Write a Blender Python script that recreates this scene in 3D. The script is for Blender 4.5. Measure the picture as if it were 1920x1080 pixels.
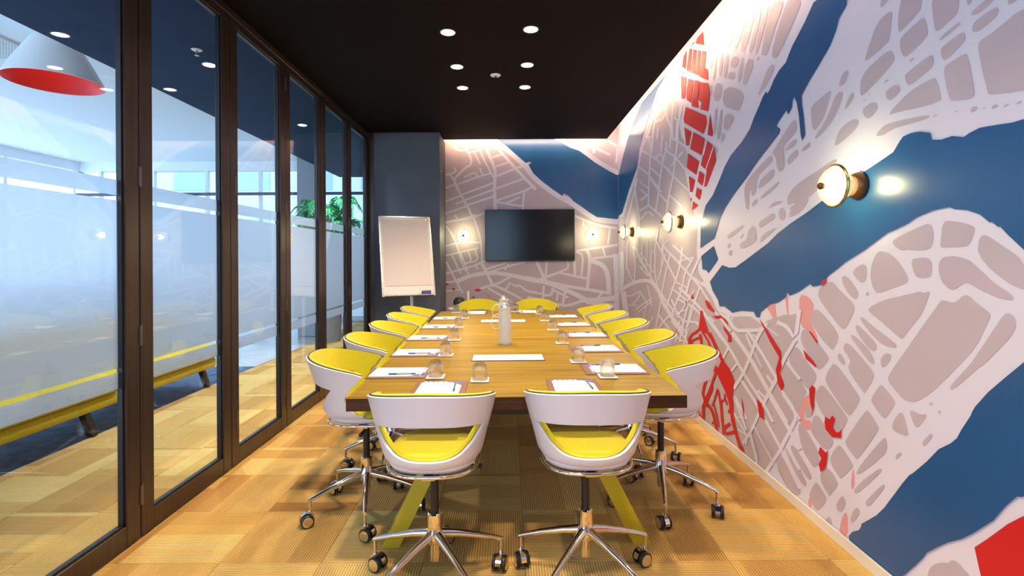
import bpy, bmesh, math, random
from mathutils import Vector, Matrix

random.seed(7)
S = bpy.context.scene
for o in list(bpy.data.objects):
    bpy.data.objects.remove(o)
COL = S.collection
PI = math.pi

# ------------------------------------------------------------------ camera
F_PX, PU, PV, CAM_Z = 936.0, 952.0, 484.0, 1.37
ROLL = 0.0056
cam_data = bpy.data.cameras.new('camera')
cam_data.sensor_width = 36.0
cam_data.lens = 36.0 * F_PX / 1920.0
cam_data.shift_x = (960.0 - PU) / 1920.0
cam_data.shift_y = -(540.0 - PV) / 1920.0
cam_data.clip_start = 0.05
cam_data.clip_end = 200
cam = bpy.data.objects.new('camera', cam_data)
COL.objects.link(cam)
cam.location = (0, 0, CAM_Z)
cam.rotation_euler = (PI / 2, -ROLL, 0)
cam.rotation_mode = 'XYZ'
cam.matrix_world = Matrix.Translation((0, 0, CAM_Z)) @ Matrix.Rotation(PI / 2, 4, 'X') @ Matrix.Rotation(-ROLL, 4, 'Z')
S.camera = cam

# ------------------------------------------------------------------ world, exposure
w = bpy.data.worlds.new('daylight')
S.world = w
w.use_nodes = True
wn = w.node_tree.nodes
wl = w.node_tree.links
wn.clear()
w_out = wn.new('ShaderNodeOutputWorld')
w_bg = wn.new('ShaderNodeBackground')
w_bg.inputs['Color'].default_value = (0.55, 0.74, 1.0, 1)
w_bg.inputs['Strength'].default_value = 2.45
wl.new(w_bg.outputs[0], w_out.inputs[0])

S.view_settings.view_transform = 'Standard'
S.view_settings.look = 'None'
S.view_settings.exposure = 0.75
S.view_settings.gamma = 1.0
S.view_settings.use_curve_mapping = False
S.cycles.max_bounces = 11
S.cycles.diffuse_bounces = 5
S.cycles.glossy_bounces = 4
S.cycles.transmission_bounces = 12
S.cycles.transparent_max_bounces = 18
S.cycles.caustics_reflective = False
S.cycles.caustics_refractive = False
S.cycles.sample_clamp_indirect = 6.0

WARM = (1.0, 0.76, 0.49)
DOWNLIGHT_W = 70.0
SCONCE_W = 6.5
COVE_E = 42.0

# room dimensions in metres
XL, XR, YB, CEIL = -1.805, 1.58, 7.09, 3.01
YF = -1.4                      # wall behind the camera
TABLE_Z = 0.762

# ------------------------------------------------------------------ helpers
def unroll(u, v):
    du, dv = u - PU, v - PV
    return du - dv * ROLL, dv + du * ROLL
def on_z(u, v, z):
    """where the sight line of a photo pixel meets a level plane"""
    du, dv = unroll(u, v)
    y = (CAM_Z - z) * F_PX / dv
    return du * y / F_PX, y

def new_obj(name, data, parent=None):
    o = bpy.data.objects.new(name, data)
    COL.objects.link(o)
    if parent is not None:
        o.parent = parent
    return o
def mesh_of(name, bm, mat, smooth=False, angle=None):
    me = bpy.data.meshes.new(name)
    bm.to_mesh(me)
    bm.free()
    if mat is not None:
        for m in (mat if isinstance(mat, (list, tuple)) else [mat]):
            me.materials.append(m)
    if smooth:
        me.shade_smooth()
        if angle is not None:
            me.set_sharp_from_angle(angle=angle)
    return me
def obj(name, bm, mat, parent=None, smooth=False, angle=None):
    return new_obj(name, mesh_of(name, bm, mat, smooth, angle), parent)
def tag(o, label=None, cat=None, group=None, kind=None):
    if label: o['label'] = label
    if cat: o['category'] = cat
    if group: o['group'] = group
    if kind: o['kind'] = kind
    return o
def thing(name, loc=(0, 0, 0), rz=0.0, label=None, cat=None, group=None, kind=None):
    o = new_obj(name, None)
    o.empty_display_size = 0.1
    o.location = loc
    o.rotation_euler = (0, 0, rz)
    return tag(o, label, cat, group, kind)
def copy_tree(o, parent=None):
    c = o.copy()
    COL.objects.link(c)
    c.parent = parent
    for ch in list(o.children):
        copy_tree(ch, c)
    return c

def box(bm, x0, x1, y0, y1, z0, z1):
    v = [bm.verts.new(p) for p in ((x0, y0, z0), (x1, y0, z0), (x1, y1, z0), (x0, y1, z0), (x0, y0, z1), (x1, y0, z1), (x1, y1, z1), (x0, y1, z1))]
    for f in ((3, 2, 1, 0), (4, 5, 6, 7), (0, 1, 5, 4), (1, 2, 6, 5), (2, 3, 7, 6), (3, 0, 4, 7)):
        bm.faces.new([v[i] for i in f])
    return v
def bevel_all(bm, r, seg=2):
    bmesh.ops.bevel(bm, geom=bm.edges[:], offset=r, segments=seg, profile=0.5, affect='EDGES', clamp_overlap=True)
    return bm
def bbox(x0, x1, y0, y1, z0, z1, r=0.0, seg=2):
    bm = bmesh.new()
    box(bm, x0, x1, y0, y1, z0, z1)
    if r: bevel_all(bm, r, seg)
    return bm
def lathe(profile, n=32, bm=None, axis='Z', close=False):
    """profile: list of (radius, height)"""
    bm = bm or bmesh.new()
    rings = []
    for r, h in profile:
        if r < 1e-6:
            rings.append([bm.verts.new((0, 0, h))])
        else:
            rings.append([bm.verts.new((r * math.cos(2 * PI * i / n), r * math.sin(2 * PI * i / n), h)) for i in range(n)])
    pairs = list(zip(rings, rings[1:]))
    if close: pairs.append((rings[-1], rings[0]))
    for a, b in pairs:
        for i in range(n):
            j = (i + 1) % n
            if len(a) == 1 and len(b) == 1: continue
            if len(a) == 1: bm.faces.new((a[0], b[j], b[i]))
            elif len(b) == 1: bm.faces.new((a[i], a[j], b[0]))
            else: bm.faces.new((a[i], a[j], b[j], b[i]))
    if axis == 'X':
        bmesh.ops.transform(bm, matrix=Matrix.Rotation(PI / 2, 4, 'Y'), verts=bm.verts)
    if axis == 'Y':
        bmesh.ops.transform(bm, matrix=Matrix.Rotation(-PI / 2, 4, 'X'), verts=bm.verts)
    bmesh.ops.recalc_face_normals(bm, faces=bm.faces)
    return bm
def tube(points, radius, n=10, bm=None, closed=False, caps=True):
    """swept round tube; radius a number or a list"""
    bm = bm or bmesh.new()
    P = [Vector(p) for p in points]
    m = len(P)
    rad = radius if isinstance(radius, (list, tuple)) else [radius] * m
    rings = []
    ref = None
    for i in range(m):
        a = P[i - 1] if (i > 0 or closed) else P[i]
        b = P[(i + 1) % m] if (i < m - 1 or closed) else P[i]
        t = (b - a).normalized()
        if ref is None:
            ref = t.orthogonal().normalized()
        ref = (ref - t * ref.dot(t)).normalized()
        bn = t.cross(ref)
        rings.append([bm.verts.new(P[i] + (ref * math.cos(2 * PI * k / n) + bn * math.sin(2 * PI * k / n)) * rad[i]) for k in range(n)])
    for i in range(m if closed else m - 1):
        a, b = rings[i], rings[(i + 1) % m]
        for k in range(n):
            bm.faces.new((a[k], a[(k + 1) % n], b[(k + 1) % n], b[k]))
    if caps and not closed:
        bm.faces.new(rings[0][::-1])
        bm.faces.new(rings[-1])
    return bm
def bar(bm, a, b, wx, wy, up=Vector((0, 0, 1))):
    """rectangular bar from a to b"""
    a, b = Vector(a), Vector(b)
    t = (b - a).normalized()
    s = t.cross(Vector(up)).normalized()
    if s.length < 0.5: s = Vector((1, 0, 0))
    q = s.cross(t).normalized()
    vs = []
    for p in (a, b):
        for i, j in ((-1, -1), (1, -1), (1, 1), (-1, 1)):
            vs.append(bm.verts.new(p + s * (i * wx / 2) + q * (j * wy / 2)))
    for f in ((3, 2, 1, 0), (4, 5, 6, 7), (0, 1, 5, 4), (1, 2, 6, 5), (2, 3, 7, 6), (3, 0, 4, 7)):
        bm.faces.new([vs[i] for i in f])
    return bm

# ------------------------------------------------------------------ materials
MATS = {}
def principled(name, col, rough=0.5, metal=0.0, spec=0.5, emit=None, estr=0.0, coat=0.0, sheen=0.0):
    m = bpy.data.materials.new(name)
    m.use_nodes = True
    b = m.node_tree.nodes['Principled BSDF']
    b.inputs['Base Color'].default_value = (*col, 1)
    b.inputs['Roughness'].default_value = rough
    b.inputs['Metallic'].default_value = metal
    b.inputs['Specular IOR Level'].default_value = spec
    b.inputs['Coat Weight'].default_value = coat
    b.inputs['Sheen Weight'].default_value = sheen
    if emit:
        b.inputs['Emission Color'].default_value = (*emit, 1)
        b.inputs['Emission Strength'].default_value = estr
    MATS[name] = m
    return m
def nodes_of(m):
    nt = m.node_tree
    return nt.nodes, nt.links, nt.nodes['Principled BSDF']
def add_noise(m, scale, lo, hi, stretch=(1, 1, 1), bump=0.0, detail=4.0, bump_scale=None):
    """mottle a material between two colours by a noise, with optional bump"""
    n, l, b = nodes_of(m)
    tc = n.new('ShaderNodeTexCoord')
    mp = n.new('ShaderNodeMapping')
    mp.inputs['Scale'].default_value = stretch
    nz = n.new('ShaderNodeTexNoise')
    nz.inputs['Scale'].default_value = scale
    nz.inputs['Detail'].default_value = detail
    l.new(tc.outputs['Object'], mp.inputs['Vector'])
    l.new(mp.outputs[0], nz.inputs['Vector'])
    cr = n.new('ShaderNodeValToRGB')
    cr.color_ramp.elements[0].position = 0.32
    cr.color_ramp.elements[1].position = 0.68
    cr.color_ramp.elements[0].color = (*lo, 1)
    cr.color_ramp.elements[1].color = (*hi, 1)
    l.new(nz.outputs['Fac'], cr.inputs[0])
    l.new(cr.outputs[0], b.inputs['Base Color'])
    if bump:
        bp = n.new('ShaderNodeBump')
        bp.inputs['Strength'].default_value = bump
        bp.inputs['Distance'].default_value = 0.002
        src = nz
        if bump_scale:
            src = n.new('ShaderNodeTexNoise')
            src.inputs['Scale'].default_value = bump_scale
            l.new(tc.outputs['Object'], src.inputs['Vector'])
        l.new(src.outputs['Fac'], bp.inputs['Height'])
        l.new(bp.outputs[0], b.inputs['Normal'])
    return m
def thin_glass(name, tint=(1, 1, 1), refl=1.0, rough=0.0, ior=1.5, milky=0.0):
    """clear sheet: see-through, mirror-like at grazing angles"""
    m = bpy.data.materials.new(name)
    m.use_nodes = True
    n, l = m.node_tree.nodes, m.node_tree.links
    n.clear()
    out = n.new('ShaderNodeOutputMaterial')
    tr = n.new('ShaderNodeBsdfTransparent')
    tr.inputs[0].default_value = (*tint, 1)
    gl = n.new('ShaderNodeBsdfGlossy')
    gl.inputs['Roughness'].default_value = rough
    gl.inputs['Color'].default_value = (refl, refl, refl, 1)
    # reflectance by Schlick's law, the same from either face of the sheet
    r0 = ((ior - 1) / (ior + 1)) ** 2
    lw = n.new('ShaderNodeLayerWeight')
    lw.inputs['Blend'].default_value = 0.5
    pw = n.new('ShaderNodeMath'); pw.operation = 'POWER'; pw.inputs[1].default_value = 5.0
    l.new(lw.outputs['Facing'], pw.inputs[0])
    fr = n.new('ShaderNodeMath'); fr.operation = 'MULTIPLY_ADD'
    fr.inputs[1].default_value = 1 - r0
    fr.inputs[2].default_value = r0
    l.new(pw.outputs[0], fr.inputs[0])
    mx = n.new('ShaderNodeMixShader')
    l.new(fr.outputs[0], mx.inputs[0])
    l.new(tr.outputs[0], mx.inputs[1])
    l.new(gl.outputs[0], mx.inputs[2])
    last = mx
    if milky:
        df = n.new('ShaderNodeBsdfDiffuse')
        df.inputs[0].default_value = (0.9, 0.92, 0.95, 1)
        m2 = n.new('ShaderNodeMixShader')
        m2.inputs[0].default_value = milky
        l.new(mx.outputs[0], m2.inputs[1])
        l.new(df.outputs[0], m2.inputs[2])
        last = m2
    l.new(last.outputs[0], out.inputs[0])
    MATS[name] = m
    return m
def emission(name, col, strength):
    m = bpy.data.materials.new(name)
    m.use_nodes = True
    n, l = m.node_tree.nodes, m.node_tree.links
    n.clear()
    out = n.new('ShaderNodeOutputMaterial')
    e = n.new('ShaderNodeEmission')
    e.inputs[0].default_value = (*col, 1)
    e.inputs[1].default_value = strength
    l.new(e.outputs[0], out.inputs[0])
    MATS[name] = m
    return m

# mural inks and walls
M_ROAD = principled('mural_road', (0.76, 0.74, 0.89), 0.42)
M_LAND = add_noise(principled('mural_land', (0.46, 0.41, 0.44), 0.42), 2.0, (0.51, 0.44, 0.52), (0.57, 0.485, 0.56))
M_RIVER = add_noise(principled('mural_river', (0.03, 0.13, 0.32), 0.30), 1.2, (0.014, 0.088, 0.25), (0.022, 0.115, 0.31))
M_RED = principled('mural_red', (0.62, 0.012, 0.018), 0.5)
M_PINK = principled('mural_pink', (0.78, 0.36, 0.38), 0.55)
M_PAINT_DARK = add_noise(principled('dark_paint', (0.005, 0.004, 0.005), 0.7, spec=0.06), 6.0, (0.0060, 0.0040, 0.0048), (0.0070, 0.0048, 0.0058), bump=0.1, bump_scale=300)
M_PIER = add_noise(principled('pier_grey', (0.11, 0.115, 0.125), 0.6), 3.0, (0.075, 0.092, 0.12), (0.09, 0.108, 0.14))
M_WHITE_WALL = principled('white_wall', (0.50, 0.52, 0.62), 0.6)
M_BASEBOARD = principled('baseboard_cream', (0.80, 0.76, 0.68), 0.4)
M_NAVY = add_noise(principled('navy_paint', (0.03, 0.06, 0.14), 0.6, spec=0.1), 5.0, (0.005, 0.020, 0.075), (0.008, 0.027, 0.095))
M_LOBBY_CEIL = principled('lobby_white', (0.86, 0.88, 0.90), 0.6)
# metal frames of the folding glass wall: dark bronze anodised
M_BRONZE = add_noise(principled('bronze_frame', (0.07, 0.05, 0.042), 0.32, 0.55), 40.0, (0.055, 0.038, 0.032), (0.075, 0.054, 0.046), (1, 1, 0.03))
M_GASKET = principled('black_gasket', (0.008, 0.008, 0.01), 0.4)
M_CHROME = principled('chrome', (0.78, 0.74, 0.72), 0.09, 1.0)
M_STEEL = principled('brushed_steel', (0.55, 0.54, 0.53), 0.3, 1.0)
M_BLACK = principled('black_plastic', (0.012, 0.012, 0.013), 0.35)
M_SHELL = principled('white_shell', (0.78, 0.78, 0.90), 0.28)
M_YELLOW = add_noise(principled('yellow_fabric', (0.62, 0.50, 0.015), 0.85, sheen=0.2), 180.0, (0.58, 0.52, 0.008), (0.68, 0.61, 0.014), bump=0.25, bump_scale=900)
M_PIPING = principled('dark_piping', (0.05, 0.055, 0.03), 0.6)
M_LEG_YELLOW = principled('mustard_lacquer', (0.62, 0.46, 0.01), 0.4)
M_SOFA = add_noise(principled('sofa_yellow', (0.60, 0.46, 0.02), 0.85), 60.0, (0.56, 0.42, 0.015), (0.66, 0.51, 0.025))
M_PAPER = principled('paper', (0.88, 0.88, 0.88), 0.6)
M_INK = principled('purple_ink', (0.09, 0.08, 0.30), 0.5)
M_BOARD = add_noise(principled('leather_board', (0.18, 0.08, 0.06), 0.5), 60.0, (0.16, 0.07, 0.055), (0.21, 0.10, 0.075))
M_WHITE_PLASTIC = principled('white_plastic', (0.85, 0.85, 0.85), 0.35)
M_BLUE_PEN = principled('blue_pen', (0.03, 0.12, 0.42), 0.3)
M_SILVER = principled('silver', (0.6, 0.6, 0.62), 0.25, 0.9)
M_FOLIAGE = add_noise(principled('fern_green', (0.04, 0.30, 0.10), 0.5), 25.0, (0.03, 0.34, 0.12), (0.10, 0.60, 0.24))
M_TERRACOTTA = principled('planter_grey', (0.3, 0.31, 0.33), 0.6)
M_BRASS = principled('aged_bronze', (0.16, 0.085, 0.035), 0.38, 0.75)
M_GOLD = principled('brass_ring', (0.42, 0.33, 0.10), 0.25, 0.9)
M_TV = principled('tv_screen', (0.004, 0.004, 0.005), 0.16, spec=0.5)
M_TV_BEZEL = principled('tv_bezel', (0.02, 0.018, 0.022), 0.25)
M_GLASS = thin_glass('partition_glass', (0.93, 0.97, 0.98), 1.0, ior=1.55)
def solid_glass(name, ior, col=(1, 1, 1)):
    m = bpy.data.materials.new(name)
    m.use_nodes = True
    n, l = m.node_tree.nodes, m.node_tree.links
    n.clear()
    out = n.new('ShaderNodeOutputMaterial')
    g = n.new('ShaderNodeBsdfGlass')
    tr = n.new('ShaderNodeBsdfTransparent')
    tr.inputs[0].default_value = (0.97, 0.97, 0.98, 1)
    mx = n.new('ShaderNodeMixShader')
    mx.inputs[0].default_value = 0.5
    g.inputs['Color'].default_value = (*col, 1)
    g.inputs['Roughness'].default_value = 0.0
    g.inputs['IOR'].default_value = ior
    l.new(tr.outputs[0], mx.inputs[1])
    l.new(g.outputs[0], mx.inputs[2])
    l.new(mx.outputs[0], out.inputs[0])
    MATS[name] = m
    return m
M_TUMBLER = solid_glass('tumbler_glass', 1.48)
M_JUG = thin_glass('jug_glass', (0.93, 0.94, 0.95), 1.0, 0.02, 1.6, milky=0.42)
M_LAMP_GLASS = thin_glass('lamp_glass', (0.97, 0.96, 0.88), 1.0, 0.03, 1.7, milky=0.012)
M_BELL_GLASS = thin_glass('bell_glass', (0.90, 0.93, 0.78), 1.0, 0.05, 1.8, milky=0.22)
M_RED_SHADE = principled('red_enamel', (0.75, 0.02, 0.02), 0.4)
M_BULB = emission('bulb_glow', (1.0, 0.86, 0.62), 3.2)
M_DOWN = emission('downlight_glow', (1.0, 0.82, 0.6), 14.0)
M_DOWN_COOL = emission('lobby_downlight_glow', (1.0, 0.93, 0.8), 12.0)
M_COVE = emission('cove_led', (1.0, 0.62, 0.36), COVE_E)

def film_material():
    """frosted film: scatters daylight, lets a little of the view through"""
    m = bpy.data.materials.new('frosted_film')
    m.use_nodes = True
    n, l = m.node_tree.nodes, m.node_tree.links
    n.clear()
    out = n.new('ShaderNodeOutputMaterial')
    tl = n.new('ShaderNodeBsdfTranslucent')
    tl.inputs[0].default_value = (0.80, 0.82, 0.86, 1)
    df = n.new('ShaderNodeBsdfDiffuse')
    df.inputs[0].default_value = (0.80, 0.85, 0.90, 1)
    tr = n.new('ShaderNodeBsdfTransparent')
    tr.inputs[0].default_value = (0.82, 0.84, 0.88, 1)
    a = n.new('ShaderNodeMixShader')
    a.inputs[0].default_value = 0.22
    l.new(tl.outputs[0], a.inputs[1])
    l.new(df.outputs[0], a.inputs[2])
    rf = n.new('ShaderNodeBsdfRefraction')
    rf.inputs['Color'].default_value = (0.76, 0.79, 0.84, 1)
    rf.inputs['Roughness'].default_value = 0.30
    rf.inputs['IOR'].default_value = 1.2
    c = n.new('ShaderNodeMixShader')
    c.inputs[0].default_value = 0.7
    l.new(tr.outputs[0], c.inputs[1])
    l.new(rf.outputs[0], c.inputs[2])
    b = n.new('ShaderNodeMixShader')
    b.inputs[0].default_value = 0.58
    l.new(a.outputs[0], b.inputs[1])
    l.new(c.outputs[0], b.inputs[2])
    l.new(b.outputs[0], out.inputs[0])
    return m
M_FILM = film_material()

def carpet_material(name, pal, rough=0.95):
    """ribbed carpet tile: bands of tone across the tile, fine ribs along it"""
    m = principled(name, pal[1], rough, spec=0.15)
    n, l, b = nodes_of(m)
    tc = n.new('ShaderNodeTexCoord')
    oi = n.new('ShaderNodeObjectInfo')
    sx = n.new('ShaderNodeSeparateXYZ')
    l.new(tc.outputs['Object'], sx.inputs[0])
    # bands across the tile, shifted by the tile's own random number
    ad = n.new('ShaderNodeMath'); ad.operation = 'MULTIPLY_ADD'
    ad.inputs[1].default_value = 1.0
    rnd = n.new('ShaderNodeMath'); rnd.operation = 'MULTIPLY'; rnd.inputs[1].default_value = 61.0
    l.new(oi.outputs['Random'], rnd.inputs[0])
    l.new(sx.outputs['Y'], ad.inputs[0])
    l.new(rnd.outputs[0], ad.inputs[2])
    vo = n.new('ShaderNodeTexVoronoi'); vo.voronoi_dimensions = '1D'; vo.inputs['Scale'].default_value = 6.5
    l.new(ad.outputs[0], vo.inputs['W'])
    sc = n.new('ShaderNodeSeparateColor')
    l.new(vo.outputs['Color'], sc.inputs[0])
    cr = n.new('ShaderNodeValToRGB')
    e = cr.color_ramp.elements
    e[0].position = 0.0; e[0].color = (*pal[0], 1)
    e[1].position = 1.0; e[1].color = (*pal[2], 1)
    mid = e.new(0.5); mid.color = (*pal[1], 1)
    tone = n.new('ShaderNodeMath'); tone.operation = 'MULTIPLY_ADD'
    tone.inputs[1].default_value = 0.55
    half = n.new('ShaderNodeMath'); half.operation = 'MULTIPLY'; half.inputs[1].default_value = 0.45
    l.new(oi.outputs['Random'], half.inputs[0])
    l.new(sc.outputs[0], tone.inputs[0])
    l.new(half.outputs[0], tone.inputs[2])
    l.new(tone.outputs[0], cr.inputs[0])
    # ribs
    wv = n.new('ShaderNodeTexWave'); wv.wave_type = 'BANDS'; wv.bands_direction = 'Y'
    wv.inputs['Scale'].default_value = 26.0
    wv.inputs['Distortion'].default_value = 0.6
    wv.inputs['Detail'].default_value = 2.0
    wv.inputs['Detail Scale'].default_value = 3.0
    l.new(tc.outputs['Object'], wv.inputs['Vector'])
    nz = n.new('ShaderNodeTexNoise'); nz.inputs['Scale'].default_value = 160.0
    l.new(tc.outputs['Object'], nz.inputs['Vector'])
    r2 = n.new('ShaderNodeMapRange'); r2.inputs['To Min'].default_value = 0.60; r2.inputs['To Max'].default_value = 1.15
    l.new(wv.outputs['Fac'], r2.inputs[0])
    r3 = n.new('ShaderNodeMapRange'); r3.inputs['To Min'].default_value = 0.75; r3.inputs['To Max'].default_value = 1.25
    l.new(nz.outputs['Fac'], r3.inputs[0])
    mu = n.new('ShaderNodeMath'); mu.operation = 'MULTIPLY'
    l.new(r2.outputs[0], mu.inputs[0]); l.new(r3.outputs[0], mu.inputs[1])
    vm = n.new('ShaderNodeVectorMath'); vm.operation = 'SCALE'
    l.new(cr.outputs[0], vm.inputs[0]); l.new(mu.outputs[0], vm.inputs['Scale'])
    l.new(vm.outputs[0], b.inputs['Base Color'])
    bp = n.new('ShaderNodeBump'); bp.inputs['Strength'].default_value = 0.5; bp.inputs['Distance'].default_value = 0.004
    l.new(wv.outputs['Fac'], bp.inputs['Height'])
    l.new(bp.outputs[0], b.inputs['Normal'])
    return m
M_CARPET = carpet_material('gold_carpet', ((0.48, 0.235, 0.068), (0.74, 0.445, 0.130), (0.90, 0.64, 0.235)))
M_BLUE_CARPET = add_noise(principled('blue_carpet', (0.05, 0.10, 0.2), 0.95), 9.0, (0.03, 0.07, 0.15), (0.10, 0.17, 0.28))
M_PALE_FLOOR = add_noise(principled('pale_stone', (0.42, 0.42, 0.42), 0.3), 3.0, (0.36, 0.36, 0.37), (0.5, 0.5, 0.49))

def wood_material(name, lo, mid, hi, rough=0.3, coat=0.3):
    m = principled(name, mid, rough, coat=coat, spec=0.16)
    n, l, b = nodes_of(m)
    tc = n.new('ShaderNodeTexCoord')
    mp = n.new('ShaderNodeMapping'); mp.inputs['Scale'].default_value = (0.9, 26.0, 26.0)
    l.new(tc.outputs['Object'], mp.inputs['Vector'])
    nz = n.new('ShaderNodeTexNoise'); nz.inputs['Scale'].default_value = 1.6; nz.inputs['Detail'].default_value = 6.0; nz.inputs['Roughness'].default_value = 0.62; nz.inputs['Distortion'].default_value = 0.4
    l.new(mp.outputs[0], nz.inputs['Vector'])
    mp2 = n.new('ShaderNodeMapping'); mp2.inputs['Scale'].default_value = (3.0, 180.0, 180.0)
    l.new(tc.outputs['Object'], mp2.inputs['Vector'])
    n2 = n.new('ShaderNodeTexNoise'); n2.inputs['Scale'].default_value = 1.0; n2.inputs['Detail'].default_value = 3.0
    l.new(mp2.outputs[0], n2.inputs['Vector'])
    mx = n.new('ShaderNodeMath'); mx.operation = 'MULTIPLY_ADD'; mx.inputs[1].default_value = 0.3
    l.new(n2.outputs['Fac'], mx.inputs[0]); 
    sub = n.new('ShaderNodeMath'); sub.operation = 'MULTIPLY_ADD'; sub.inputs[1].default_value = 1.0; sub.inputs[2].default_value = -0.15
    l.new(nz.outputs['Fac'], sub.inputs[0])
    l.new(sub.outputs[0], mx.inputs[2])
    cr = n.new('ShaderNodeValToRGB')
    e = cr.color_ramp.elements
    e[0].position = 0.30; e[0].color = (*lo, 1)
    e[1].position = 0.72; e[1].color = (*hi, 1)
    k = e.new(0.5); k.color = (*mid, 1)
    l.new(mx.outputs[0], cr.inputs[0])
    l.new(cr.outputs[0], b.inputs['Base Color'])
    return m
M_WOOD = wood_material('table_veneer', (0.135, 0.066, 0.007), (0.265, 0.168, 0.014), (0.39, 0.265, 0.027), 0.40, 0.0)
M_WOOD_EDGE = wood_material('dark_table_edge', (0.035, 0.016, 0.010), (0.055, 0.024, 0.014), (0.08, 0.035, 0.02), 0.4, 0.1)  # dark veneer end, with the shade on the table edge mixed into its colour

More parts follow.
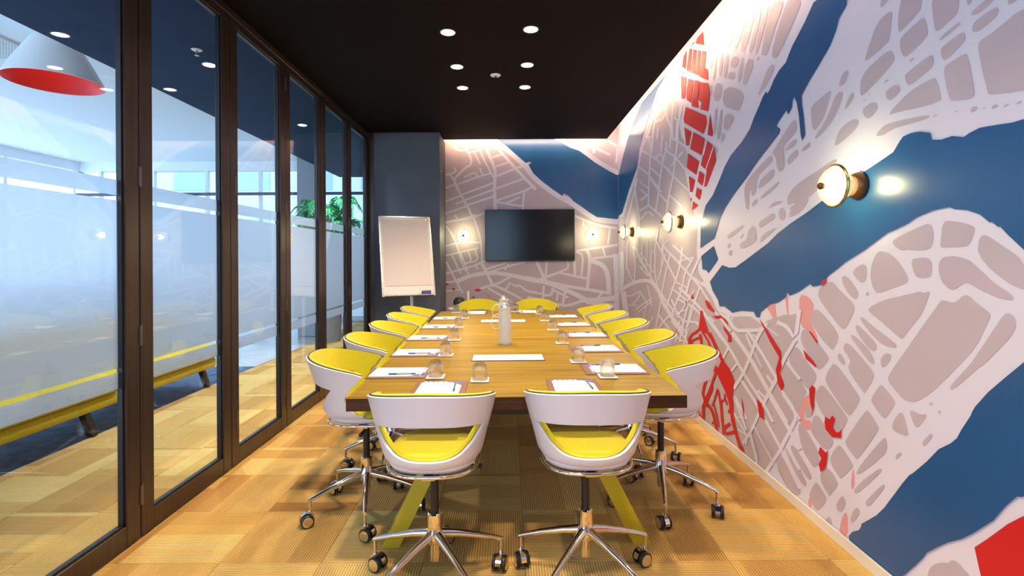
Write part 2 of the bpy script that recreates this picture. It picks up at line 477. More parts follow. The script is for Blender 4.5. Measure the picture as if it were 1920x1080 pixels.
MURAL = {
    'r_river': [
        [2.503,2.736,2.534,2.671,2.56,2.674,2.592,2.646,2.639,2.607,2.702,2.565,2.753,2.532,2.784,2.503,2.817,2.466,2.889,2.447,2.947,2.413,2.989,2.373,3.02,2.355,3.032,2.375,3.07,2.358,3.123,2.309,3.184,2.259,3.241,2.199,3.352,2.142,3.512,2.089,3.616,2.026,3.708,1.944,3.835,1.841,3.97,1.781,4.025,1.701,4.07,1.639,4.084,1.444,3.81,1.512,3.79,1.539,3.712,1.655,3.62,1.725,3.491,1.798,3.295,1.889,3.14,1.972,2.98,2.043,2.892,2.084,2.881,2.106,2.92,2.132,2.903,2.149,2.814,2.197,2.798,2.165,2.761,2.193,2.756,2.227,2.74,2.248,2.715,2.208,2.696,2.136,2.678,2.016,2.664,1.987,2.639,2.015,2.653,2.124,2.667,2.179,2.671,2.229,2.609,2.278,2.528,2.331,2.435,2.394,2.388,2.45,2.368,2.497,2.312,2.532,2.308,2.628],
        [4.063,1.379,3.82,1.455,3.744,1.353,3.924,1.244,3.966,1.268,4.042,1.27],
        [3.67,1.31,3.547,1.293,3.456,1.298,3.324,1.343,3.16,1.402,3.03,1.449,2.91,1.507,2.773,1.557,2.639,1.598,2.504,1.647,2.352,1.698,2.204,1.743,2.11,1.771,2.037,1.794,2.006,1.828,1.987,1.845,1.943,1.849,1.905,1.844,1.859,1.828,1.853,1.801,1.812,1.791,1.768,1.794,1.723,1.779,1.701,1.788,1.663,1.796,1.605,1.79,1.558,1.784,1.525,1.785,1.396,1.777,1.398,1.248,1.467,1.32,1.528,1.391,1.573,1.435,1.598,1.464,1.602,1.46,1.626,1.481,1.63,1.476,1.665,1.507,1.711,1.526,1.759,1.534,1.781,1.544,1.847,1.539,1.925,1.519,1.966,1.498,2.031,1.478,2.073,1.467,2.214,1.394,2.336,1.341,2.374,1.318,2.457,1.275,2.512,1.227,2.582,1.215,2.605,1.228,2.7,1.182,2.792,1.152,2.819,1.171,2.835,1.14,2.914,1.103,3.003,1.085,3.117,1.025,3.131,0.99,3.171,0.988,3.205,1.019,3.381,1.007,3.509,0.979,3.638,1.011,3.72,1.003,3.748,1.049,3.845,1.111,3.894,1.178],
        [1.426,1.154,1.53,1.039,1.596,0.969,1.64,0.921,1.685,0.861,1.697,0.839,1.703,0.823,1.737,0.765,1.756,0.727,1.78,0.701,1.83,0.661,1.882,0.595,1.926,0.546,1.947,0.523,1.965,0.507,1.999,0.46,2.038,0.401,2.097,0.313,2.142,0.258,2.184,0.218,2.233,0.173,2.237,0.157,2.25,0.135,2.292,0.105,2.318,0.071,2.314,0.056,2.3,0.044,2.099,-0.02,1.994,0.094,1.954,0.148,1.904,0.216,1.884,0.25,1.833,0.302,1.793,0.34,1.74,0.382,1.696,0.426,1.625,0.507,1.581,0.579,1.548,0.622,1.532,0.628,1.428,0.742],
        [7.063,2.546,6.846,2.707,6.537,2.912,6.283,3.033,5.853,3.231,5.479,3.375,4.93,3.226,5.249,3.122,5.445,3.013,5.702,2.835,5.96,2.66,6.062,2.456,6.437,2.269,6.863,1.977,7.078,1.959],
        [1.405,1.777,1.1,1.86,0.6,1.8,0,1.62,-0.6,1.55,-1.39,1.6,-1.39,0.5,-0.7,0.35,0,0.45,0.6,0.55,1.1,0.68,1.43,0.743,1.43,1.154,1.28,1.2,1.4,1.248],],
    'r_land': [
        [6.995,1.922,6.769,1.983,6.354,2.257,6.013,2.428,5.889,2.645,5.637,2.819,5.366,2.989,4.932,3.121,4.742,3.053,4.628,2.741,4.519,2.443,4.416,2.088,4.268,1.79,4.15,1.645,4.177,1.424,4.133,1.238,3.968,1.145,3.896,1.078,3.768,0.967,3.703,0.934,3.527,0.917,3.493,0.951,3.248,0.983,3.138,0.952,3.098,0.954,3.047,0.977,2.991,0.997,2.858,1.037,2.783,1.046,2.773,1.018,2.753,0.926,2.833,0.822,2.817,0.771,2.705,0.714,2.643,0.652,2.706,0.549,2.758,0.468,2.882,0.311,3.013,0.112,3.045,0.04,4.271,-0.035,7.111,-0.052],
        [2.772,1.048,2.764,1.051,2.755,1.054,2.745,1.054,2.735,1.053,2.724,1.051,2.716,1.045,2.712,1.037,2.71,1.025,2.712,1.011,2.715,0.997,2.72,0.984,2.727,0.972,2.734,0.961,2.743,0.954,2.753,0.952,2.763,0.954,2.775,0.96,2.783,0.97,2.787,0.982,2.789,0.997,2.787,1.015,2.784,1.03,2.779,1.04],
        [2.535,1.199,2.53,1.206,2.52,1.214,2.506,1.223,2.488,1.231,2.466,1.241,2.446,1.245,2.429,1.244,2.415,1.238,2.403,1.228,2.387,1.216,2.368,1.204,2.346,1.191,2.321,1.177,2.301,1.165,2.287,1.155,2.279,1.146,2.276,1.139,2.276,1.129,2.281,1.115,2.289,1.099,2.302,1.079,2.313,1.062,2.323,1.049,2.331,1.039,2.338,1.033,2.345,1.029,2.351,1.026,2.357,1.027,2.363,1.029,2.371,1.033,2.38,1.038,2.391,1.045,2.405,1.054,2.422,1.066,2.442,1.081,2.466,1.099,2.495,1.121,2.517,1.14,2.532,1.156,2.54,1.168,2.542,1.176,2.541,1.184,2.539,1.192],
        [2.351,1.276,2.342,1.278,2.331,1.276,2.318,1.271,2.304,1.262,2.289,1.25,2.276,1.238,2.266,1.228,2.258,1.219,2.252,1.21,2.25,1.202,2.249,1.194,2.251,1.187,2.255,1.181,2.261,1.177,2.268,1.175,2.277,1.176,2.286,1.179,2.297,1.184,2.307,1.191,2.318,1.2,2.33,1.21,2.339,1.222,2.347,1.233,2.354,1.244,2.358,1.256,2.359,1.265,2.357,1.272],
        [2.589,1.086,2.578,1.092,2.567,1.096,2.555,1.098,2.545,1.097,2.534,1.094,2.52,1.089,2.504,1.081,2.486,1.07,2.465,1.058,2.447,1.046,2.432,1.035,2.418,1.025,2.408,1.015,2.399,1.006,2.393,0.998,2.39,0.99,2.388,0.983,2.39,0.975,2.394,0.964,2.401,0.951,2.411,0.937,2.42,0.926,2.427,0.918,2.432,0.915,2.436,0.915,2.444,0.918,2.456,0.923,2.474,0.932,2.496,0.943,2.517,0.956,2.539,0.971,2.56,0.988,2.581,1.008,2.596,1.025,2.606,1.04,2.61,1.052,2.609,1.062,2.605,1.071,2.598,1.079],
        [2.676,0.973,2.667,0.98,2.658,0.983,2.647,0.984,2.636,0.982,2.625,0.976,2.606,0.966,2.582,0.952,2.551,0.933,2.514,0.911,2.488,0.893,2.47,0.88,2.46,0.871,2.459,0.867,2.462,0.859,2.47,0.849,2.482,0.836,2.499,0.82,2.514,0.808,2.526,0.799,2.536,0.795,2.542,0.796,2.553,0.8,2.567,0.808,2.586,0.821,2.608,0.838,2.629,0.854,2.647,0.868,2.663,0.882,2.676,0.894,2.686,0.906,2.692,0.918,2.694,0.931,2.693,0.944,2.689,0.955,2.684,0.965],
        [2.784,0.846,2.769,0.858,2.755,0.867,2.742,0.872,2.731,0.874,2.72,0.871,2.708,0.866,2.697,0.859,2.685,0.849,2.673,0.837,2.658,0.825,2.64,0.813,2.618,0.801,2.594,0.789,2.576,0.777,2.564,0.767,2.559,0.758,2.559,0.749,2.561,0.741,2.566,0.732,2.573,0.723,2.583,0.713,2.593,0.704,2.602,0.695,2.611,0.685,2.62,0.676,2.632,0.673,2.649,0.676,2.669,0.685,2.693,0.7,2.716,0.715,2.738,0.729,2.758,0.742,2.777,0.755,2.792,0.767,2.802,0.78,2.807,0.793,2.806,0.806,2.803,0.819,2.795,0.833],
        [2.348,0.95,2.341,0.959,2.332,0.964,2.32,0.964,2.307,0.961,2.291,0.953,2.272,0.942,2.251,0.93,2.227,0.915,2.2,0.898,2.18,0.884,2.166,0.873,2.158,0.864,2.156,0.857,2.158,0.847,2.164,0.833,2.174,0.816,2.189,0.795,2.2,0.779,2.208,0.767,2.213,0.762,2.215,0.761,2.224,0.766,2.238,0.776,2.26,0.792,2.288,0.814,2.307,0.833,2.318,0.849,2.319,0.861,2.311,0.87,2.307,0.878,2.306,0.885,2.308,0.891,2.313,0.897,2.32,0.903,2.327,0.91,2.335,0.917,2.345,0.925,2.35,0.933,2.351,0.941],
        [2.388,0.903,2.382,0.907,2.375,0.907,2.367,0.903,2.359,0.897,2.35,0.887,2.343,0.878,2.34,0.871,2.339,0.865,2.342,0.861,2.346,0.859,2.351,0.858,2.359,0.86,2.368,0.863,2.376,0.868,2.383,0.873,2.388,0.879,2.392,0.887,2.393,0.893,2.391,0.898],
        [2.299,1.006,2.293,1.009,2.283,1.008,2.267,1.003,2.246,0.994,2.221,0.981,2.2,0.969,2.184,0.958,2.172,0.947,2.165,0.937,2.159,0.928,2.156,0.92,2.154,0.913,2.155,0.907,2.158,0.903,2.162,0.901,2.167,0.901,2.174,0.903,2.183,0.908,2.195,0.915,2.209,0.925,2.226,0.937,2.242,0.949,2.257,0.961,2.272,0.973,2.286,0.984,2.295,0.993,2.3,1.001],
        [2.263,1.058,2.258,1.059,2.247,1.056,2.231,1.049,2.209,1.037,2.183,1.021,2.163,1.008,2.149,0.999,2.142,0.992,2.14,0.988,2.139,0.984,2.14,0.978,2.141,0.973,2.144,0.967,2.149,0.962,2.155,0.96,2.162,0.959,2.171,0.96,2.182,0.965,2.196,0.972,2.212,0.984,2.23,0.998,2.245,1.012,2.256,1.023,2.264,1.034,2.267,1.042,2.268,1.049,2.267,1.054],
        [2.237,1.095,2.232,1.097,2.225,1.097,2.215,1.094,2.203,1.089,2.188,1.081,2.17,1.072,2.147,1.061,2.121,1.05,2.091,1.038,2.068,1.028,2.051,1.02,2.04,1.015,2.035,1.012,2.031,1.009,2.03,1.005,2.03,1.002,2.031,0.998,2.037,0.995,2.047,0.993,2.061,0.993,2.079,0.993,2.097,0.996,2.116,1.001,2.135,1.01,2.154,1.021,2.173,1.033,2.19,1.045,2.206,1.058,2.222,1.071,2.232,1.082,2.237,1.09],
        [2.108,0.945,2.102,0.953,2.094,0.958,2.086,0.962,2.078,0.965,2.069,0.965,2.063,0.964,2.059,0.961,2.058,0.957,2.06,0.95,2.063,0.943,2.068,0.935,2.075,0.926,2.083,0.917,2.091,0.91,2.097,0.904,2.103,0.901,2.108,0.9,2.111,0.902,2.114,0.906,2.116,0.912,2.117,0.921,2.116,0.93,2.113,0.938],
        [2.198,1.211,2.195,1.213,2.192,1.214,2.19,1.214,2.187,1.212,2.185,1.21,2.184,1.208,2.184,1.205,2.185,1.202,2.188,1.198,2.19,1.195,2.192,1.194,2.195,1.194,2.198,1.195,2.201,1.197,2.202,1.199,2.203,1.201,2.203,1.204,2.202,1.207,2.2,1.209],
        [2.259,1.32,2.234,1.331,2.215,1.334,2.203,1.329,2.197,1.316,2.196,1.296,2.197,1.279,2.201,1.267,2.207,1.258,2.216,1.254,2.224,1.252,2.232,1.252,2.239,1.254,2.247,1.259,2.255,1.265,2.264,1.272,2.273,1.28,2.282,1.289,2.283,1.298,2.275,1.309],
        [2.173,1.296,2.171,1.312,2.168,1.327,2.162,1.342,2.155,1.357,2.147,1.37,2.137,1.38,2.126,1.387,2.114,1.39,2.102,1.389,2.089,1.387,2.076,1.383,2.063,1.378,2.05,1.371,2.038,1.363,2.026,1.354,2.015,1.343,2.004,1.332,1.995,1.321,1.987,1.31,1.98,1.3,1.975,1.291,1.972,1.283,1.971,1.276,1.973,1.271,1.977,1.266,1.983,1.262,1.991,1.258,2.001,1.254,2.014,1.25,2.029,1.245,2.047,1.239,2.069,1.231,2.094,1.222,2.114,1.216,2.13,1.214,2.141,1.215,2.147,1.219,2.153,1.225,2.159,1.233,2.164,1.243,2.168,1.255,2.172,1.268,2.173,1.282],
        [2.045,1.432,2.039,1.437,2.028,1.442,2.012,1.449,1.992,1.456,1.967,1.465,1.943,1.472,1.921,1.479,1.9,1.485,1.881,1.49,1.866,1.487,1.857,1.477,1.852,1.458,1.851,1.432,1.857,1.412,1.868,1.399,1.885,1.392,1.909,1.391,1.928,1.391,1.942,1.392,1.951,1.393,1.955,1.394,1.961,1.395,1.968,1.395,1.977,1.395,1.988,1.393,1.997,1.393,2.006,1.394,2.014,1.397,2.021,1.401,2.027,1.405,2.034,1.409,2.039,1.413,2.045,1.418,2.048,1.423,2.048,1.427],
        [2.165,1.154,2.147,1.163,2.128,1.172,2.107,1.18,2.086,1.187,2.065,1.194,2.041,1.2,2.017,1.206,1.991,1.213,1.965,1.22,1.944,1.225,1.93,1.229,1.92,1.231,1.916,1.233,1.912,1.233,1.908,1.233,1.905,1.232,1.903,1.23,1.899,1.229,1.893,1.23,1.886,1.232,1.877,1.235,1.871,1.235,1.869,1.232,1.87,1.227,1.874,1.218,1.878,1.208,1.883,1.197,1.888,1.185,1.894,1.172,1.901,1.159,1.909,1.145,1.919,1.132,1.93,1.119,1.941,1.107,1.951,1.096,1.959,1.086,1.967,1.077,1.975,1.068,1.981,1.06,1.987,1.053,1.993,1.046,1.997,1.041,2.001,1.038,2.005,1.037,2.008,1.038,2.015,1.041,2.028,1.048,2.046,1.057,2.069,1.07,2.092,1.081,2.112,1.092,2.132,1.101,2.15,1.109,2.164,1.116,2.175,1.123,2.183,1.128,2.187,1.132,2.185,1.138,2.178,1.145],
        [1.799,1.208,1.786,1.204,1.775,1.204,1.764,1.206,1.754,1.212,1.744,1.221,1.736,1.227,1.729,1.231,1.722,1.234,1.717,1.233,1.711,1.232,1.705,1.229,1.7,1.225,1.694,1.22,1.687,1.214,1.679,1.209,1.67,1.203,1.659,1.197,1.651,1.192,1.644,1.187,1.639,1.183,1.636,1.179,1.635,1.174,1.635,1.168,1.638,1.16,1.642,1.152,1.647,1.142,1.652,1.131,1.658,1.118,1.665,1.104,1.671,1.09,1.679,1.077,1.686,1.065,1.694,1.054,1.703,1.041,1.714,1.027,1.727,1.012,1.741,0.995,1.757,0.977,1.775,0.956,1.795,0.933,1.817,0.909,1.838,0.886,1.858,0.867,1.876,0.85,1.892,0.836,1.907,0.824,1.92,0.815,1.932,0.808,1.942,0.803,1.952,0.8,1.962,0.797,1.971,0.796,1.98,0.795,1.99,0.796,2,0.799,2.01,0.804,2.02,0.81,2.03,0.817,2.04,0.823,2.05,0.83,2.06,0.837,2.068,0.843,2.073,0.85,2.076,0.857,2.077,0.863,2.069,0.879,2.052,0.904,2.027,0.938,1.995,0.98,1.967,1.016,1.945,1.046,1.926,1.07,1.912,1.09,1.898,1.108,1.884,1.126,1.871,1.142,1.859,1.158,1.848,1.171,1.839,1.183,1.832,1.193,1.826,1.201,1.819,1.206,1.81,1.209],
        [1.585,1.184,1.581,1.186,1.576,1.187,1.572,1.187,1.567,1.185,1.563,1.182,1.559,1.179,1.556,1.174,1.554,1.169,1.553,1.162,1.553,1.155,1.553,1.148,1.555,1.141,1.558,1.134,1.562,1.126,1.567,1.117,1.574,1.107,1.582,1.097,1.591,1.086,1.601,1.074,1.612,1.061,1.623,1.048,1.635,1.034,1.647,1.02,1.66,1.007,1.675,0.994,1.69,0.979,1.706,0.962,1.724,0.944,1.743,0.924,1.758,0.909,1.77,0.899,1.778,0.893,1.781,0.893,1.783,0.895,1.784,0.898,1.783,0.902,1.78,0.908,1.773,0.918,1.763,0.931,1.749,0.948,1.732,0.968,1.716,0.987,1.702,1.005,1.69,1.023,1.679,1.04,1.669,1.057,1.659,1.073,1.649,1.088,1.64,1.103,1.631,1.118,1.622,1.132,1.613,1.146,1.604,1.16,1.597,1.171,1.59,1.179],
        [2.51,0.722,2.502,0.721,2.493,0.718,2.481,0.713,2.468,0.706,2.453,0.697,2.434,0.686,2.413,0.674,2.389,0.659,2.363,0.644,2.344,0.631,2.332,0.62,2.327,0.611,2.329,0.604,2.332,0.596,2.337,0.587,2.343,0.576,2.35,0.564,2.358,0.554,2.365,0.545,2.373,0.537,2.381,0.532,2.389,0.527,2.399,0.523,2.41,0.52,2.422,0.519,2.434,0.521,2.446,0.526,2.459,0.534,2.472,0.547,2.487,0.559,2.502,0.572,2.519,0.585,2.538,0.598,2.551,0.612,2.561,0.625,2.565,0.639,2.565,0.653,2.562,0.666,2.557,0.679,2.548,0.692,2.537,0.704,2.527,0.714,2.518,0.719],
        [2.474,0.79,2.466,0.803,2.457,0.814,2.448,0.825,2.439,0.835,2.43,0.844,2.418,0.848,2.403,0.845,2.385,0.838,2.364,0.824,2.343,0.81,2.322,0.796,2.3,0.78,2.278,0.764,2.261,0.75,2.25,0.74,2.244,0.732,2.244,0.727,2.247,0.717,2.254,0.704,2.266,0.686,2.282,0.664,2.295,0.647,2.307,0.636,2.315,0.631,2.322,0.632,2.331,0.636,2.345,0.643,2.362,0.654,2.383,0.667,2.402,0.681,2.421,0.694,2.44,0.707,2.457,0.72,2.47,0.732,2.479,0.743,2.484,0.752,2.485,0.76,2.484,0.769,2.48,0.779],
        [2.156,0.776,2.143,0.794,2.132,0.808,2.123,0.818,2.117,0.823,2.113,0.824,2.106,0.822,2.096,0.816,2.082,0.808,2.066,0.797,2.053,0.788,2.045,0.781,2.04,0.775,2.04,0.771,2.042,0.763,2.048,0.752,2.057,0.738,2.069,0.72,2.08,0.705,2.088,0.695,2.095,0.689,2.099,0.687,2.106,0.688,2.116,0.693,2.128,0.701,2.144,0.712,2.156,0.722,2.165,0.73,2.17,0.736,2.173,0.74,2.171,0.749,2.166,0.76],
        [2.051,0.685,2.044,0.698,2.037,0.71,2.03,0.72,2.024,0.728,2.018,0.734,2.012,0.738,2.007,0.739,2.002,0.739,1.998,0.736,1.994,0.729,1.989,0.719,1.984,0.706,1.979,0.689,1.976,0.676,1.975,0.667,1.975,0.661,1.978,0.659,1.983,0.657,1.991,0.655,2.002,0.654,2.016,0.652,2.028,0.652,2.038,0.653,2.046,0.655,2.052,0.659,2.055,0.665,2.055,0.674],
        [2.05,1.967,2.041,1.972,2.029,1.979,2.016,1.986,2.001,1.993,1.984,2.002,1.964,2.009,1.942,2.016,1.916,2.021,1.889,2.025,1.868,2.027,1.852,2.027,1.843,2.026,1.839,2.022,1.835,2.015,1.831,2.004,1.826,1.99,1.822,1.972,1.819,1.958,1.817,1.947,1.817,1.94,1.818,1.937,1.824,1.935,1.834,1.934,1.848,1.933,1.867,1.934,1.89,1.935,1.915,1.938,1.944,1.941,1.976,1.946,2.003,1.949,2.024,1.951,2.038,1.952,2.045,1.952,2.051,1.952,2.055,1.953,2.059,1.954,2.061,1.956,2.06,1.959,2.056,1.962],
        [2.126,1.898,2.113,1.906,2.099,1.912,2.084,1.916,2.068,1.917,2.052,1.917,2.029,1.915,2,1.913,1.967,1.909,1.928,1.905,1.9,1.902,1.88,1.898,1.869,1.895,1.866,1.892,1.866,1.89,1.869,1.888,1.875,1.887,1.884,1.886,1.897,1.885,1.913,1.885,1.935,1.886,1.96,1.887,1.983,1.888,2.003,1.889,2.019,1.889,2.031,1.889,2.044,1.888,2.056,1.886,2.069,1.884,2.081,1.88,2.093,1.878,2.105,1.878,2.117,1.879,2.128,1.882,2.134,1.886,2.133,1.891],
        [2.816,1.672,2.817,1.685,2.815,1.697,2.809,1.709,2.801,1.719,2.789,1.729,2.775,1.738,2.759,1.746,2.742,1.754,2.723,1.762,2.701,1.769,2.676,1.776,2.649,1.783,2.62,1.789,2.593,1.796,2.567,1.801,2.544,1.806,2.522,1.811,2.5,1.816,2.479,1.822,2.459,1.827,2.438,1.832,2.422,1.835,2.408,1.837,2.398,1.836,2.391,1.833,2.39,1.829,2.395,1.824,2.406,1.817,2.423,1.808,2.438,1.798,2.452,1.786,2.464,1.772,2.475,1.755,2.489,1.74,2.508,1.727,2.531,1.714,2.558,1.702,2.586,1.691,2.613,1.68,2.641,1.67,2.668,1.662,2.692,1.656,2.712,1.654,2.728,1.655,2.739,1.66,2.751,1.663,2.764,1.663,2.778,1.662,2.792,1.658,2.803,1.659,2.811,1.663],
        [1.802,1.493,1.795,1.495,1.784,1.494,1.769,1.492,1.75,1.488,1.727,1.482,1.709,1.476,1.697,1.471,1.691,1.467,1.689,1.464,1.689,1.458,1.69,1.451,1.693,1.442,1.697,1.431,1.701,1.422,1.705,1.414,1.709,1.409,1.713,1.406,1.72,1.403,1.73,1.401,1.743,1.4,1.76,1.4,1.775,1.4,1.788,1.4,1.799,1.399,1.808,1.399,1.815,1.4,1.819,1.402,1.822,1.405,1.822,1.41,1.821,1.418,1.82,1.43,1.818,1.445,1.816,1.463,1.813,1.477,1.808,1.487],
        [1.655,1.437,1.65,1.436,1.643,1.434,1.634,1.429,1.623,1.422,1.611,1.413,1.599,1.404,1.586,1.395,1.573,1.386,1.559,1.377,1.549,1.369,1.541,1.361,1.535,1.354,1.532,1.348,1.527,1.342,1.518,1.335,1.508,1.329,1.494,1.322,1.484,1.314,1.478,1.304,1.475,1.292,1.475,1.278,1.478,1.268,1.485,1.262,1.496,1.26,1.51,1.262,1.523,1.264,1.534,1.266,1.543,1.269,1.55,1.271,1.559,1.275,1.57,1.281,1.584,1.289,1.6,1.3,1.615,1.311,1.628,1.321,1.64,1.332,1.65,1.343,1.658,1.353,1.665,1.362,1.67,1.371,1.674,1.379,1.676,1.387,1.676,1.395,1.676,1.402,1.674,1.41,1.673,1.417,1.671,1.423,1.669,1.428,1.666,1.431,1.663,1.434,1.659,1.436],
        [1.946,1.357,1.94,1.359,1.931,1.36,1.919,1.362,1.904,1.363,1.886,1.363,1.872,1.359,1.864,1.351,1.859,1.338,1.859,1.321,1.861,1.307,1.863,1.297,1.866,1.292,1.871,1.29,1.877,1.288,1.885,1.287,1.894,1.286,1.906,1.285,1.915,1.286,1.924,1.288,1.93,1.291,1.935,1.295,1.939,1.302,1.943,1.311,1.946,1.321,1.95,1.334,1.951,1.345,1.949,1.352],
        [1.804,1.365,1.79,1.367,1.777,1.368,1.763,1.368,1.75,1.366,1.738,1.363,1.726,1.36,1.717,1.357,1.709,1.354,1.703,1.351,1.696,1.345,1.687,1.338,1.676,1.329,1.664,1.318,1.653,1.308,1.643,1.299,1.634,1.291,1.625,1.284,1.615,1.277,1.603,1.269,1.591,1.262,1.578,1.254,1.568,1.248,1.562,1.242,1.559,1.237,1.56,1.234,1.562,1.231,1.567,1.229,1.573,1.229,1.582,1.229,1.591,1.23,1.602,1.232,1.614,1.235,1.627,1.239,1.64,1.244,1.654,1.249,1.667,1.254,1.68,1.261,1.691,1.266,1.701,1.271,1.71,1.274,1.716,1.276,1.724,1.275,1.732,1.272,1.741,1.267,1.751,1.259,1.759,1.253,1.767,1.25,1.773,1.248,1.779,1.249,1.785,1.251,1.791,1.254,1.799,1.26,1.807,1.266,1.814,1.274,1.82,1.283,1.824,1.293,1.827,1.304,1.829,1.314,1.83,1.325,1.829,1.336,1.827,1.346,1.822,1.354,1.815,1.361],
        [1.963,0.761,1.954,0.764,1.942,0.764,1.927,0.761,1.912,0.762,1.895,0.769,1.887,0.769,1.889,0.762,1.896,0.75,1.908,0.733,1.917,0.721,1.921,0.713,1.929,0.708,1.938,0.706,1.949,0.719,1.962,0.746],
        [1.905,0.651,1.903,0.661,1.893,0.677,1.873,0.699,1.862,0.707,1.859,0.702,1.866,0.687,1.884,0.661,1.897,0.648,1.903,0.647],
        [2.03,0.565,2.016,0.575,2.009,0.579,2.007,0.576,2.014,0.564,2.029,0.545,2.037,0.541,2.037,0.553],
        [1.871,0.818,1.866,0.822,1.861,0.823,1.858,0.82,1.86,0.816,1.866,0.812,1.87,0.812,1.873,0.814],
        [1.834,0.798,1.828,0.803,1.825,0.804,1.823,0.799,1.825,0.795,1.83,0.791,1.834,0.79,1.836,0.793],
        [2.29,0.578,2.256,0.624,2.23,0.657,2.211,0.679,2.199,0.69,2.194,0.69,2.187,0.687,2.177,0.681,2.166,0.673,2.152,0.661,2.142,0.651,2.135,0.643,2.132,0.637,2.132,0.632,2.139,0.618,2.154,0.595,2.176,0.563,2.207,0.521,2.232,0.488,2.25,0.465,2.261,0.452,2.266,0.449,2.273,0.45,2.284,0.454,2.298,0.461,2.316,0.472,2.33,0.481,2.339,0.489,2.343,0.496,2.343,0.5,2.334,0.516,2.316,0.542],
        [2.262,0.398,2.252,0.414,2.237,0.437,2.215,0.466,2.188,0.5,2.156,0.54,2.131,0.57,2.113,0.591,2.102,0.603,2.098,0.606,2.093,0.605,2.09,0.6,2.087,0.591,2.084,0.578,2.086,0.564,2.092,0.549,2.102,0.533,2.118,0.516,2.135,0.498,2.154,0.477,2.176,0.456,2.201,0.432,2.222,0.413,2.239,0.398,2.253,0.388,2.262,0.382,2.267,0.382,2.267,0.387],
        [2.432,0.416,2.419,0.433,2.408,0.446,2.399,0.456,2.392,0.463,2.386,0.467,2.375,0.467,2.361,0.461,2.343,0.451,2.322,0.437,2.306,0.426,2.296,0.416,2.292,0.409,2.293,0.404,2.298,0.395,2.309,0.383,2.323,0.366,2.343,0.345,2.359,0.329,2.37,0.318,2.377,0.312,2.379,0.312,2.385,0.314,2.395,0.319,2.408,0.326,2.425,0.336,2.438,0.345,2.447,0.355,2.451,0.365,2.451,0.375,2.448,0.387,2.441,0.4],
        [2.603,0.496,2.597,0.512,2.591,0.526,2.584,0.537,2.576,0.546,2.567,0.553,2.557,0.556,2.545,0.555,2.53,0.55,2.514,0.54,2.499,0.53,2.483,0.519,2.468,0.507,2.452,0.495,2.441,0.484,2.434,0.475,2.43,0.469,2.43,0.464,2.433,0.457,2.438,0.449,2.445,0.438,2.456,0.426,2.466,0.417,2.478,0.411,2.491,0.408,2.504,0.408,2.518,0.41,2.534,0.415,2.552,0.423,2.571,0.433,2.587,0.442,2.598,0.45,2.605,0.457,2.608,0.463,2.608,0.472,2.607,0.483],
        [2.719,0.445,2.714,0.457,2.706,0.465,2.695,0.467,2.68,0.464,2.662,0.455,2.642,0.445,2.621,0.432,2.599,0.417,2.575,0.4,2.557,0.383,2.546,0.367,2.54,0.352,2.54,0.336,2.543,0.323,2.547,0.311,2.553,0.301,2.561,0.292,2.569,0.286,2.577,0.282,2.584,0.28,2.592,0.28,2.602,0.283,2.615,0.289,2.632,0.298,2.653,0.309,2.671,0.323,2.687,0.342,2.7,0.363,2.71,0.388,2.717,0.41,2.72,0.429],
        [2.648,0.562,2.638,0.577,2.628,0.587,2.618,0.593,2.609,0.596,2.601,0.594,2.595,0.59,2.592,0.583,2.592,0.574,2.595,0.563,2.6,0.552,2.608,0.541,2.617,0.531,2.629,0.521,2.639,0.516,2.647,0.515,2.653,0.519,2.657,0.527,2.658,0.537,2.655,0.549],
        [2.532,0.254,2.529,0.267,2.523,0.279,2.514,0.291,2.503,0.302,2.488,0.312,2.473,0.317,2.457,0.318,2.44,0.313,2.423,0.303,2.41,0.295,2.402,0.288,2.397,0.282,2.397,0.277,2.401,0.269,2.408,0.258,2.418,0.243,2.432,0.224,2.443,0.21,2.452,0.199,2.458,0.193,2.462,0.191,2.469,0.193,2.479,0.197,2.493,0.205,2.51,0.217,2.522,0.229,2.529,0.241],
        [2.609,0.151,2.598,0.17,2.587,0.185,2.579,0.196,2.572,0.203,2.566,0.208,2.557,0.208,2.545,0.205,2.53,0.198,2.511,0.187,2.497,0.178,2.489,0.169,2.485,0.163,2.487,0.157,2.491,0.148,2.498,0.136,2.509,0.121,2.522,0.103,2.534,0.088,2.544,0.078,2.553,0.071,2.56,0.068,2.568,0.068,2.577,0.069,2.587,0.073,2.598,0.078,2.608,0.085,2.615,0.092,2.62,0.101,2.622,0.11,2.622,0.121,2.617,0.135],
        [2.394,0.199,2.382,0.216,2.372,0.227,2.364,0.234,2.357,0.235,2.353,0.231,2.349,0.226,2.346,0.221,2.344,0.216,2.343,0.21,2.344,0.203,2.348,0.194,2.354,0.183,2.362,0.17,2.37,0.16,2.378,0.153,2.385,0.15,2.392,0.149,2.398,0.15,2.403,0.153,2.407,0.158,2.409,0.164,2.408,0.173,2.403,0.184],
        [2.272,0.317,2.262,0.33,2.246,0.348,2.226,0.37,2.2,0.396,2.169,0.425,2.147,0.447,2.131,0.46,2.121,0.467,2.118,0.467,2.117,0.465,2.117,0.463,2.118,0.459,2.121,0.453,2.13,0.441,2.145,0.423,2.167,0.399,2.195,0.367,2.219,0.341,2.239,0.32,2.253,0.306,2.263,0.298,2.271,0.292,2.277,0.289,2.281,0.289,2.283,0.292,2.282,0.297,2.278,0.306],
        [2.208,0.286,2.204,0.293,2.194,0.305,2.18,0.322,2.161,0.345,2.138,0.372,2.12,0.392,2.108,0.404,2.1,0.409,2.099,0.407,2.098,0.404,2.099,0.4,2.102,0.394,2.105,0.388,2.112,0.377,2.123,0.362,2.137,0.342,2.155,0.318,2.169,0.299,2.181,0.284,2.189,0.275,2.194,0.271,2.199,0.269,2.203,0.268,2.206,0.269,2.21,0.272,2.211,0.276,2.21,0.281],
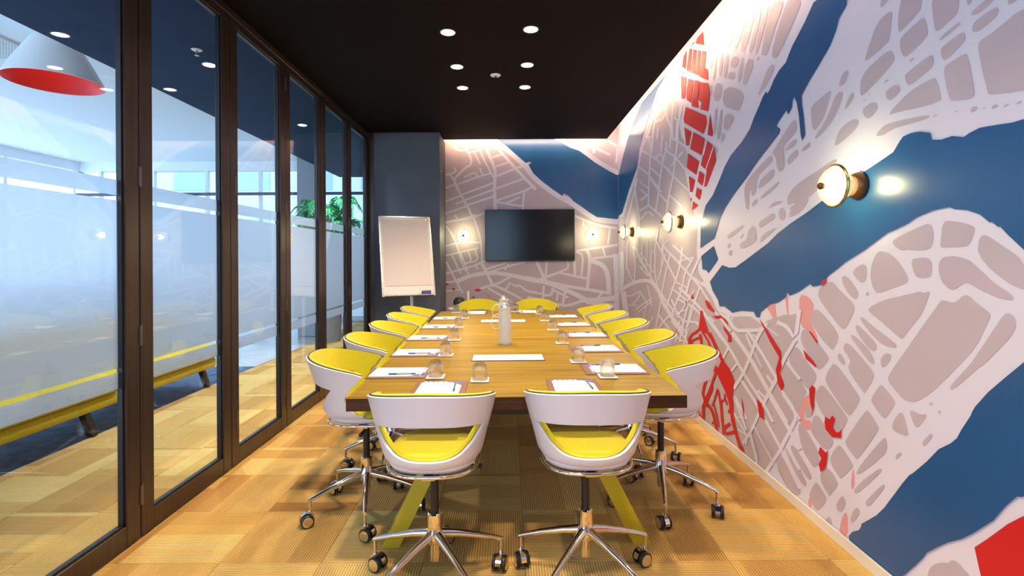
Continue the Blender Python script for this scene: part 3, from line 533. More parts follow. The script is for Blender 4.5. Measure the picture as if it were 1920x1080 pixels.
        [2.303,0.173,2.298,0.185,2.293,0.195,2.288,0.204,2.282,0.213,2.275,0.22,2.269,0.225,2.264,0.228,2.259,0.229,2.254,0.228,2.252,0.226,2.25,0.223,2.25,0.218,2.251,0.212,2.254,0.204,2.26,0.195,2.267,0.182,2.277,0.168,2.285,0.157,2.292,0.149,2.297,0.144,2.3,0.142,2.303,0.142,2.305,0.143,2.307,0.145,2.308,0.15,2.308,0.155,2.306,0.163],
        [2.483,0.068,2.475,0.076,2.468,0.082,2.461,0.084,2.454,0.084,2.448,0.08,2.444,0.076,2.442,0.072,2.442,0.066,2.445,0.06,2.449,0.055,2.455,0.051,2.462,0.048,2.471,0.047,2.478,0.046,2.484,0.047,2.488,0.049,2.491,0.051,2.491,0.056,2.488,0.061],
        [2.936,0.163,2.925,0.181,2.915,0.195,2.906,0.205,2.898,0.211,2.891,0.213,2.879,0.21,2.862,0.204,2.839,0.193,2.813,0.179,2.788,0.165,2.767,0.151,2.747,0.136,2.73,0.122,2.718,0.11,2.71,0.099,2.707,0.091,2.709,0.084,2.713,0.077,2.72,0.071,2.73,0.065,2.742,0.06,2.757,0.057,2.773,0.055,2.791,0.056,2.811,0.058,2.832,0.064,2.856,0.074,2.882,0.088,2.91,0.107,2.928,0.126,2.937,0.144],
        [2.849,0.279,2.842,0.283,2.832,0.283,2.82,0.279,2.804,0.272,2.786,0.261,2.766,0.248,2.743,0.234,2.717,0.219,2.69,0.202,2.67,0.188,2.656,0.177,2.65,0.168,2.65,0.163,2.651,0.158,2.654,0.153,2.659,0.148,2.665,0.144,2.674,0.143,2.688,0.146,2.706,0.152,2.727,0.163,2.75,0.176,2.773,0.193,2.797,0.213,2.821,0.237,2.838,0.256,2.848,0.27],
        [2.794,0.312,2.782,0.319,2.769,0.32,2.753,0.318,2.734,0.311,2.714,0.299,2.694,0.287,2.674,0.274,2.653,0.261,2.633,0.246,2.618,0.234,2.609,0.225,2.605,0.218,2.606,0.213,2.609,0.208,2.614,0.204,2.619,0.2,2.627,0.197,2.637,0.198,2.651,0.202,2.669,0.209,2.69,0.221,2.711,0.234,2.733,0.247,2.755,0.262,2.777,0.278,2.791,0.292,2.797,0.304],
        [1.88,0.182,1.871,0.202,1.856,0.222,1.836,0.24,1.818,0.253,1.801,0.261,1.791,0.27,1.787,0.279,1.777,0.286,1.763,0.289,1.749,0.287,1.737,0.281,1.725,0.276,1.715,0.273,1.73,0.245,1.772,0.19,1.816,0.155,1.861,0.142,1.885,0.145,1.885,0.162],
        [2.579,2.149,2.568,2.153,2.552,2.157,2.532,2.162,2.507,2.168,2.478,2.173,2.456,2.176,2.441,2.177,2.433,2.176,2.432,2.172,2.434,2.164,2.439,2.15,2.448,2.132,2.459,2.109,2.472,2.088,2.485,2.07,2.499,2.054,2.514,2.042,2.527,2.032,2.54,2.024,2.551,2.02,2.56,2.018,2.569,2.021,2.576,2.029,2.581,2.041,2.585,2.059,2.589,2.075,2.591,2.091,2.593,2.106,2.595,2.121,2.593,2.132,2.588,2.142],
        [2.39,2.145,2.383,2.147,2.376,2.148,2.368,2.148,2.361,2.147,2.354,2.145,2.349,2.141,2.346,2.136,2.346,2.13,2.347,2.123,2.351,2.112,2.359,2.099,2.37,2.083,2.385,2.063,2.401,2.046,2.42,2.03,2.441,2.016,2.464,2.004,2.484,1.994,2.503,1.986,2.519,1.98,2.533,1.975,2.543,1.973,2.552,1.972,2.557,1.974,2.56,1.977,2.556,1.983,2.545,1.993,2.527,2.006,2.503,2.021,2.48,2.039,2.46,2.059,2.442,2.081,2.425,2.105,2.411,2.124,2.399,2.137],
        [2.364,2.203,2.355,2.216,2.347,2.225,2.338,2.231,2.329,2.233,2.32,2.232,2.313,2.23,2.309,2.227,2.306,2.222,2.306,2.217,2.308,2.211,2.311,2.204,2.315,2.196,2.321,2.187,2.327,2.181,2.334,2.176,2.342,2.175,2.35,2.175,2.357,2.176,2.363,2.177,2.368,2.179,2.371,2.181,2.372,2.185,2.369,2.193],
        [2.326,2.074,2.317,2.088,2.308,2.099,2.299,2.108,2.291,2.113,2.283,2.116,2.277,2.116,2.274,2.113,2.272,2.108,2.272,2.099,2.274,2.092,2.279,2.085,2.287,2.078,2.297,2.072,2.306,2.067,2.315,2.062,2.322,2.059,2.329,2.056,2.332,2.058,2.331,2.064],
        [2.23,2.121,2.228,2.144,2.217,2.164,2.2,2.18,2.175,2.193,2.143,2.202,2.117,2.209,2.096,2.214,2.079,2.217,2.067,2.218,2.058,2.216,2.05,2.211,2.043,2.204,2.039,2.194,2.036,2.185,2.034,2.177,2.034,2.171,2.035,2.166,2.04,2.16,2.05,2.153,2.064,2.145,2.084,2.135,2.104,2.126,2.125,2.116,2.148,2.106,2.172,2.097,2.191,2.089,2.207,2.085,2.218,2.083,2.224,2.085,2.228,2.091,2.23,2.103],
        [2.192,2.255,2.185,2.268,2.176,2.284,2.166,2.301,2.154,2.32,2.142,2.34,2.126,2.356,2.109,2.368,2.09,2.374,2.069,2.376,2.054,2.375,2.045,2.369,2.042,2.36,2.045,2.347,2.047,2.334,2.05,2.319,2.052,2.304,2.054,2.289,2.056,2.276,2.058,2.267,2.061,2.261,2.064,2.258,2.072,2.254,2.088,2.249,2.109,2.243,2.138,2.236,2.161,2.231,2.179,2.228,2.19,2.229,2.195,2.231,2.197,2.237,2.196,2.245],
        [2.108,2.427,2.106,2.435,2.104,2.443,2.102,2.449,2.1,2.453,2.098,2.457,2.093,2.457,2.085,2.455,2.073,2.45,2.059,2.442,2.05,2.436,2.047,2.432,2.048,2.429,2.056,2.427,2.064,2.425,2.073,2.423,2.083,2.42,2.094,2.417,2.102,2.418,2.107,2.421],
        [2.052,2.062,2.039,2.063,2.028,2.063,2.019,2.061,2.013,2.057,2.009,2.052,2.006,2.047,2.005,2.041,2.005,2.036,2.007,2.032,2.011,2.027,2.017,2.023,2.026,2.019,2.038,2.015,2.047,2.013,2.055,2.012,2.062,2.014,2.066,2.016,2.07,2.02,2.074,2.025,2.076,2.031,2.079,2.038,2.08,2.044,2.08,2.049,2.079,2.053,2.076,2.055,2.071,2.058,2.063,2.06],
        [2.211,2.021,2.207,2.024,2.2,2.027,2.191,2.029,2.179,2.031,2.165,2.033,2.153,2.032,2.144,2.029,2.137,2.024,2.132,2.017,2.129,2.01,2.127,2.005,2.127,2,2.128,1.996,2.131,1.992,2.138,1.987,2.147,1.981,2.159,1.975,2.17,1.972,2.18,1.972,2.189,1.975,2.197,1.981,2.203,1.987,2.208,1.993,2.212,2,2.214,2.006,2.214,2.012,2.213,2.017],
        [2.393,1.937,2.383,1.954,2.369,1.968,2.35,1.978,2.327,1.986,2.299,1.991,2.277,1.992,2.261,1.99,2.248,1.984,2.241,1.975,2.241,1.965,2.247,1.956,2.261,1.946,2.281,1.936,2.302,1.927,2.323,1.919,2.344,1.912,2.366,1.906,2.382,1.902,2.394,1.901,2.402,1.902,2.404,1.906,2.404,1.913,2.4,1.923],
        [2.207,2.06,2.201,2.062,2.197,2.062,2.195,2.062,2.195,2.061,2.197,2.059,2.2,2.057,2.203,2.056,2.206,2.056,2.211,2.057,2.212,2.057,2.211,2.059],
        [2.178,2.075,2.174,2.076,2.171,2.076,2.17,2.075,2.171,2.074,2.173,2.072,2.175,2.071,2.177,2.07,2.179,2.071,2.181,2.072,2.181,2.073,2.18,2.074],
        [2.082,2.1,2.077,2.101,2.072,2.101,2.068,2.101,2.065,2.1,2.062,2.098,2.062,2.097,2.063,2.096,2.067,2.095,2.074,2.094,2.079,2.094,2.083,2.095,2.086,2.095,2.088,2.097,2.088,2.098,2.086,2.099],
        [2.012,2.295,2.013,2.31,2.012,2.325,2.011,2.34,2.007,2.356,2.003,2.371,1.999,2.383,1.995,2.393,1.991,2.399,1.988,2.402,1.98,2.402,1.968,2.398,1.951,2.391,1.93,2.38,1.915,2.369,1.905,2.357,1.899,2.345,1.899,2.331,1.9,2.321,1.903,2.312,1.908,2.306,1.915,2.302,1.925,2.297,1.938,2.291,1.954,2.286,1.974,2.279,1.989,2.274,2,2.271,2.007,2.27,2.008,2.271,2.01,2.275,2.011,2.283],
        [1.997,2.242,1.992,2.245,1.982,2.249,1.968,2.254,1.95,2.259,1.927,2.266,1.91,2.27,1.898,2.272,1.89,2.271,1.887,2.268,1.884,2.263,1.881,2.255,1.878,2.243,1.875,2.23,1.873,2.218,1.872,2.209,1.872,2.202,1.873,2.197,1.879,2.192,1.89,2.185,1.907,2.178,1.93,2.17,1.948,2.164,1.963,2.16,1.972,2.159,1.977,2.16,1.982,2.163,1.987,2.168,1.991,2.174,1.995,2.181,1.998,2.19,2.001,2.199,2.003,2.209,2.003,2.221,2.003,2.23,2,2.237],
        [1.811,2.317,1.782,2.302,1.761,2.287,1.748,2.272,1.742,2.256,1.743,2.24,1.746,2.228,1.75,2.218,1.757,2.212,1.767,2.21,1.776,2.207,1.786,2.204,1.797,2.2,1.808,2.196,1.817,2.194,1.825,2.193,1.83,2.194,1.834,2.196,1.837,2.201,1.84,2.209,1.842,2.219,1.844,2.232,1.846,2.248,1.848,2.265,1.85,2.285,1.852,2.307,1.846,2.32,1.832,2.323],
        [1.702,2.259,1.693,2.254,1.687,2.25,1.685,2.245,1.686,2.239,1.691,2.234,1.695,2.23,1.699,2.227,1.702,2.225,1.705,2.225,1.707,2.227,1.709,2.232,1.711,2.24,1.713,2.251,1.712,2.257,1.708,2.26],
        [1.691,2.196,1.687,2.199,1.68,2.201,1.672,2.204,1.662,2.207,1.65,2.21,1.64,2.211,1.632,2.211,1.626,2.209,1.622,2.206,1.619,2.203,1.618,2.2,1.618,2.197,1.621,2.195,1.625,2.193,1.632,2.19,1.641,2.187,1.652,2.183,1.662,2.181,1.671,2.18,1.678,2.18,1.683,2.182,1.688,2.183,1.691,2.185,1.694,2.187,1.696,2.189,1.696,2.191,1.695,2.193],
        [1.691,2.146,1.688,2.152,1.682,2.157,1.672,2.161,1.658,2.165,1.64,2.168,1.627,2.17,1.617,2.17,1.611,2.17,1.608,2.168,1.606,2.165,1.604,2.162,1.603,2.158,1.603,2.154,1.603,2.15,1.605,2.146,1.607,2.143,1.61,2.14,1.616,2.137,1.625,2.133,1.636,2.129,1.649,2.125,1.661,2.122,1.67,2.12,1.677,2.121,1.681,2.123,1.684,2.125,1.687,2.127,1.69,2.13,1.692,2.133,1.692,2.137,1.692,2.141],
        [1.67,2.08,1.666,2.083,1.661,2.085,1.653,2.088,1.644,2.09,1.632,2.092,1.619,2.095,1.605,2.1,1.589,2.105,1.572,2.111,1.559,2.116,1.549,2.119,1.542,2.121,1.539,2.121,1.53,2.121,1.515,2.121,1.495,2.122,1.47,2.122,1.452,2.105,1.441,2.073,1.435,2.023,1.436,1.957,1.441,1.909,1.452,1.878,1.468,1.863,1.49,1.867,1.514,1.871,1.538,1.876,1.563,1.88,1.589,1.886,1.61,1.89,1.625,1.894,1.633,1.897,1.636,1.899,1.64,1.911,1.645,1.934,1.653,1.966,1.662,2.01,1.668,2.043,1.67,2.067],
        [1.817,2.162,1.814,2.164,1.806,2.167,1.796,2.171,1.782,2.175,1.764,2.18,1.751,2.182,1.742,2.183,1.737,2.183,1.736,2.18,1.735,2.178,1.736,2.176,1.738,2.174,1.74,2.172,1.746,2.17,1.756,2.167,1.77,2.163,1.787,2.158,1.801,2.155,1.811,2.154,1.817,2.154,1.819,2.155,1.82,2.157,1.819,2.159],
        [1.814,2.12,1.812,2.123,1.805,2.126,1.794,2.13,1.778,2.134,1.758,2.138,1.743,2.141,1.732,2.142,1.725,2.141,1.723,2.139,1.721,2.136,1.72,2.132,1.719,2.127,1.719,2.121,1.72,2.116,1.722,2.112,1.725,2.108,1.729,2.105,1.735,2.101,1.744,2.096,1.756,2.09,1.77,2.083,1.782,2.078,1.792,2.076,1.799,2.075,1.803,2.077,1.806,2.08,1.809,2.086,1.812,2.093,1.814,2.102,1.815,2.11,1.815,2.116],
        [1.8,2.048,1.798,2.05,1.792,2.053,1.782,2.056,1.768,2.059,1.75,2.062,1.736,2.064,1.726,2.064,1.719,2.063,1.715,2.061,1.711,2.051,1.706,2.034,1.7,2.008,1.695,1.975,1.69,1.95,1.687,1.931,1.686,1.92,1.686,1.915,1.687,1.912,1.689,1.909,1.691,1.906,1.695,1.905,1.702,1.904,1.713,1.905,1.727,1.908,1.744,1.912,1.759,1.915,1.769,1.919,1.775,1.922,1.777,1.925,1.779,1.93,1.782,1.937,1.785,1.946,1.788,1.956,1.791,1.969,1.794,1.983,1.797,1.999,1.8,2.017,1.801,2.031,1.801,2.041],
        [1.978,2.084,1.976,2.087,1.966,2.091,1.951,2.096,1.928,2.102,1.9,2.109,1.879,2.114,1.865,2.116,1.857,2.116,1.854,2.114,1.852,2.111,1.851,2.106,1.849,2.101,1.848,2.094,1.847,2.088,1.848,2.082,1.849,2.078,1.851,2.074,1.858,2.069,1.87,2.063,1.888,2.057,1.911,2.049,1.93,2.044,1.944,2.04,1.954,2.039,1.958,2.04,1.963,2.043,1.968,2.048,1.972,2.056,1.976,2.065,1.978,2.073,1.979,2.079],
        [1.951,2.138,1.946,2.139,1.942,2.14,1.939,2.139,1.937,2.138,1.935,2.136,1.935,2.135,1.937,2.133,1.94,2.132,1.945,2.13,1.949,2.13,1.952,2.13,1.955,2.131,1.956,2.133,1.956,2.135,1.955,2.136],
        [1.571,2.169,1.569,2.177,1.566,2.181,1.56,2.182,1.551,2.18,1.54,2.174,1.534,2.169,1.532,2.165,1.535,2.161,1.543,2.159,1.55,2.157,1.557,2.156,1.562,2.156,1.566,2.157,1.569,2.159,1.57,2.163],
        [1.699,1.868,1.696,1.871,1.692,1.872,1.689,1.873,1.685,1.873,1.68,1.872,1.677,1.871,1.676,1.87,1.675,1.867,1.676,1.865,1.677,1.863,1.68,1.861,1.684,1.859,1.689,1.857,1.693,1.857,1.696,1.857,1.699,1.859,1.7,1.861,1.701,1.863,1.7,1.866],
        [1.625,1.854,1.623,1.856,1.62,1.857,1.616,1.857,1.613,1.857,1.608,1.856,1.606,1.854,1.606,1.852,1.607,1.85,1.611,1.847,1.615,1.846,1.618,1.845,1.621,1.846,1.624,1.848,1.625,1.85,1.626,1.852],
        [1.582,1.846,1.577,1.847,1.573,1.848,1.571,1.848,1.57,1.848,1.57,1.846,1.571,1.845,1.573,1.844,1.576,1.843,1.58,1.842,1.584,1.841,1.586,1.841,1.587,1.841,1.588,1.842,1.587,1.843,1.585,1.844],
        [1.542,1.842,1.538,1.844,1.534,1.844,1.532,1.844,1.531,1.843,1.531,1.841,1.532,1.839,1.534,1.838,1.536,1.838,1.54,1.837,1.543,1.837,1.545,1.838,1.547,1.838,1.548,1.839,1.547,1.839,1.546,1.841],
        [1.845,1.887,1.838,1.889,1.833,1.889,1.831,1.889,1.831,1.888,1.834,1.885,1.837,1.884,1.841,1.883,1.845,1.883,1.849,1.884,1.851,1.885,1.849,1.886],
        [1.757,1.879,1.753,1.88,1.751,1.879,1.75,1.879,1.749,1.878,1.75,1.876,1.751,1.875,1.753,1.875,1.755,1.876,1.758,1.877,1.759,1.878,1.758,1.879],
        [1.653,1.859,1.651,1.86,1.649,1.861,1.648,1.86,1.648,1.859,1.649,1.857,1.65,1.856,1.652,1.855,1.653,1.855,1.655,1.856,1.656,1.857,1.655,1.858],
        [2.821,1.986,2.795,1.998,2.767,2.007,2.738,2.011,2.722,2.008,2.719,1.998,2.724,1.989,2.736,1.981,2.762,1.974,2.802,1.968,2.825,1.968,2.832,1.975],
        [2.79,1.931,2.742,1.949,2.715,1.95,2.709,1.936,2.71,1.925,2.72,1.916,2.742,1.905,2.778,1.891,2.799,1.886,2.806,1.889,2.811,1.899,2.814,1.914],
        [2.663,1.949,2.627,1.962,2.605,1.966,2.597,1.96,2.597,1.953,2.605,1.945,2.624,1.938,2.654,1.932,2.672,1.932,2.678,1.939],
        [2.959,1.998,2.922,2.022,2.862,2.059,2.78,2.11,2.735,2.122,2.723,2.096,2.718,2.075,2.722,2.058,2.753,2.039,2.816,2.016,2.849,1.997,2.849,1.982,2.846,1.951,2.839,1.904,2.85,1.875,2.878,1.862,2.899,1.864,2.913,1.88,2.924,1.905,2.93,1.937,2.941,1.96,2.956,1.973,2.967,1.981,2.974,1.985],
        [3.307,1.85,3.274,1.876,3.188,1.913,3.055,1.96,2.986,1.976,2.971,1.965,2.967,1.952,2.975,1.938,3.021,1.919,3.108,1.893,3.157,1.855,3.161,1.805,3.179,1.774,3.209,1.761,3.227,1.767,3.231,1.793,3.239,1.803,3.253,1.796,3.26,1.767,3.261,1.715,3.27,1.685,3.288,1.678,3.304,1.697,3.317,1.743,3.324,1.784,3.324,1.819],
        [3.123,1.833,3.111,1.848,3.068,1.865,2.998,1.883,2.96,1.889,2.953,1.882,2.951,1.868,2.955,1.849,2.997,1.829,3.079,1.807,3.128,1.797,3.14,1.801,3.142,1.809,3.134,1.82],
        [3.059,1.761,2.956,1.793,2.903,1.806,2.896,1.801,2.907,1.791,2.936,1.776,2.988,1.758,3.066,1.738,3.108,1.731,3.112,1.74],
        [3.207,1.725,3.173,1.736,3.155,1.734,3.153,1.719,3.168,1.706,3.2,1.694,3.219,1.696,3.223,1.712],
        [3.012,1.667,2.981,1.685,2.94,1.694,2.89,1.692,2.869,1.688,2.876,1.681,2.901,1.676,2.944,1.673,2.981,1.668,3.012,1.661],
        [2.795,1.605,2.788,1.619,2.746,1.639,2.671,1.663,2.63,1.673,2.618,1.668,2.633,1.65,2.675,1.619,2.72,1.6,2.767,1.593,2.794,1.591,2.797,1.595],
        [2.894,1.645,2.866,1.652,2.847,1.638,2.837,1.603,2.848,1.583,2.879,1.58,2.898,1.594,2.905,1.626],
        [3.12,1.59,3.079,1.602,3.032,1.614,2.978,1.627,2.95,1.624,2.947,1.604,2.965,1.59,3.007,1.581,3.052,1.569,3.1,1.553,3.129,1.555,3.137,1.575],
        [3.251,1.556,3.211,1.569,3.183,1.554,3.167,1.513,3.167,1.485,3.184,1.468,3.228,1.451,3.3,1.434,3.352,1.426,3.38,1.429,3.392,1.439,3.387,1.457,3.363,1.47,3.321,1.477,3.293,1.498,3.278,1.533],
        [3.117,1.476,3.101,1.497,3.054,1.516,2.981,1.534,2.944,1.541,2.94,1.537,2.96,1.525,3.006,1.505,3.049,1.486,3.089,1.467,3.113,1.46,3.121,1.464],
        [3.587,1.508,3.581,1.522,3.515,1.545,3.393,1.575,3.34,1.583,3.35,1.57,3.398,1.549,3.489,1.519,3.549,1.503,3.576,1.502],
        [3.384,1.504,3.346,1.525,3.334,1.527,3.348,1.51,3.368,1.499,3.392,1.496],
        [3.574,1.458,3.542,1.466,3.534,1.459,3.55,1.436,3.566,1.431,3.582,1.446],
        [3.559,1.41,3.516,1.418,3.506,1.409,3.527,1.381,3.548,1.376,3.57,1.395],
        [2.778,2.007,2.746,2.012,2.727,2.01,2.72,2.001,2.736,1.992,2.775,1.983,2.795,1.984,2.795,1.997],
        [2.774,1.938,2.732,1.947,2.71,1.945,2.707,1.929,2.728,1.916,2.773,1.902,2.796,1.905,2.795,1.924],
        [2.655,1.951,2.617,1.963,2.598,1.965,2.598,1.956,2.616,1.946,2.651,1.934,2.67,1.932,2.673,1.94],
        [2.55,1.978,2.523,1.985,2.515,1.985,2.526,1.977,2.539,1.974,2.556,1.975],
        [2.778,1.648,2.74,1.658,2.702,1.669,2.665,1.679,2.653,1.677,2.665,1.664,2.699,1.65,2.756,1.634,2.788,1.63,2.795,1.638],
        [3.855,3.195,3.842,3.24,3.774,3.25,3.657,3.225,3.585,3.198,3.553,3.167,3.55,3.126,3.578,3.073,3.656,3.076,3.791,3.139],
        [3.902,3.062,3.901,3.117,3.831,3.113,3.699,3.055,3.64,2.998,3.646,2.937,3.71,2.938,3.836,3.001],
        [3.596,2.94,3.557,3.032,3.527,3.093,3.505,3.125,3.469,3.13,3.419,3.109,3.395,3.076,3.395,3.031,3.426,2.968,3.488,2.885,3.543,2.855,3.591,2.88],
        [3.452,2.867,3.401,2.95,3.371,3.01,3.361,3.05,3.33,3.059,3.279,3.037,3.261,3.006,3.275,2.965,3.313,2.907,3.376,2.831,3.425,2.8,3.46,2.817],
        [3.354,2.811,3.306,2.901,3.273,2.962,3.255,2.996,3.223,3.004,3.18,2.986,3.163,2.957,3.172,2.915,3.205,2.853,3.264,2.769,3.315,2.736,3.357,2.755],
        [3.238,2.739,3.197,2.803,3.164,2.864,3.138,2.923,3.113,2.948,3.089,2.94,3.085,2.911,3.102,2.862,3.133,2.797,3.181,2.717,3.218,2.684,3.245,2.699],
        [3.162,2.701,3.128,2.77,3.098,2.833,3.073,2.891,3.045,2.915,3.014,2.908,3.006,2.88,3.022,2.831,3.056,2.768,3.11,2.689,3.148,2.653,3.169,2.661],
        [3.084,2.658,3.059,2.719,3.029,2.784,2.993,2.851,2.941,2.87,2.873,2.843,2.844,2.82,2.851,2.801,2.875,2.771,2.919,2.73,2.961,2.68,3.004,2.62,3.037,2.594,3.06,2.603,3.078,2.612,3.09,2.622],
        [2.968,2.575,2.96,2.611,2.923,2.672,2.858,2.753,2.817,2.797,2.797,2.805,2.754,2.793,2.691,2.76,2.676,2.727,2.708,2.693,2.765,2.642,2.853,2.572,2.91,2.536,2.931,2.539,2.95,2.545,2.965,2.553],
        [3.898,2.886,3.884,2.94,3.858,2.958,3.821,2.94,3.812,2.902,3.832,2.844,3.857,2.825,3.889,2.847],
        [3.805,2.771,3.779,2.865,3.757,2.908,3.74,2.9,3.746,2.851,3.777,2.757,3.799,2.713,3.812,2.72],
        [3.709,2.764,3.685,2.834,3.662,2.862,3.639,2.85,3.64,2.809,3.663,2.738,3.686,2.709,3.71,2.722],
        [3.63,2.717,3.606,2.79,3.581,2.82,3.554,2.806,3.552,2.764,3.575,2.692,3.6,2.661,3.627,2.674],
        [3.523,2.73,3.507,2.759,3.469,2.761,3.409,2.737,3.389,2.711,3.409,2.682,3.447,2.68,3.503,2.704],
        [3.567,2.657,3.551,2.677,3.516,2.675,3.465,2.651,3.445,2.628,3.455,2.607,3.488,2.608,3.546,2.634],
        [3.405,2.608,3.375,2.678,3.348,2.707,3.325,2.695,3.328,2.654,3.357,2.583,3.384,2.553,3.408,2.566],
        [3.333,2.566,3.295,2.636,3.25,2.657,3.197,2.632,3.2,2.591,3.258,2.53,3.304,2.507,3.336,2.523],
        [3.13,2.392,3.076,2.453,3.034,2.491,3.003,2.51,2.972,2.512,2.943,2.499,2.951,2.475,2.996,2.44,3.052,2.408,3.122,2.377],
        [3.807,2.6,3.782,2.658,3.737,2.672,3.673,2.645,3.656,2.604,3.686,2.547,3.73,2.531,3.789,2.558],
        [3.652,2.516,3.623,2.579,3.528,2.572,3.377,2.5,3.326,2.44,3.364,2.388,3.398,2.365,3.428,2.374,3.496,2.403,3.608,2.456],
        [3.637,2.337,3.62,2.388,3.568,2.395,3.484,2.359,3.474,2.324,3.537,2.287,3.588,2.279,3.627,2.301],
        [3.744,2.312,3.708,2.412,3.678,2.456,3.656,2.447,3.659,2.392,3.689,2.29,3.719,2.244,3.748,2.256],
        [3.813,2.363,3.794,2.454,3.772,2.494,3.748,2.485,3.746,2.434,3.765,2.341,3.787,2.3,3.811,2.311],
        [3.687,2.241,3.675,2.273,3.652,2.279,3.619,2.261,3.616,2.241,3.644,2.219,3.667,2.212,3.684,2.221],
        [3.871,2.701,3.852,2.695,3.84,2.675,3.834,2.642,3.838,2.623,3.85,2.617,3.863,2.636,3.875,2.682],
        [3.142,2.614,3.133,2.624,3.126,2.625,3.119,2.618,3.119,2.61,3.126,2.6,3.134,2.599,3.142,2.606],
        [4.707,2.736,4.677,2.796,4.645,2.819,4.609,2.804,4.6,2.765,4.619,2.7,4.652,2.676,4.698,2.696],
        [4.584,2.679,4.565,2.746,4.534,2.77,4.491,2.751,4.479,2.71,4.497,2.646,4.527,2.622,4.571,2.637],
        [4.738,2.558,4.727,2.631,4.708,2.662,4.68,2.651,4.671,2.609,4.682,2.533,4.701,2.502,4.729,2.515],
        [4.645,2.512,4.635,2.586,4.612,2.617,4.576,2.605,4.564,2.56,4.574,2.483,4.596,2.452,4.632,2.467],
        [4.772,2.526,4.752,2.565,4.705,2.572,4.631,2.547,4.569,2.5,4.517,2.433,4.561,2.425,4.706,2.478],
        [4.531,2.415,4.504,2.445,4.475,2.432,4.442,2.377,4.409,2.316,4.378,2.251,4.371,2.197,4.387,2.153,4.454,2.165,4.573,2.236,4.612,2.305,4.567,2.369],
        [3.684,2.248,3.666,2.273,3.644,2.277,3.616,2.26,3.619,2.239,3.653,2.213,3.676,2.209,3.687,2.226],
        [3.782,2.203,3.746,2.19,3.737,2.171,3.756,2.145,3.774,2.151,3.791,2.19],
        [1.11,2.071,1.181,2.084,1.232,2.111,1.264,2.151,1.277,2.204,1.27,2.27,1.253,2.318,1.224,2.348,1.185,2.359,1.134,2.353,1.093,2.33,1.061,2.29,1.038,2.234,1.024,2.161,1.032,2.109,1.06,2.079],
        [1.221,2.418,1.284,2.432,1.329,2.457,1.357,2.493,1.367,2.542,1.36,2.601,1.338,2.646,1.301,2.676,1.249,2.691,1.182,2.691,1.135,2.673,1.107,2.636,1.099,2.581,1.11,2.508,1.134,2.456,1.171,2.427],
        [1.312,2.778,1.379,2.782,1.426,2.801,1.455,2.838,1.464,2.89,1.455,2.959,1.432,3.009,1.398,3.039,1.351,3.049,1.292,3.04,1.248,3.017,1.22,2.981,1.206,2.931,1.208,2.868,1.227,2.822,1.261,2.792],
        [0.798,2.082,0.86,2.103,0.906,2.133,0.936,2.171,0.95,2.218,0.948,2.273,0.93,2.311,0.895,2.332,0.843,2.335,0.775,2.321,0.726,2.295,0.696,2.257,0.685,2.207,0.693,2.144,0.715,2.102,0.75,2.082],
        [0.879,2.443,0.939,2.447,0.986,2.467,1.019,2.502,1.04,2.553,1.047,2.619,1.035,2.667,1.005,2.696,0.956,2.707,0.888,2.698,0.837,2.677,0.803,2.641,0.787,2.593,0.788,2.53,0.804,2.485,0.834,2.456],
        [0.94,2.769,1.009,2.782,1.059,2.806,1.089,2.843,1.1,2.892,1.091,2.952,1.071,2.994,1.039,3.016,0.996,3.019,0.942,3.002,0.899,2.976,0.869,2.939,0.851,2.892,0.845,2.835,0.858,2.796,0.889,2.774],
        [0.397,2.099,0.469,2.11,0.524,2.134,0.562,2.169,0.583,2.217,0.587,2.276,0.576,2.317,0.549,2.34,0.507,2.344,0.45,2.329,0.403,2.304,0.365,2.268,0.336,2.223,0.317,2.167,0.321,2.127,0.348,2.105],
        [0.506,2.418,0.578,2.431,0.63,2.459,0.663,2.5,0.677,2.556,0.672,2.625,0.651,2.674,0.614,2.701,0.561,2.707,0.493,2.692,0.442,2.663,0.409,2.621,0.393,2.567,0.395,2.499,0.415,2.451,0.451,2.424],
        [0.593,2.753,0.644,2.767,0.685,2.795,0.718,2.836,0.741,2.891,0.755,2.959,0.746,3.007,0.714,3.032,0.659,3.037,0.581,3.02,0.526,2.991,0.494,2.95,0.484,2.896,0.497,2.83,0.52,2.784,0.552,2.758],
        [0.046,2.097,0.111,2.113,0.164,2.141,0.205,2.183,0.234,2.236,0.251,2.303,0.246,2.349,0.219,2.376,0.171,2.384,0.1,2.371,0.044,2.344,0.003,2.303,-0.023,2.248,-0.034,2.178,-0.026,2.129,0.001,2.102],
        [0.146,2.432,0.233,2.452,0.295,2.483,0.332,2.525,0.346,2.579,0.335,2.644,0.31,2.689,0.273,2.715,0.223,2.72,0.16,2.706,0.109,2.677,0.071,2.635,0.047,2.578,0.035,2.508,0.047,2.46,0.084,2.435],
        [0.224,2.754,0.295,2.766,0.347,2.793,0.382,2.836,0.399,2.896,0.397,2.97,0.379,3.02,0.344,3.044,0.293,3.043,0.224,3.016,0.173,2.981,0.138,2.937,0.12,2.886,0.12,2.826,0.137,2.784,0.172,2.76],
        [0.005,0.073,0.082,0.089,0.137,0.112,0.171,0.142,0.183,0.181,0.173,0.227,0.153,0.259,0.124,0.279,0.085,0.284,0.037,0.277,-0.005,0.258,-0.038,0.227,-0.065,0.185,-0.083,0.131,-0.078,0.094,-0.049,0.075],
        [-0.302,2.07,-0.237,2.084,-0.186,2.11,-0.147,2.148,-0.122,2.198,-0.11,2.261,-0.12,2.305,-0.154,2.333,-0.211,2.343,-0.291,2.336,-0.351,2.313,-0.389,2.275,-0.407,2.221,-0.403,2.152,-0.385,2.104,-0.351,2.076],
        [-0.218,2.453,-0.153,2.459,-0.101,2.478,-0.062,2.511,-0.036,2.558,-0.023,2.619,-0.029,2.661,-0.054,2.686,-0.098,2.692,-0.161,2.681,-0.212,2.659,-0.251,2.626,-0.278,2.582,-0.293,2.527,-0.288,2.487,-0.263,2.463],
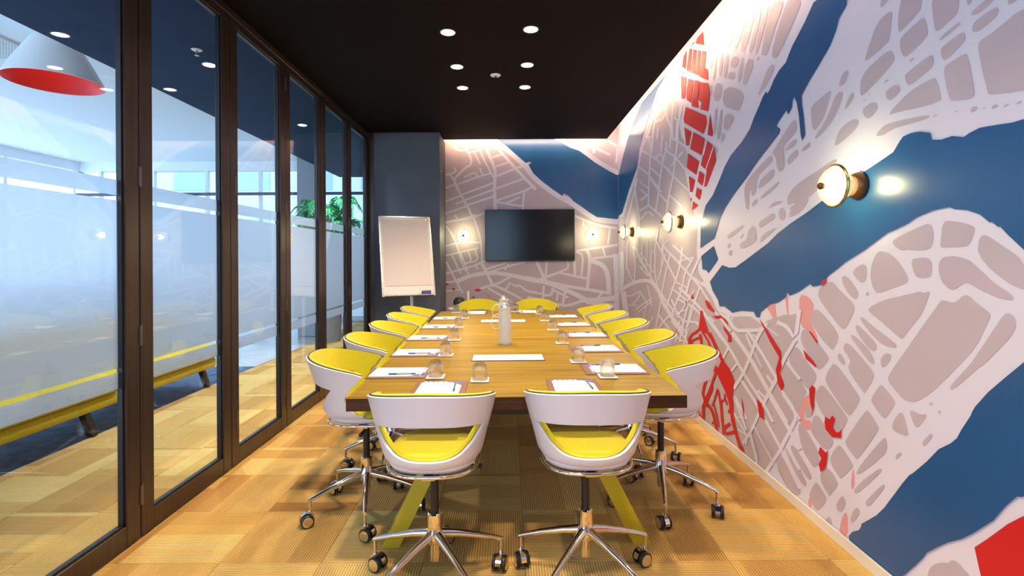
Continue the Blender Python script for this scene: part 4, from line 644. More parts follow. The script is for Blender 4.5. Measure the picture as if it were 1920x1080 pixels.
        [-0.141,2.769,-0.077,2.781,-0.029,2.808,0.005,2.849,0.024,2.905,0.029,2.974,0.018,3.022,-0.008,3.047,-0.049,3.051,-0.105,3.032,-0.15,3.003,-0.183,2.962,-0.206,2.909,-0.218,2.845,-0.211,2.801,-0.185,2.775],
        [-0.362,0.073,-0.296,0.085,-0.246,0.109,-0.212,0.144,-0.196,0.192,-0.196,0.252,-0.212,0.291,-0.245,0.309,-0.293,0.305,-0.357,0.28,-0.406,0.25,-0.439,0.214,-0.457,0.173,-0.459,0.126,-0.444,0.093,-0.412,0.076],
        [-0.588,2.094,-0.519,2.104,-0.468,2.128,-0.434,2.166,-0.418,2.219,-0.42,2.285,-0.439,2.332,-0.475,2.359,-0.527,2.368,-0.597,2.356,-0.649,2.332,-0.682,2.294,-0.698,2.242,-0.695,2.177,-0.676,2.13,-0.64,2.103],
        [-0.553,2.427,-0.491,2.451,-0.441,2.485,-0.403,2.529,-0.377,2.582,-0.364,2.646,-0.373,2.689,-0.406,2.712,-0.461,2.716,-0.54,2.699,-0.598,2.669,-0.636,2.625,-0.653,2.568,-0.65,2.497,-0.632,2.45,-0.6,2.426],
        [-0.439,2.78,-0.372,2.791,-0.321,2.815,-0.289,2.853,-0.275,2.904,-0.278,2.969,-0.299,3.015,-0.338,3.043,-0.395,3.053,-0.471,3.044,-0.524,3.02,-0.557,2.983,-0.568,2.93,-0.557,2.864,-0.532,2.816,-0.493,2.788],
        [-0.644,0.083,-0.582,0.109,-0.536,0.137,-0.508,0.168,-0.496,0.202,-0.502,0.238,-0.521,0.263,-0.553,0.275,-0.598,0.276,-0.656,0.265,-0.699,0.243,-0.728,0.212,-0.741,0.171,-0.74,0.121,-0.724,0.089,-0.692,0.077],
        [-0.964,2.093,-0.914,2.098,-0.874,2.118,-0.844,2.155,-0.823,2.208,-0.811,2.276,-0.819,2.326,-0.846,2.357,-0.892,2.368,-0.957,2.361,-1.005,2.339,-1.036,2.303,-1.049,2.251,-1.044,2.185,-1.029,2.136,-1.002,2.105],
        [-0.895,2.404,-0.814,2.417,-0.753,2.442,-0.712,2.481,-0.693,2.532,-0.694,2.596,-0.711,2.643,-0.746,2.674,-0.798,2.688,-0.867,2.686,-0.922,2.665,-0.962,2.627,-0.988,2.571,-1,2.496,-0.988,2.444,-0.953,2.413],
        [-0.783,2.769,-0.716,2.776,-0.666,2.798,-0.635,2.834,-0.621,2.884,-0.625,2.948,-0.644,2.995,-0.678,3.024,-0.726,3.036,-0.789,3.03,-0.836,3.009,-0.868,2.973,-0.884,2.923,-0.884,2.857,-0.868,2.809,-0.834,2.78],
        [-1.047,0.079,-0.993,0.084,-0.95,0.102,-0.918,0.133,-0.896,0.177,-0.884,0.234,-0.89,0.274,-0.913,0.297,-0.953,0.303,-1.01,0.293,-1.055,0.272,-1.087,0.241,-1.108,0.2,-1.115,0.148,-1.108,0.111,-1.085,0.088],
        [-1.334,2.089,-1.254,2.104,-1.197,2.132,-1.165,2.173,-1.156,2.227,-1.171,2.294,-1.196,2.339,-1.229,2.361,-1.271,2.36,-1.322,2.336,-1.364,2.303,-1.396,2.262,-1.419,2.213,-1.433,2.154,-1.424,2.114,-1.39,2.093],
        [-1.233,2.425,-1.161,2.436,-1.109,2.461,-1.078,2.5,-1.069,2.551,-1.08,2.617,-1.101,2.661,-1.133,2.684,-1.176,2.687,-1.228,2.668,-1.27,2.64,-1.301,2.602,-1.32,2.553,-1.329,2.495,-1.317,2.454,-1.285,2.431],
        [-1.171,2.779,-1.089,2.789,-1.029,2.815,-0.992,2.854,-0.978,2.907,-0.987,2.975,-1.009,3.02,-1.044,3.041,-1.091,3.04,-1.152,3.016,-1.201,2.984,-1.238,2.944,-1.263,2.898,-1.276,2.844,-1.265,2.806,-1.23,2.784],
        [-1.368,0.085,-1.317,0.107,-1.278,0.136,-1.252,0.172,-1.237,0.214,-1.235,0.264,-1.25,0.298,-1.283,0.317,-1.333,0.321,-1.4,0.309,-1.447,0.286,-1.474,0.25,-1.48,0.202,-1.466,0.142,-1.442,0.102,-1.41,0.083],],
    'r_roads': [
        [6.008,2.665,5.844,2.607,5.584,2.514,5.353,2.424,5.147,2.335,4.976,2.254,4.835,2.177,4.646,2.083,4.421,1.977,4.306,1.923,4.279,1.93,4.392,1.984,4.614,2.089,4.799,2.182,4.938,2.259,5.11,2.342,5.318,2.432,5.55,2.523,5.81,2.617,5.971,2.675],
        [6.046,2.465,5.904,2.411,5.681,2.327,5.463,2.222,5.248,2.097,5.135,2.031,5.089,2.035,5.2,2.1,5.413,2.225,5.634,2.333,5.859,2.419,5.999,2.473],
        [5.989,2.279,5.611,2.138,5.568,2.146,5.94,2.287],
        [5.527,2.499,5.543,2.44,5.571,2.334,5.593,2.2,5.61,2.037,5.619,1.949,5.552,1.942,5.544,2.029,5.527,2.189,5.506,2.322,5.478,2.426,5.463,2.485],
        [5.008,2.433,5.045,2.388,5.112,2.306,5.17,2.21,5.218,2.099,5.266,1.997,5.316,1.903,5.344,1.85,5.284,1.842,5.256,1.895,5.208,1.987,5.161,2.089,5.114,2.198,5.058,2.293,4.992,2.374,4.956,2.419],
        [4.693,2.303,4.715,2.261,4.754,2.186,4.803,2.108,4.864,2.027,4.916,1.942,4.959,1.854,4.984,1.804,4.932,1.797,4.908,1.846,4.866,1.933,4.815,2.017,4.755,2.098,4.707,2.175,4.668,2.25,4.646,2.291],
        [5.017,2.452,4.909,2.402,4.734,2.321,4.573,2.231,4.421,2.131,4.34,2.078,4.308,2.082,4.388,2.134,4.539,2.234,4.702,2.326,4.877,2.408,4.984,2.458],
        [4.771,2.499,4.69,2.464,4.565,2.411,4.473,2.366,4.408,2.328,4.365,2.304,4.336,2.308,4.378,2.332,4.445,2.371,4.541,2.418,4.667,2.472,4.746,2.507],
        [4.728,2.684,4.452,2.56,4.433,2.568,4.707,2.692],
        [5.624,1.953,4.959,1.73,4.925,1.74,5.582,1.963],
        [5.582,1.963,5.994,1.936,5.954,1.915,5.548,1.943],
        [5.248,2.041,4.877,1.88,4.841,1.888,5.207,2.048],
        [4.9,1.982,4.505,1.816,4.476,1.825,4.866,1.99],
        [6.164,2.449,6.183,2.388,6.219,2.276,6.189,2.147,6.096,2.004,6.036,1.878,6.008,1.763,5.992,1.699,5.917,1.696,5.932,1.76,5.96,1.873,6.018,1.999,6.108,2.139,6.137,2.264,6.103,2.373,6.084,2.434],
        [6.097,2.341,6.169,2.271,6.304,2.14,6.444,2.015,6.59,1.898,6.675,1.831,6.584,1.819,6.502,1.885,6.359,2.001,6.222,2.125,6.091,2.255,6.021,2.324],
        [6.466,2.262,6.826,1.969,6.731,1.955,6.381,2.245],
        [5.79,2.769,5.425,2.664,5.415,2.679,5.778,2.786],
        [5.634,2.759,5.589,2.7,5.513,2.601,5.489,2.539,5.515,2.51,5.533,2.489,5.469,2.472,5.452,2.493,5.425,2.526,5.45,2.591,5.525,2.69,5.569,2.747],
        [5.22,2.953,5.26,2.917,5.333,2.853,5.384,2.787,5.41,2.722,5.436,2.648,5.463,2.567,5.479,2.52,5.415,2.505,5.4,2.552,5.374,2.632,5.348,2.705,5.323,2.769,5.275,2.833,5.204,2.896,5.164,2.932],
        [5.006,2.912,4.994,2.872,4.974,2.806,4.922,2.727,4.843,2.641,4.821,2.56,4.852,2.478,4.869,2.431,4.819,2.418,4.802,2.465,4.771,2.548,4.795,2.632,4.873,2.719,4.922,2.794,4.941,2.858,4.953,2.897],
        [4.761,2.837,4.772,2.797,4.793,2.726,4.795,2.64,4.777,2.539,4.767,2.483,4.719,2.473,4.729,2.528,4.746,2.627,4.745,2.712,4.724,2.781,4.713,2.821],
        [5.286,2.785,5.248,2.786,5.206,2.788,5.16,2.78,5.087,2.761,5.02,2.763,4.976,2.785,4.948,2.799,4.997,2.819,5.025,2.805,5.067,2.785,5.11,2.783,5.17,2.8,5.238,2.811,5.29,2.81,5.329,2.809],
        [5.887,2.035,5.57,2.066,5.611,2.086,5.933,2.056],
        [5.932,2.177,5.617,2.049,5.569,2.056,5.879,2.183],
        [4.651,2.642,4.694,2.467,4.647,2.455,4.606,2.628],
        [4.522,2.764,4.548,2.724,4.593,2.652,4.627,2.555,4.647,2.437,4.675,2.356,4.713,2.315,4.737,2.289,4.691,2.276,4.668,2.302,4.63,2.344,4.601,2.425,4.581,2.543,4.549,2.637,4.504,2.709,4.48,2.748],
        [5.022,2.317,5.035,2.352,5.057,2.412,5.155,2.448,5.268,2.434,5.336,2.426,5.292,2.405,5.225,2.414,5.131,2.427,5.109,2.417,5.089,2.361,5.077,2.325],
        [5.412,2.896,5.469,2.855,5.574,2.78,5.695,2.72,5.838,2.676,5.952,2.597,6.03,2.484,6.158,2.377,6.342,2.273,6.547,2.153,6.776,2.018,6.908,1.94,6.812,1.925,6.684,2.002,6.461,2.136,6.262,2.254,6.081,2.359,5.955,2.466,5.879,2.578,5.771,2.654,5.632,2.698,5.511,2.758,5.408,2.834,5.352,2.874],
        [5.593,2.25,5.131,2.031,5.089,2.037,5.543,2.255],
        [5.537,2.358,5.124,2.18,5.087,2.187,5.494,2.364],
        [5.094,2.614,5.145,2.45,5.089,2.436,5.04,2.599],
        [4.969,2.516,4.971,2.412,4.918,2.401,4.916,2.504],
        [5.227,2.731,5.281,2.62,5.222,2.604,5.17,2.714],
        [5.371,1.816,5.435,1.841,5.549,1.883,5.701,1.888,5.849,1.853,5.939,1.832,5.882,1.815,5.793,1.836,5.66,1.869,5.571,1.867,5.481,1.832,5.415,1.807],
        [4.501,2.327,4.816,2.257,4.778,2.24,4.467,2.31],
        [6.27,1.507,6.064,1.402,5.716,1.224,5.454,1.102,5.261,1.026,5.06,0.951,4.853,0.877,4.745,0.838,4.699,0.854,4.805,0.893,5.007,0.967,5.203,1.042,5.39,1.116,5.644,1.236,5.982,1.412,6.183,1.517],
        [5.944,1.419,5.433,1.201,5.385,1.211,5.887,1.428],
        [6.036,1.355,5.537,1.139,5.487,1.149,5.976,1.365],
        [6.008,1.257,5.637,1.149,5.59,1.162,5.955,1.27],
        [5.356,1.557,5.287,1.514,5.172,1.441,5,1.332,4.78,1.193,4.669,1.122,4.624,1.132,4.733,1.202,4.948,1.34,5.117,1.449,5.229,1.52,5.297,1.564],
        [5.131,1.491,4.955,1.428,4.664,1.324,4.413,1.232,4.196,1.149,4.084,1.106,4.05,1.12,4.16,1.163,4.374,1.246,4.62,1.338,4.906,1.442,5.079,1.504],
        [4.793,1.482,4.316,1.324,4.286,1.336,4.756,1.494],
        [4.587,1.324,4.233,1.363,4.243,1.376,4.599,1.337],
        [4.529,1.46,4.549,1.406,4.586,1.309,4.65,1.216,4.744,1.125,4.843,1.029,4.945,0.93,5.005,0.872,4.951,0.871,4.892,0.928,4.792,1.027,4.695,1.121,4.602,1.212,4.538,1.306,4.502,1.403,4.482,1.457],
        [4.859,1.415,4.914,1.338,5.021,1.19,5.099,1.071,5.145,0.986,5.171,0.937,5.12,0.939,5.095,0.987,5.05,1.071,4.974,1.188,4.869,1.335,4.814,1.411],
        [5.023,1.403,5.261,1.127,5.209,1.126,4.976,1.399],
        [5.345,1.419,5.359,1.363,5.386,1.262,5.351,1.147,5.258,1.024,5.209,0.959,5.158,0.966,5.206,1.031,5.297,1.152,5.33,1.263,5.304,1.362,5.29,1.417],
        [4.261,1.366,4.316,1.332,4.415,1.272,4.485,1.203,4.52,1.129,4.609,1.027,4.759,0.889,4.846,0.81,4.792,0.809,4.707,0.887,4.559,1.024,4.471,1.127,4.436,1.2,4.371,1.265,4.277,1.324,4.222,1.357],
        [4.118,1.378,4.178,1.33,4.285,1.243,4.366,1.161,4.417,1.088,4.448,1.043,4.389,1.042,4.359,1.086,4.311,1.158,4.233,1.237,4.129,1.322,4.071,1.37],
        [5.491,1.449,5.55,1.158,5.497,1.159,5.439,1.447],
        [7.045,0.87,6.815,0.918,6.519,0.98,6.237,1.029,5.965,1.066,5.752,1.084,5.59,1.086,5.447,1.065,5.31,1.019,5.223,0.975,5.178,0.93,5.087,0.878,4.959,0.823,4.808,0.762,4.64,0.696,4.542,0.658,4.462,0.688,4.557,0.726,4.719,0.792,4.862,0.852,4.983,0.905,5.064,0.953,5.107,0.998,5.201,1.046,5.35,1.098,5.535,1.127,5.751,1.127,6.003,1.108,6.304,1.069,6.615,1.018,6.931,0.954,7.169,0.907],
        [6.185,1.083,6.165,1.14,6.131,1.24,6.145,1.343,6.207,1.451,6.243,1.513,6.319,1.512,6.282,1.449,6.219,1.341,6.205,1.239,6.24,1.139,6.26,1.081],
        [6.607,1.215,6.308,1.059,6.245,1.069,6.538,1.224],
        [6.75,0.839,6.625,0.848,6.439,0.863,6.258,0.89,6.093,0.928,5.985,0.951,5.962,0.961,5.976,0.95,6.035,0.899,6.125,0.853,6.253,0.81,6.339,0.781,6.285,0.772,6.2,0.801,6.069,0.846,5.972,0.896,5.909,0.95,5.921,0.979,6.019,0.965,6.129,0.941,6.289,0.905,6.45,0.882,6.625,0.869,6.75,0.86],
        [6.164,0.717,5.443,0.915,5.475,0.927,6.205,0.729],
        [6.036,0.7,5.446,0.887,5.478,0.896,6.075,0.708],
        [5.95,0.942,5.647,0.834,5.6,0.846,5.898,0.954],
        [6.602,0.727,6.073,0.778,6.073,0.796,6.602,0.747],
        [5.66,1.057,5.5,0.834,5.448,0.842,5.606,1.063],
        [5.165,0.921,5.365,0.592,5.311,0.597,5.115,0.922],
        [4.858,0.822,5.278,0.624,5.231,0.618,4.817,0.814],
        [5.276,0.763,5.16,0.73,4.966,0.674,4.784,0.634,4.616,0.61,4.524,0.597,4.493,0.615,4.583,0.628,4.747,0.652,4.921,0.691,5.111,0.747,5.224,0.781],
        [5.093,0.879,4.974,0.842,4.774,0.78,4.607,0.735,4.468,0.706,4.391,0.69,4.359,0.706,4.435,0.723,4.57,0.752,4.733,0.796,4.928,0.858,5.045,0.895],
        [4.4,0.941,4.437,0.887,4.507,0.79,4.56,0.703,4.597,0.63,4.618,0.587,4.57,0.592,4.549,0.635,4.513,0.707,4.461,0.791,4.394,0.888,4.356,0.941],
        [4.271,0.93,4.409,0.753,4.369,0.754,4.234,0.93],
        [4.537,0.779,4.127,0.82,4.123,0.835,4.532,0.796],
        [4.686,0.975,4.562,0.964,4.362,0.947,4.225,0.927,4.138,0.903,4.085,0.889,4.056,0.904,4.108,0.918,4.197,0.943,4.338,0.964,4.538,0.983,4.662,0.994],
        [4.838,1.069,4.384,0.972,4.355,0.987,4.804,1.085],
        [4.627,1.081,4.478,1.042,4.24,0.98,4.054,0.917,3.909,0.85,3.785,0.795,3.679,0.752,3.619,0.727,3.583,0.745,3.642,0.77,3.745,0.813,3.866,0.868,4.009,0.935,4.195,1.001,4.431,1.064,4.577,1.103],
        [4.12,1.122,4.281,0.942,4.241,0.941,4.083,1.119],
        [4.064,1.161,3.733,0.994,3.685,1.013,4.007,1.18],
        [4.101,1.116,3.926,1.013,3.895,1.023,4.068,1.126],
        [6.961,0.892,6.932,0.822,6.893,0.733,6.834,0.645,6.758,0.562,6.701,0.5,6.422,0.549,6.474,0.609,6.543,0.687,6.595,0.768,6.629,0.853,6.656,0.919],
        [6.875,0.922,6.827,0.983,6.764,1.062,6.751,1.183,6.786,1.347,6.809,1.45,7.09,1.45,7.066,1.342,7.028,1.175,7.041,1.055,7.104,0.98,7.157,0.916],
        [5.643,1.571,5.706,1.198,5.656,1.199,5.594,1.569],
        [5.865,1.516,5.872,1.225,5.825,1.226,5.819,1.515],
        [6.045,1.619,6.116,1.366,6.059,1.365,5.989,1.615],
        [4.924,1.547,4.985,1.526,5.095,1.488,5.132,1.451,5.086,1.421,5.058,1.403,5.023,1.408,5.05,1.426,5.091,1.451,5.061,1.481,4.956,1.517,4.896,1.538],
        [6.585,1.606,6.671,1.206,6.602,1.207,6.518,1.603],
        [5.239,1.669,5.392,1.41,5.348,1.407,5.197,1.664],
        [5.063,1.55,5.16,1.2,5.119,1.2,5.023,1.547],
        [4.679,1.127,4.376,1.09,4.357,1.105,4.658,1.142],
        [4.281,1.193,4.023,1.131,3.996,1.147,4.251,1.209],
        [4.895,0.772,4.801,0.798,4.65,0.84,4.527,0.872,4.426,0.895,4.364,0.909,4.376,0.92,4.438,0.907,4.541,0.884,4.668,0.851,4.821,0.809,4.916,0.783],
        [5.444,0.724,5.673,0.566,5.623,0.566,5.399,0.722],
        [5.709,0.812,5.832,0.651,5.781,0.654,5.66,0.814],
        [4.231,1.093,4.308,1.044,4.455,0.95,4.568,0.878,4.64,0.833,4.686,0.805,4.65,0.802,4.606,0.829,4.535,0.874,4.423,0.945,4.278,1.039,4.202,1.088],
        [4.867,0.687,5.003,0.552,4.962,0.554,4.828,0.687],
        [4.365,0.756,4.473,0.613,4.44,0.615,4.333,0.757],
        [4.841,0.957,4.766,0.907,4.635,0.819,4.485,0.786,4.33,0.805,4.227,0.81,4.157,0.803,4.109,0.799,4.088,0.815,4.136,0.819,4.213,0.827,4.326,0.821,4.465,0.803,4.593,0.833,4.718,0.919,4.791,0.969],
        [4.845,0.747,4.746,0.72,4.583,0.675,4.481,0.64,4.432,0.613,4.4,0.596,4.36,0.61,4.391,0.627,4.441,0.655,4.544,0.691,4.706,0.736,4.803,0.763],
        [4.607,0.785,4.727,0.569,4.681,0.574,4.563,0.787],
        [4.4,0.798,4.509,0.558,4.47,0.562,4.364,0.801],
        [4.302,0.96,4.406,0.765,4.369,0.767,4.267,0.961],
        [3.9,0.857,3.809,0.817,3.657,0.751,3.528,0.683,3.417,0.613,3.29,0.544,3.151,0.478,3.062,0.429,3.017,0.395,2.989,0.375,2.961,0.392,2.988,0.412,3.034,0.446,3.122,0.495,3.258,0.562,3.382,0.63,3.491,0.7,3.619,0.768,3.768,0.835,3.858,0.875],
        [3.541,0.827,3.462,0.79,3.336,0.731,3.216,0.66,3.099,0.578,2.994,0.508,2.9,0.45,2.847,0.418,2.812,0.441,2.863,0.473,2.955,0.531,3.057,0.6,3.171,0.682,3.29,0.754,3.413,0.814,3.49,0.851],
        [3.333,0.886,3.283,0.859,3.204,0.815,3.108,0.755,2.999,0.68,2.942,0.641,2.913,0.657,2.969,0.696,3.076,0.771,3.171,0.832,3.249,0.875,3.297,0.902],
        [3.093,0.948,3.121,0.919,3.164,0.874,3.208,0.818,3.253,0.749,3.298,0.683,3.345,0.621,3.402,0.557,3.472,0.49,3.519,0.445,3.475,0.444,3.43,0.488,3.36,0.555,3.302,0.621,3.256,0.684,3.211,0.749,3.167,0.817,3.126,0.871,3.085,0.914,3.058,0.943],
        [2.749,0.922,2.785,0.882,2.846,0.814,2.896,0.747,2.933,0.684,2.973,0.626,3.019,0.571,3.059,0.522,3.091,0.479,3.115,0.449,3.075,0.45,3.052,0.481,3.021,0.522,2.982,0.57,2.937,0.626,2.896,0.685,2.861,0.747,2.814,0.81,2.754,0.877,2.719,0.916],
        [3.579,0.736,3.682,0.628,3.645,0.627,3.544,0.734],
        [3.45,0.638,3.548,0.562,3.521,0.558,3.425,0.634],
        [2.718,1.084,2.73,1.035,2.749,0.954,2.753,0.938,2.783,0.967,2.83,0.988,2.882,0.993,2.92,0.998,2.938,0.974,2.899,0.97,2.854,0.966,2.814,0.949,2.766,0.916,2.713,0.953,2.693,1.037,2.681,1.085],
        [3.212,0.758,3.106,0.673,3.091,0.68,3.196,0.765],
        [3.056,0.64,2.984,0.6,2.961,0.614,3.032,0.654],
        [3.169,0.518,3.074,0.496,3.056,0.51,3.15,0.533],
        [3.487,0.39,3.322,0.285,3.296,0.3,3.458,0.405],
        [2.882,0.573,2.713,0.479,2.69,0.496,2.856,0.59],
        [2.839,0.766,2.71,0.697,2.688,0.713,2.814,0.782],
        [3.623,0.933,3.58,0.906,3.514,0.866,3.43,0.851,3.344,0.863,3.251,0.878,3.145,0.896,3.074,0.918,3.044,0.944,3.024,0.962,3.06,0.97,3.081,0.952,3.099,0.934,3.152,0.918,3.253,0.902,3.344,0.888,3.413,0.877,3.47,0.888,3.529,0.926,3.571,0.952],
        [3.817,0.949,3.551,0.836,3.524,0.85,3.786,0.962],
        [3.769,0.97,3.541,0.94,3.522,0.958,3.747,0.988],
        [3.94,0.891,3.819,0.869,3.798,0.883,3.918,0.905],
        [3.091,0.952,2.917,0.902,2.908,0.909,3.082,0.959],
        [2.749,0.921,2.827,0.828,2.797,0.825,2.721,0.916],
        [3.325,0.853,3.245,0.778,3.219,0.789,3.298,0.863],
        [3.229,0.864,3.149,0.847,3.138,0.857,3.217,0.874],
        [3.052,0.536,2.983,0.491,2.869,0.418,2.792,0.367,2.747,0.335,2.719,0.315,2.686,0.338,2.714,0.358,2.758,0.389,2.833,0.441,2.945,0.514,3.012,0.559],
        [3.082,0.494,3.111,0.451,3.162,0.377,3.209,0.309,3.254,0.247,3.299,0.193,3.345,0.146,3.377,0.113,3.345,0.114,3.314,0.146,3.267,0.195,3.221,0.25,3.177,0.313,3.13,0.38,3.08,0.454,3.052,0.496],
        [2.755,0.479,2.774,0.452,2.8,0.413,2.841,0.354,2.897,0.272,2.944,0.21,2.98,0.168,3.019,0.122,3.059,0.073,3.087,0.038,3.05,0.042,3.022,0.077,2.984,0.125,2.947,0.169,2.91,0.212,2.863,0.275,2.808,0.356,2.768,0.415,2.742,0.453,2.724,0.48],
        [3.392,0.525,3.332,0.496,3.233,0.448,3.136,0.395,3.04,0.335,2.968,0.29,2.918,0.257,2.849,0.206,2.763,0.137,2.719,0.101,2.695,0.118,2.739,0.154,2.823,0.223,2.891,0.275,2.941,0.307,3.012,0.352,3.106,0.412,3.202,0.466,3.3,0.514,3.358,0.543],
        [3.487,0.373,3.325,0.214,3.297,0.228,3.456,0.386],
        [3.219,0.275,2.987,0.14,2.972,0.151,3.201,0.286],
        [3.281,0.213,3.256,0.175,3.213,0.109,3.192,0.067,3.192,0.047,3.193,0.03,3.157,0.045,3.157,0.061,3.157,0.084,3.178,0.127,3.22,0.192,3.245,0.231],
        [3.506,0.272,3.451,0.246,3.354,0.201,3.314,0.166,3.323,0.138,3.33,0.118,3.304,0.126,3.298,0.145,3.289,0.177,3.331,0.215,3.427,0.26,3.482,0.286],
        [2.896,0.592,2.856,0.57,2.789,0.533,2.759,0.503,2.759,0.479,2.76,0.46,2.73,0.47,2.73,0.489,2.73,0.516,2.763,0.549,2.829,0.586,2.869,0.609],
        [2.84,0.282,2.716,0.205,2.696,0.22,2.818,0.297],
        [2.982,0.132,2.847,0.043,2.828,0.058,2.961,0.147],
        [3.04,0.059,2.988,0.036,2.973,0.047,3.024,0.071],
        [3.443,0.178,3.297,0.18,3.284,0.193,3.429,0.191],
        [3.475,0.248,3.308,0.302,3.307,0.31,3.475,0.257],],
    'r_red': [
        [4.299,3.24,4.162,3.235,4.207,3.166],
        [4.163,3.152,4.132,3.233,4.006,3.213,3.981,3.058],
        [4.481,3.08,4.446,3.162,4.363,3.192,4.398,3.025],
        [4.382,3.007,4.3,3.165,4.238,3.14,4.287,2.96],
        [4.272,2.948,4.208,3.121,4.135,3.085,4.181,2.904],
        [4.167,2.893,4.106,3.073,4.05,3.044,4.095,2.861],
        [4.081,2.845,4.022,3.033,3.942,2.994,3.97,2.884,4.012,2.809],
        [4.039,2.824,3.957,2.868,3.918,2.843,3.906,2.755],
        [4.503,2.8,4.517,3.009,4.383,2.949,4.419,2.773],
        [4.37,2.746,4.385,2.809,4.335,2.92,4.212,2.864,4.276,2.693],
        [4.261,2.665,4.182,2.854,4.081,2.807,4.126,2.679,4.099,2.594,4.23,2.645],
        [4.071,2.575,4.042,2.62,4.112,2.669,4.067,2.796,3.906,2.729,3.869,2.638,3.909,2.511],
        [4.455,2.606,4.404,2.697,3.949,2.486,3.937,2.429,4.005,2.357,4.439,2.566],
        [3.925,2.332,3.871,2.484,3.823,2.317,3.836,2.295],
        [4.439,2.524,4.264,2.439,4.328,2.339,4.392,2.354],
        [4.297,2.309,4.218,2.427,3.978,2.313,4.048,2.195,4.282,2.294],
        [4.379,2.164,4.345,2.273,4.105,2.157,4.164,2.057,4.363,2.143],
        [4.332,2.074,4.195,2.018,4.256,1.925,4.303,1.931],
        [4.063,2.117,3.952,2.296,3.8,2.21,3.765,2.101,3.957,1.928,3.997,1.933,3.942,2.052],
        [4.136,1.997,4.092,2.078,3.996,2.029,4.038,1.945],
        [4.182,1.882,4.151,1.95,4.052,1.914,4.095,1.838],
        [4.304,1.885,4.289,1.838,4.267,1.869],
        [4.259,1.766,4.242,1.844,4.125,1.797],
        [4.08,0.943,4.012,0.885,3.933,0.79,4.055,0.75,4.125,0.795,4.095,0.875],
        [3.872,0.571,3.75,0.536,3.679,0.62,3.548,0.571,3.486,0.51,3.529,0.396,3.551,0.314,3.637,0.395,3.775,0.49,3.873,0.498],
        [3.996,1.021,3.943,1.03,3.805,0.956,3.817,0.944,3.944,0.967],
        [3.855,0.914,3.698,0.937,3.587,0.907,3.576,0.88,3.675,0.92,3.781,0.903],
        [3.653,0.869,3.534,0.819,3.524,0.774,3.578,0.76,3.577,0.803,3.643,0.837],
        [3.131,0.981,3.082,0.954,2.888,0.826,2.875,0.728,2.897,0.693,2.855,0.641,2.877,0.594,2.919,0.625,2.94,0.706,2.903,0.784,3.005,0.86],
        [4.301,1.023,4.27,1.054,4.239,1.028,4.27,1.003],
        [3.17,0.469,3.104,0.454,3.065,0.363,3.138,0.369],
        [3.378,0.428,3.35,0.373,3.332,0.272,3.36,0.334],
        [4.796,0.549,4.701,0.515,4.777,0.501],
        [4.661,0.721,4.644,0.662,4.681,0.644],
        [4.43,0.978,4.388,0.987,4.415,0.938],
        [4.099,0.926,4.087,0.881,4.067,0.806,4.021,0.765,3.958,0.762,3.879,0.725,3.775,0.651,3.691,0.593,3.624,0.549,3.576,0.513,3.545,0.484,3.541,0.438,3.563,0.372,3.577,0.329,3.53,0.34,3.517,0.381,3.495,0.449,3.5,0.499,3.532,0.531,3.58,0.568,3.646,0.612,3.728,0.67,3.83,0.743,3.916,0.784,3.973,0.786,4.007,0.819,4.026,0.89,4.038,0.935],
        [4.328,0.58,4.322,0.613,4.315,0.661,4.267,0.7,4.172,0.736,4.107,0.766,4.075,0.788,4.051,0.805,4.093,0.81,4.118,0.793,4.144,0.774,4.203,0.748,4.306,0.708,4.37,0.657,4.38,0.604,4.386,0.571],
        [4.328,0.63,4.091,0.707,4.107,0.719,4.346,0.642],
        [4.325,0.626,4.148,0.591,4.111,0.612,4.285,0.648],
        [4.125,0.734,4.112,0.702,4.091,0.649,4.033,0.62,3.946,0.619,3.893,0.618,3.872,0.638,3.925,0.639,3.998,0.64,4.043,0.663,4.062,0.713,4.075,0.745],
        [4.051,0.751,4.01,0.732,3.945,0.701,3.917,0.668,3.924,0.632,3.929,0.607,3.893,0.613,3.888,0.637,3.882,0.676,3.911,0.712,3.978,0.745,4.018,0.764],
        [3.92,0.772,3.713,0.625,3.68,0.638,3.882,0.785],
        [3.888,0.526,3.927,0.48,3.994,0.4,4.044,0.325,4.073,0.255,4.029,0.206,3.922,0.184,3.861,0.157,3.837,0.125,3.822,0.103,3.779,0.122,3.794,0.143,3.819,0.177,3.884,0.206,3.986,0.227,4.023,0.269,3.996,0.333,3.949,0.404,3.884,0.482,3.846,0.527],
        [3.811,0.479,3.846,0.432,3.911,0.349,3.964,0.285,4.004,0.243,4.031,0.214,3.997,0.217,3.97,0.245,3.93,0.288,3.878,0.352,3.814,0.435,3.779,0.481],
        [3.811,0.489,3.834,0.458,3.872,0.407,3.886,0.373,3.874,0.362,3.895,0.324,3.954,0.256,3.99,0.215,3.956,0.219,3.921,0.26,3.862,0.328,3.839,0.37,3.851,0.382,3.839,0.412,3.802,0.461,3.779,0.491],
        [4.06,0.214,4.062,0.048,4.013,0.064,4.01,0.228],
        [3.771,0.364,3.757,0.335,3.734,0.286,3.718,0.234,3.707,0.178,3.701,0.146,3.669,0.158,3.675,0.19,3.685,0.246,3.702,0.298,3.725,0.346,3.738,0.375],
        [3.777,0.375,3.872,0.216,3.838,0.222,3.745,0.38],
        [3.651,0.367,3.651,0.353,3.651,0.335,3.663,0.322,3.693,0.31,3.72,0.298,3.711,0.289,3.685,0.301,3.647,0.318,3.625,0.339,3.624,0.36,3.624,0.374],
        [3.576,0.341,3.531,0.198,3.486,0.216,3.53,0.357],
        [4.282,0.216,4.244,0.226,4.206,0.237,4.188,0.235,4.175,0.217,4.164,0.204,4.125,0.219,4.135,0.232,4.151,0.252,4.191,0.256,4.244,0.242,4.282,0.232],
        [4.232,0.213,4.039,0.193,4.012,0.212,4.202,0.233],
        [3.628,0.333,3.615,0.301,3.593,0.309,3.606,0.34],
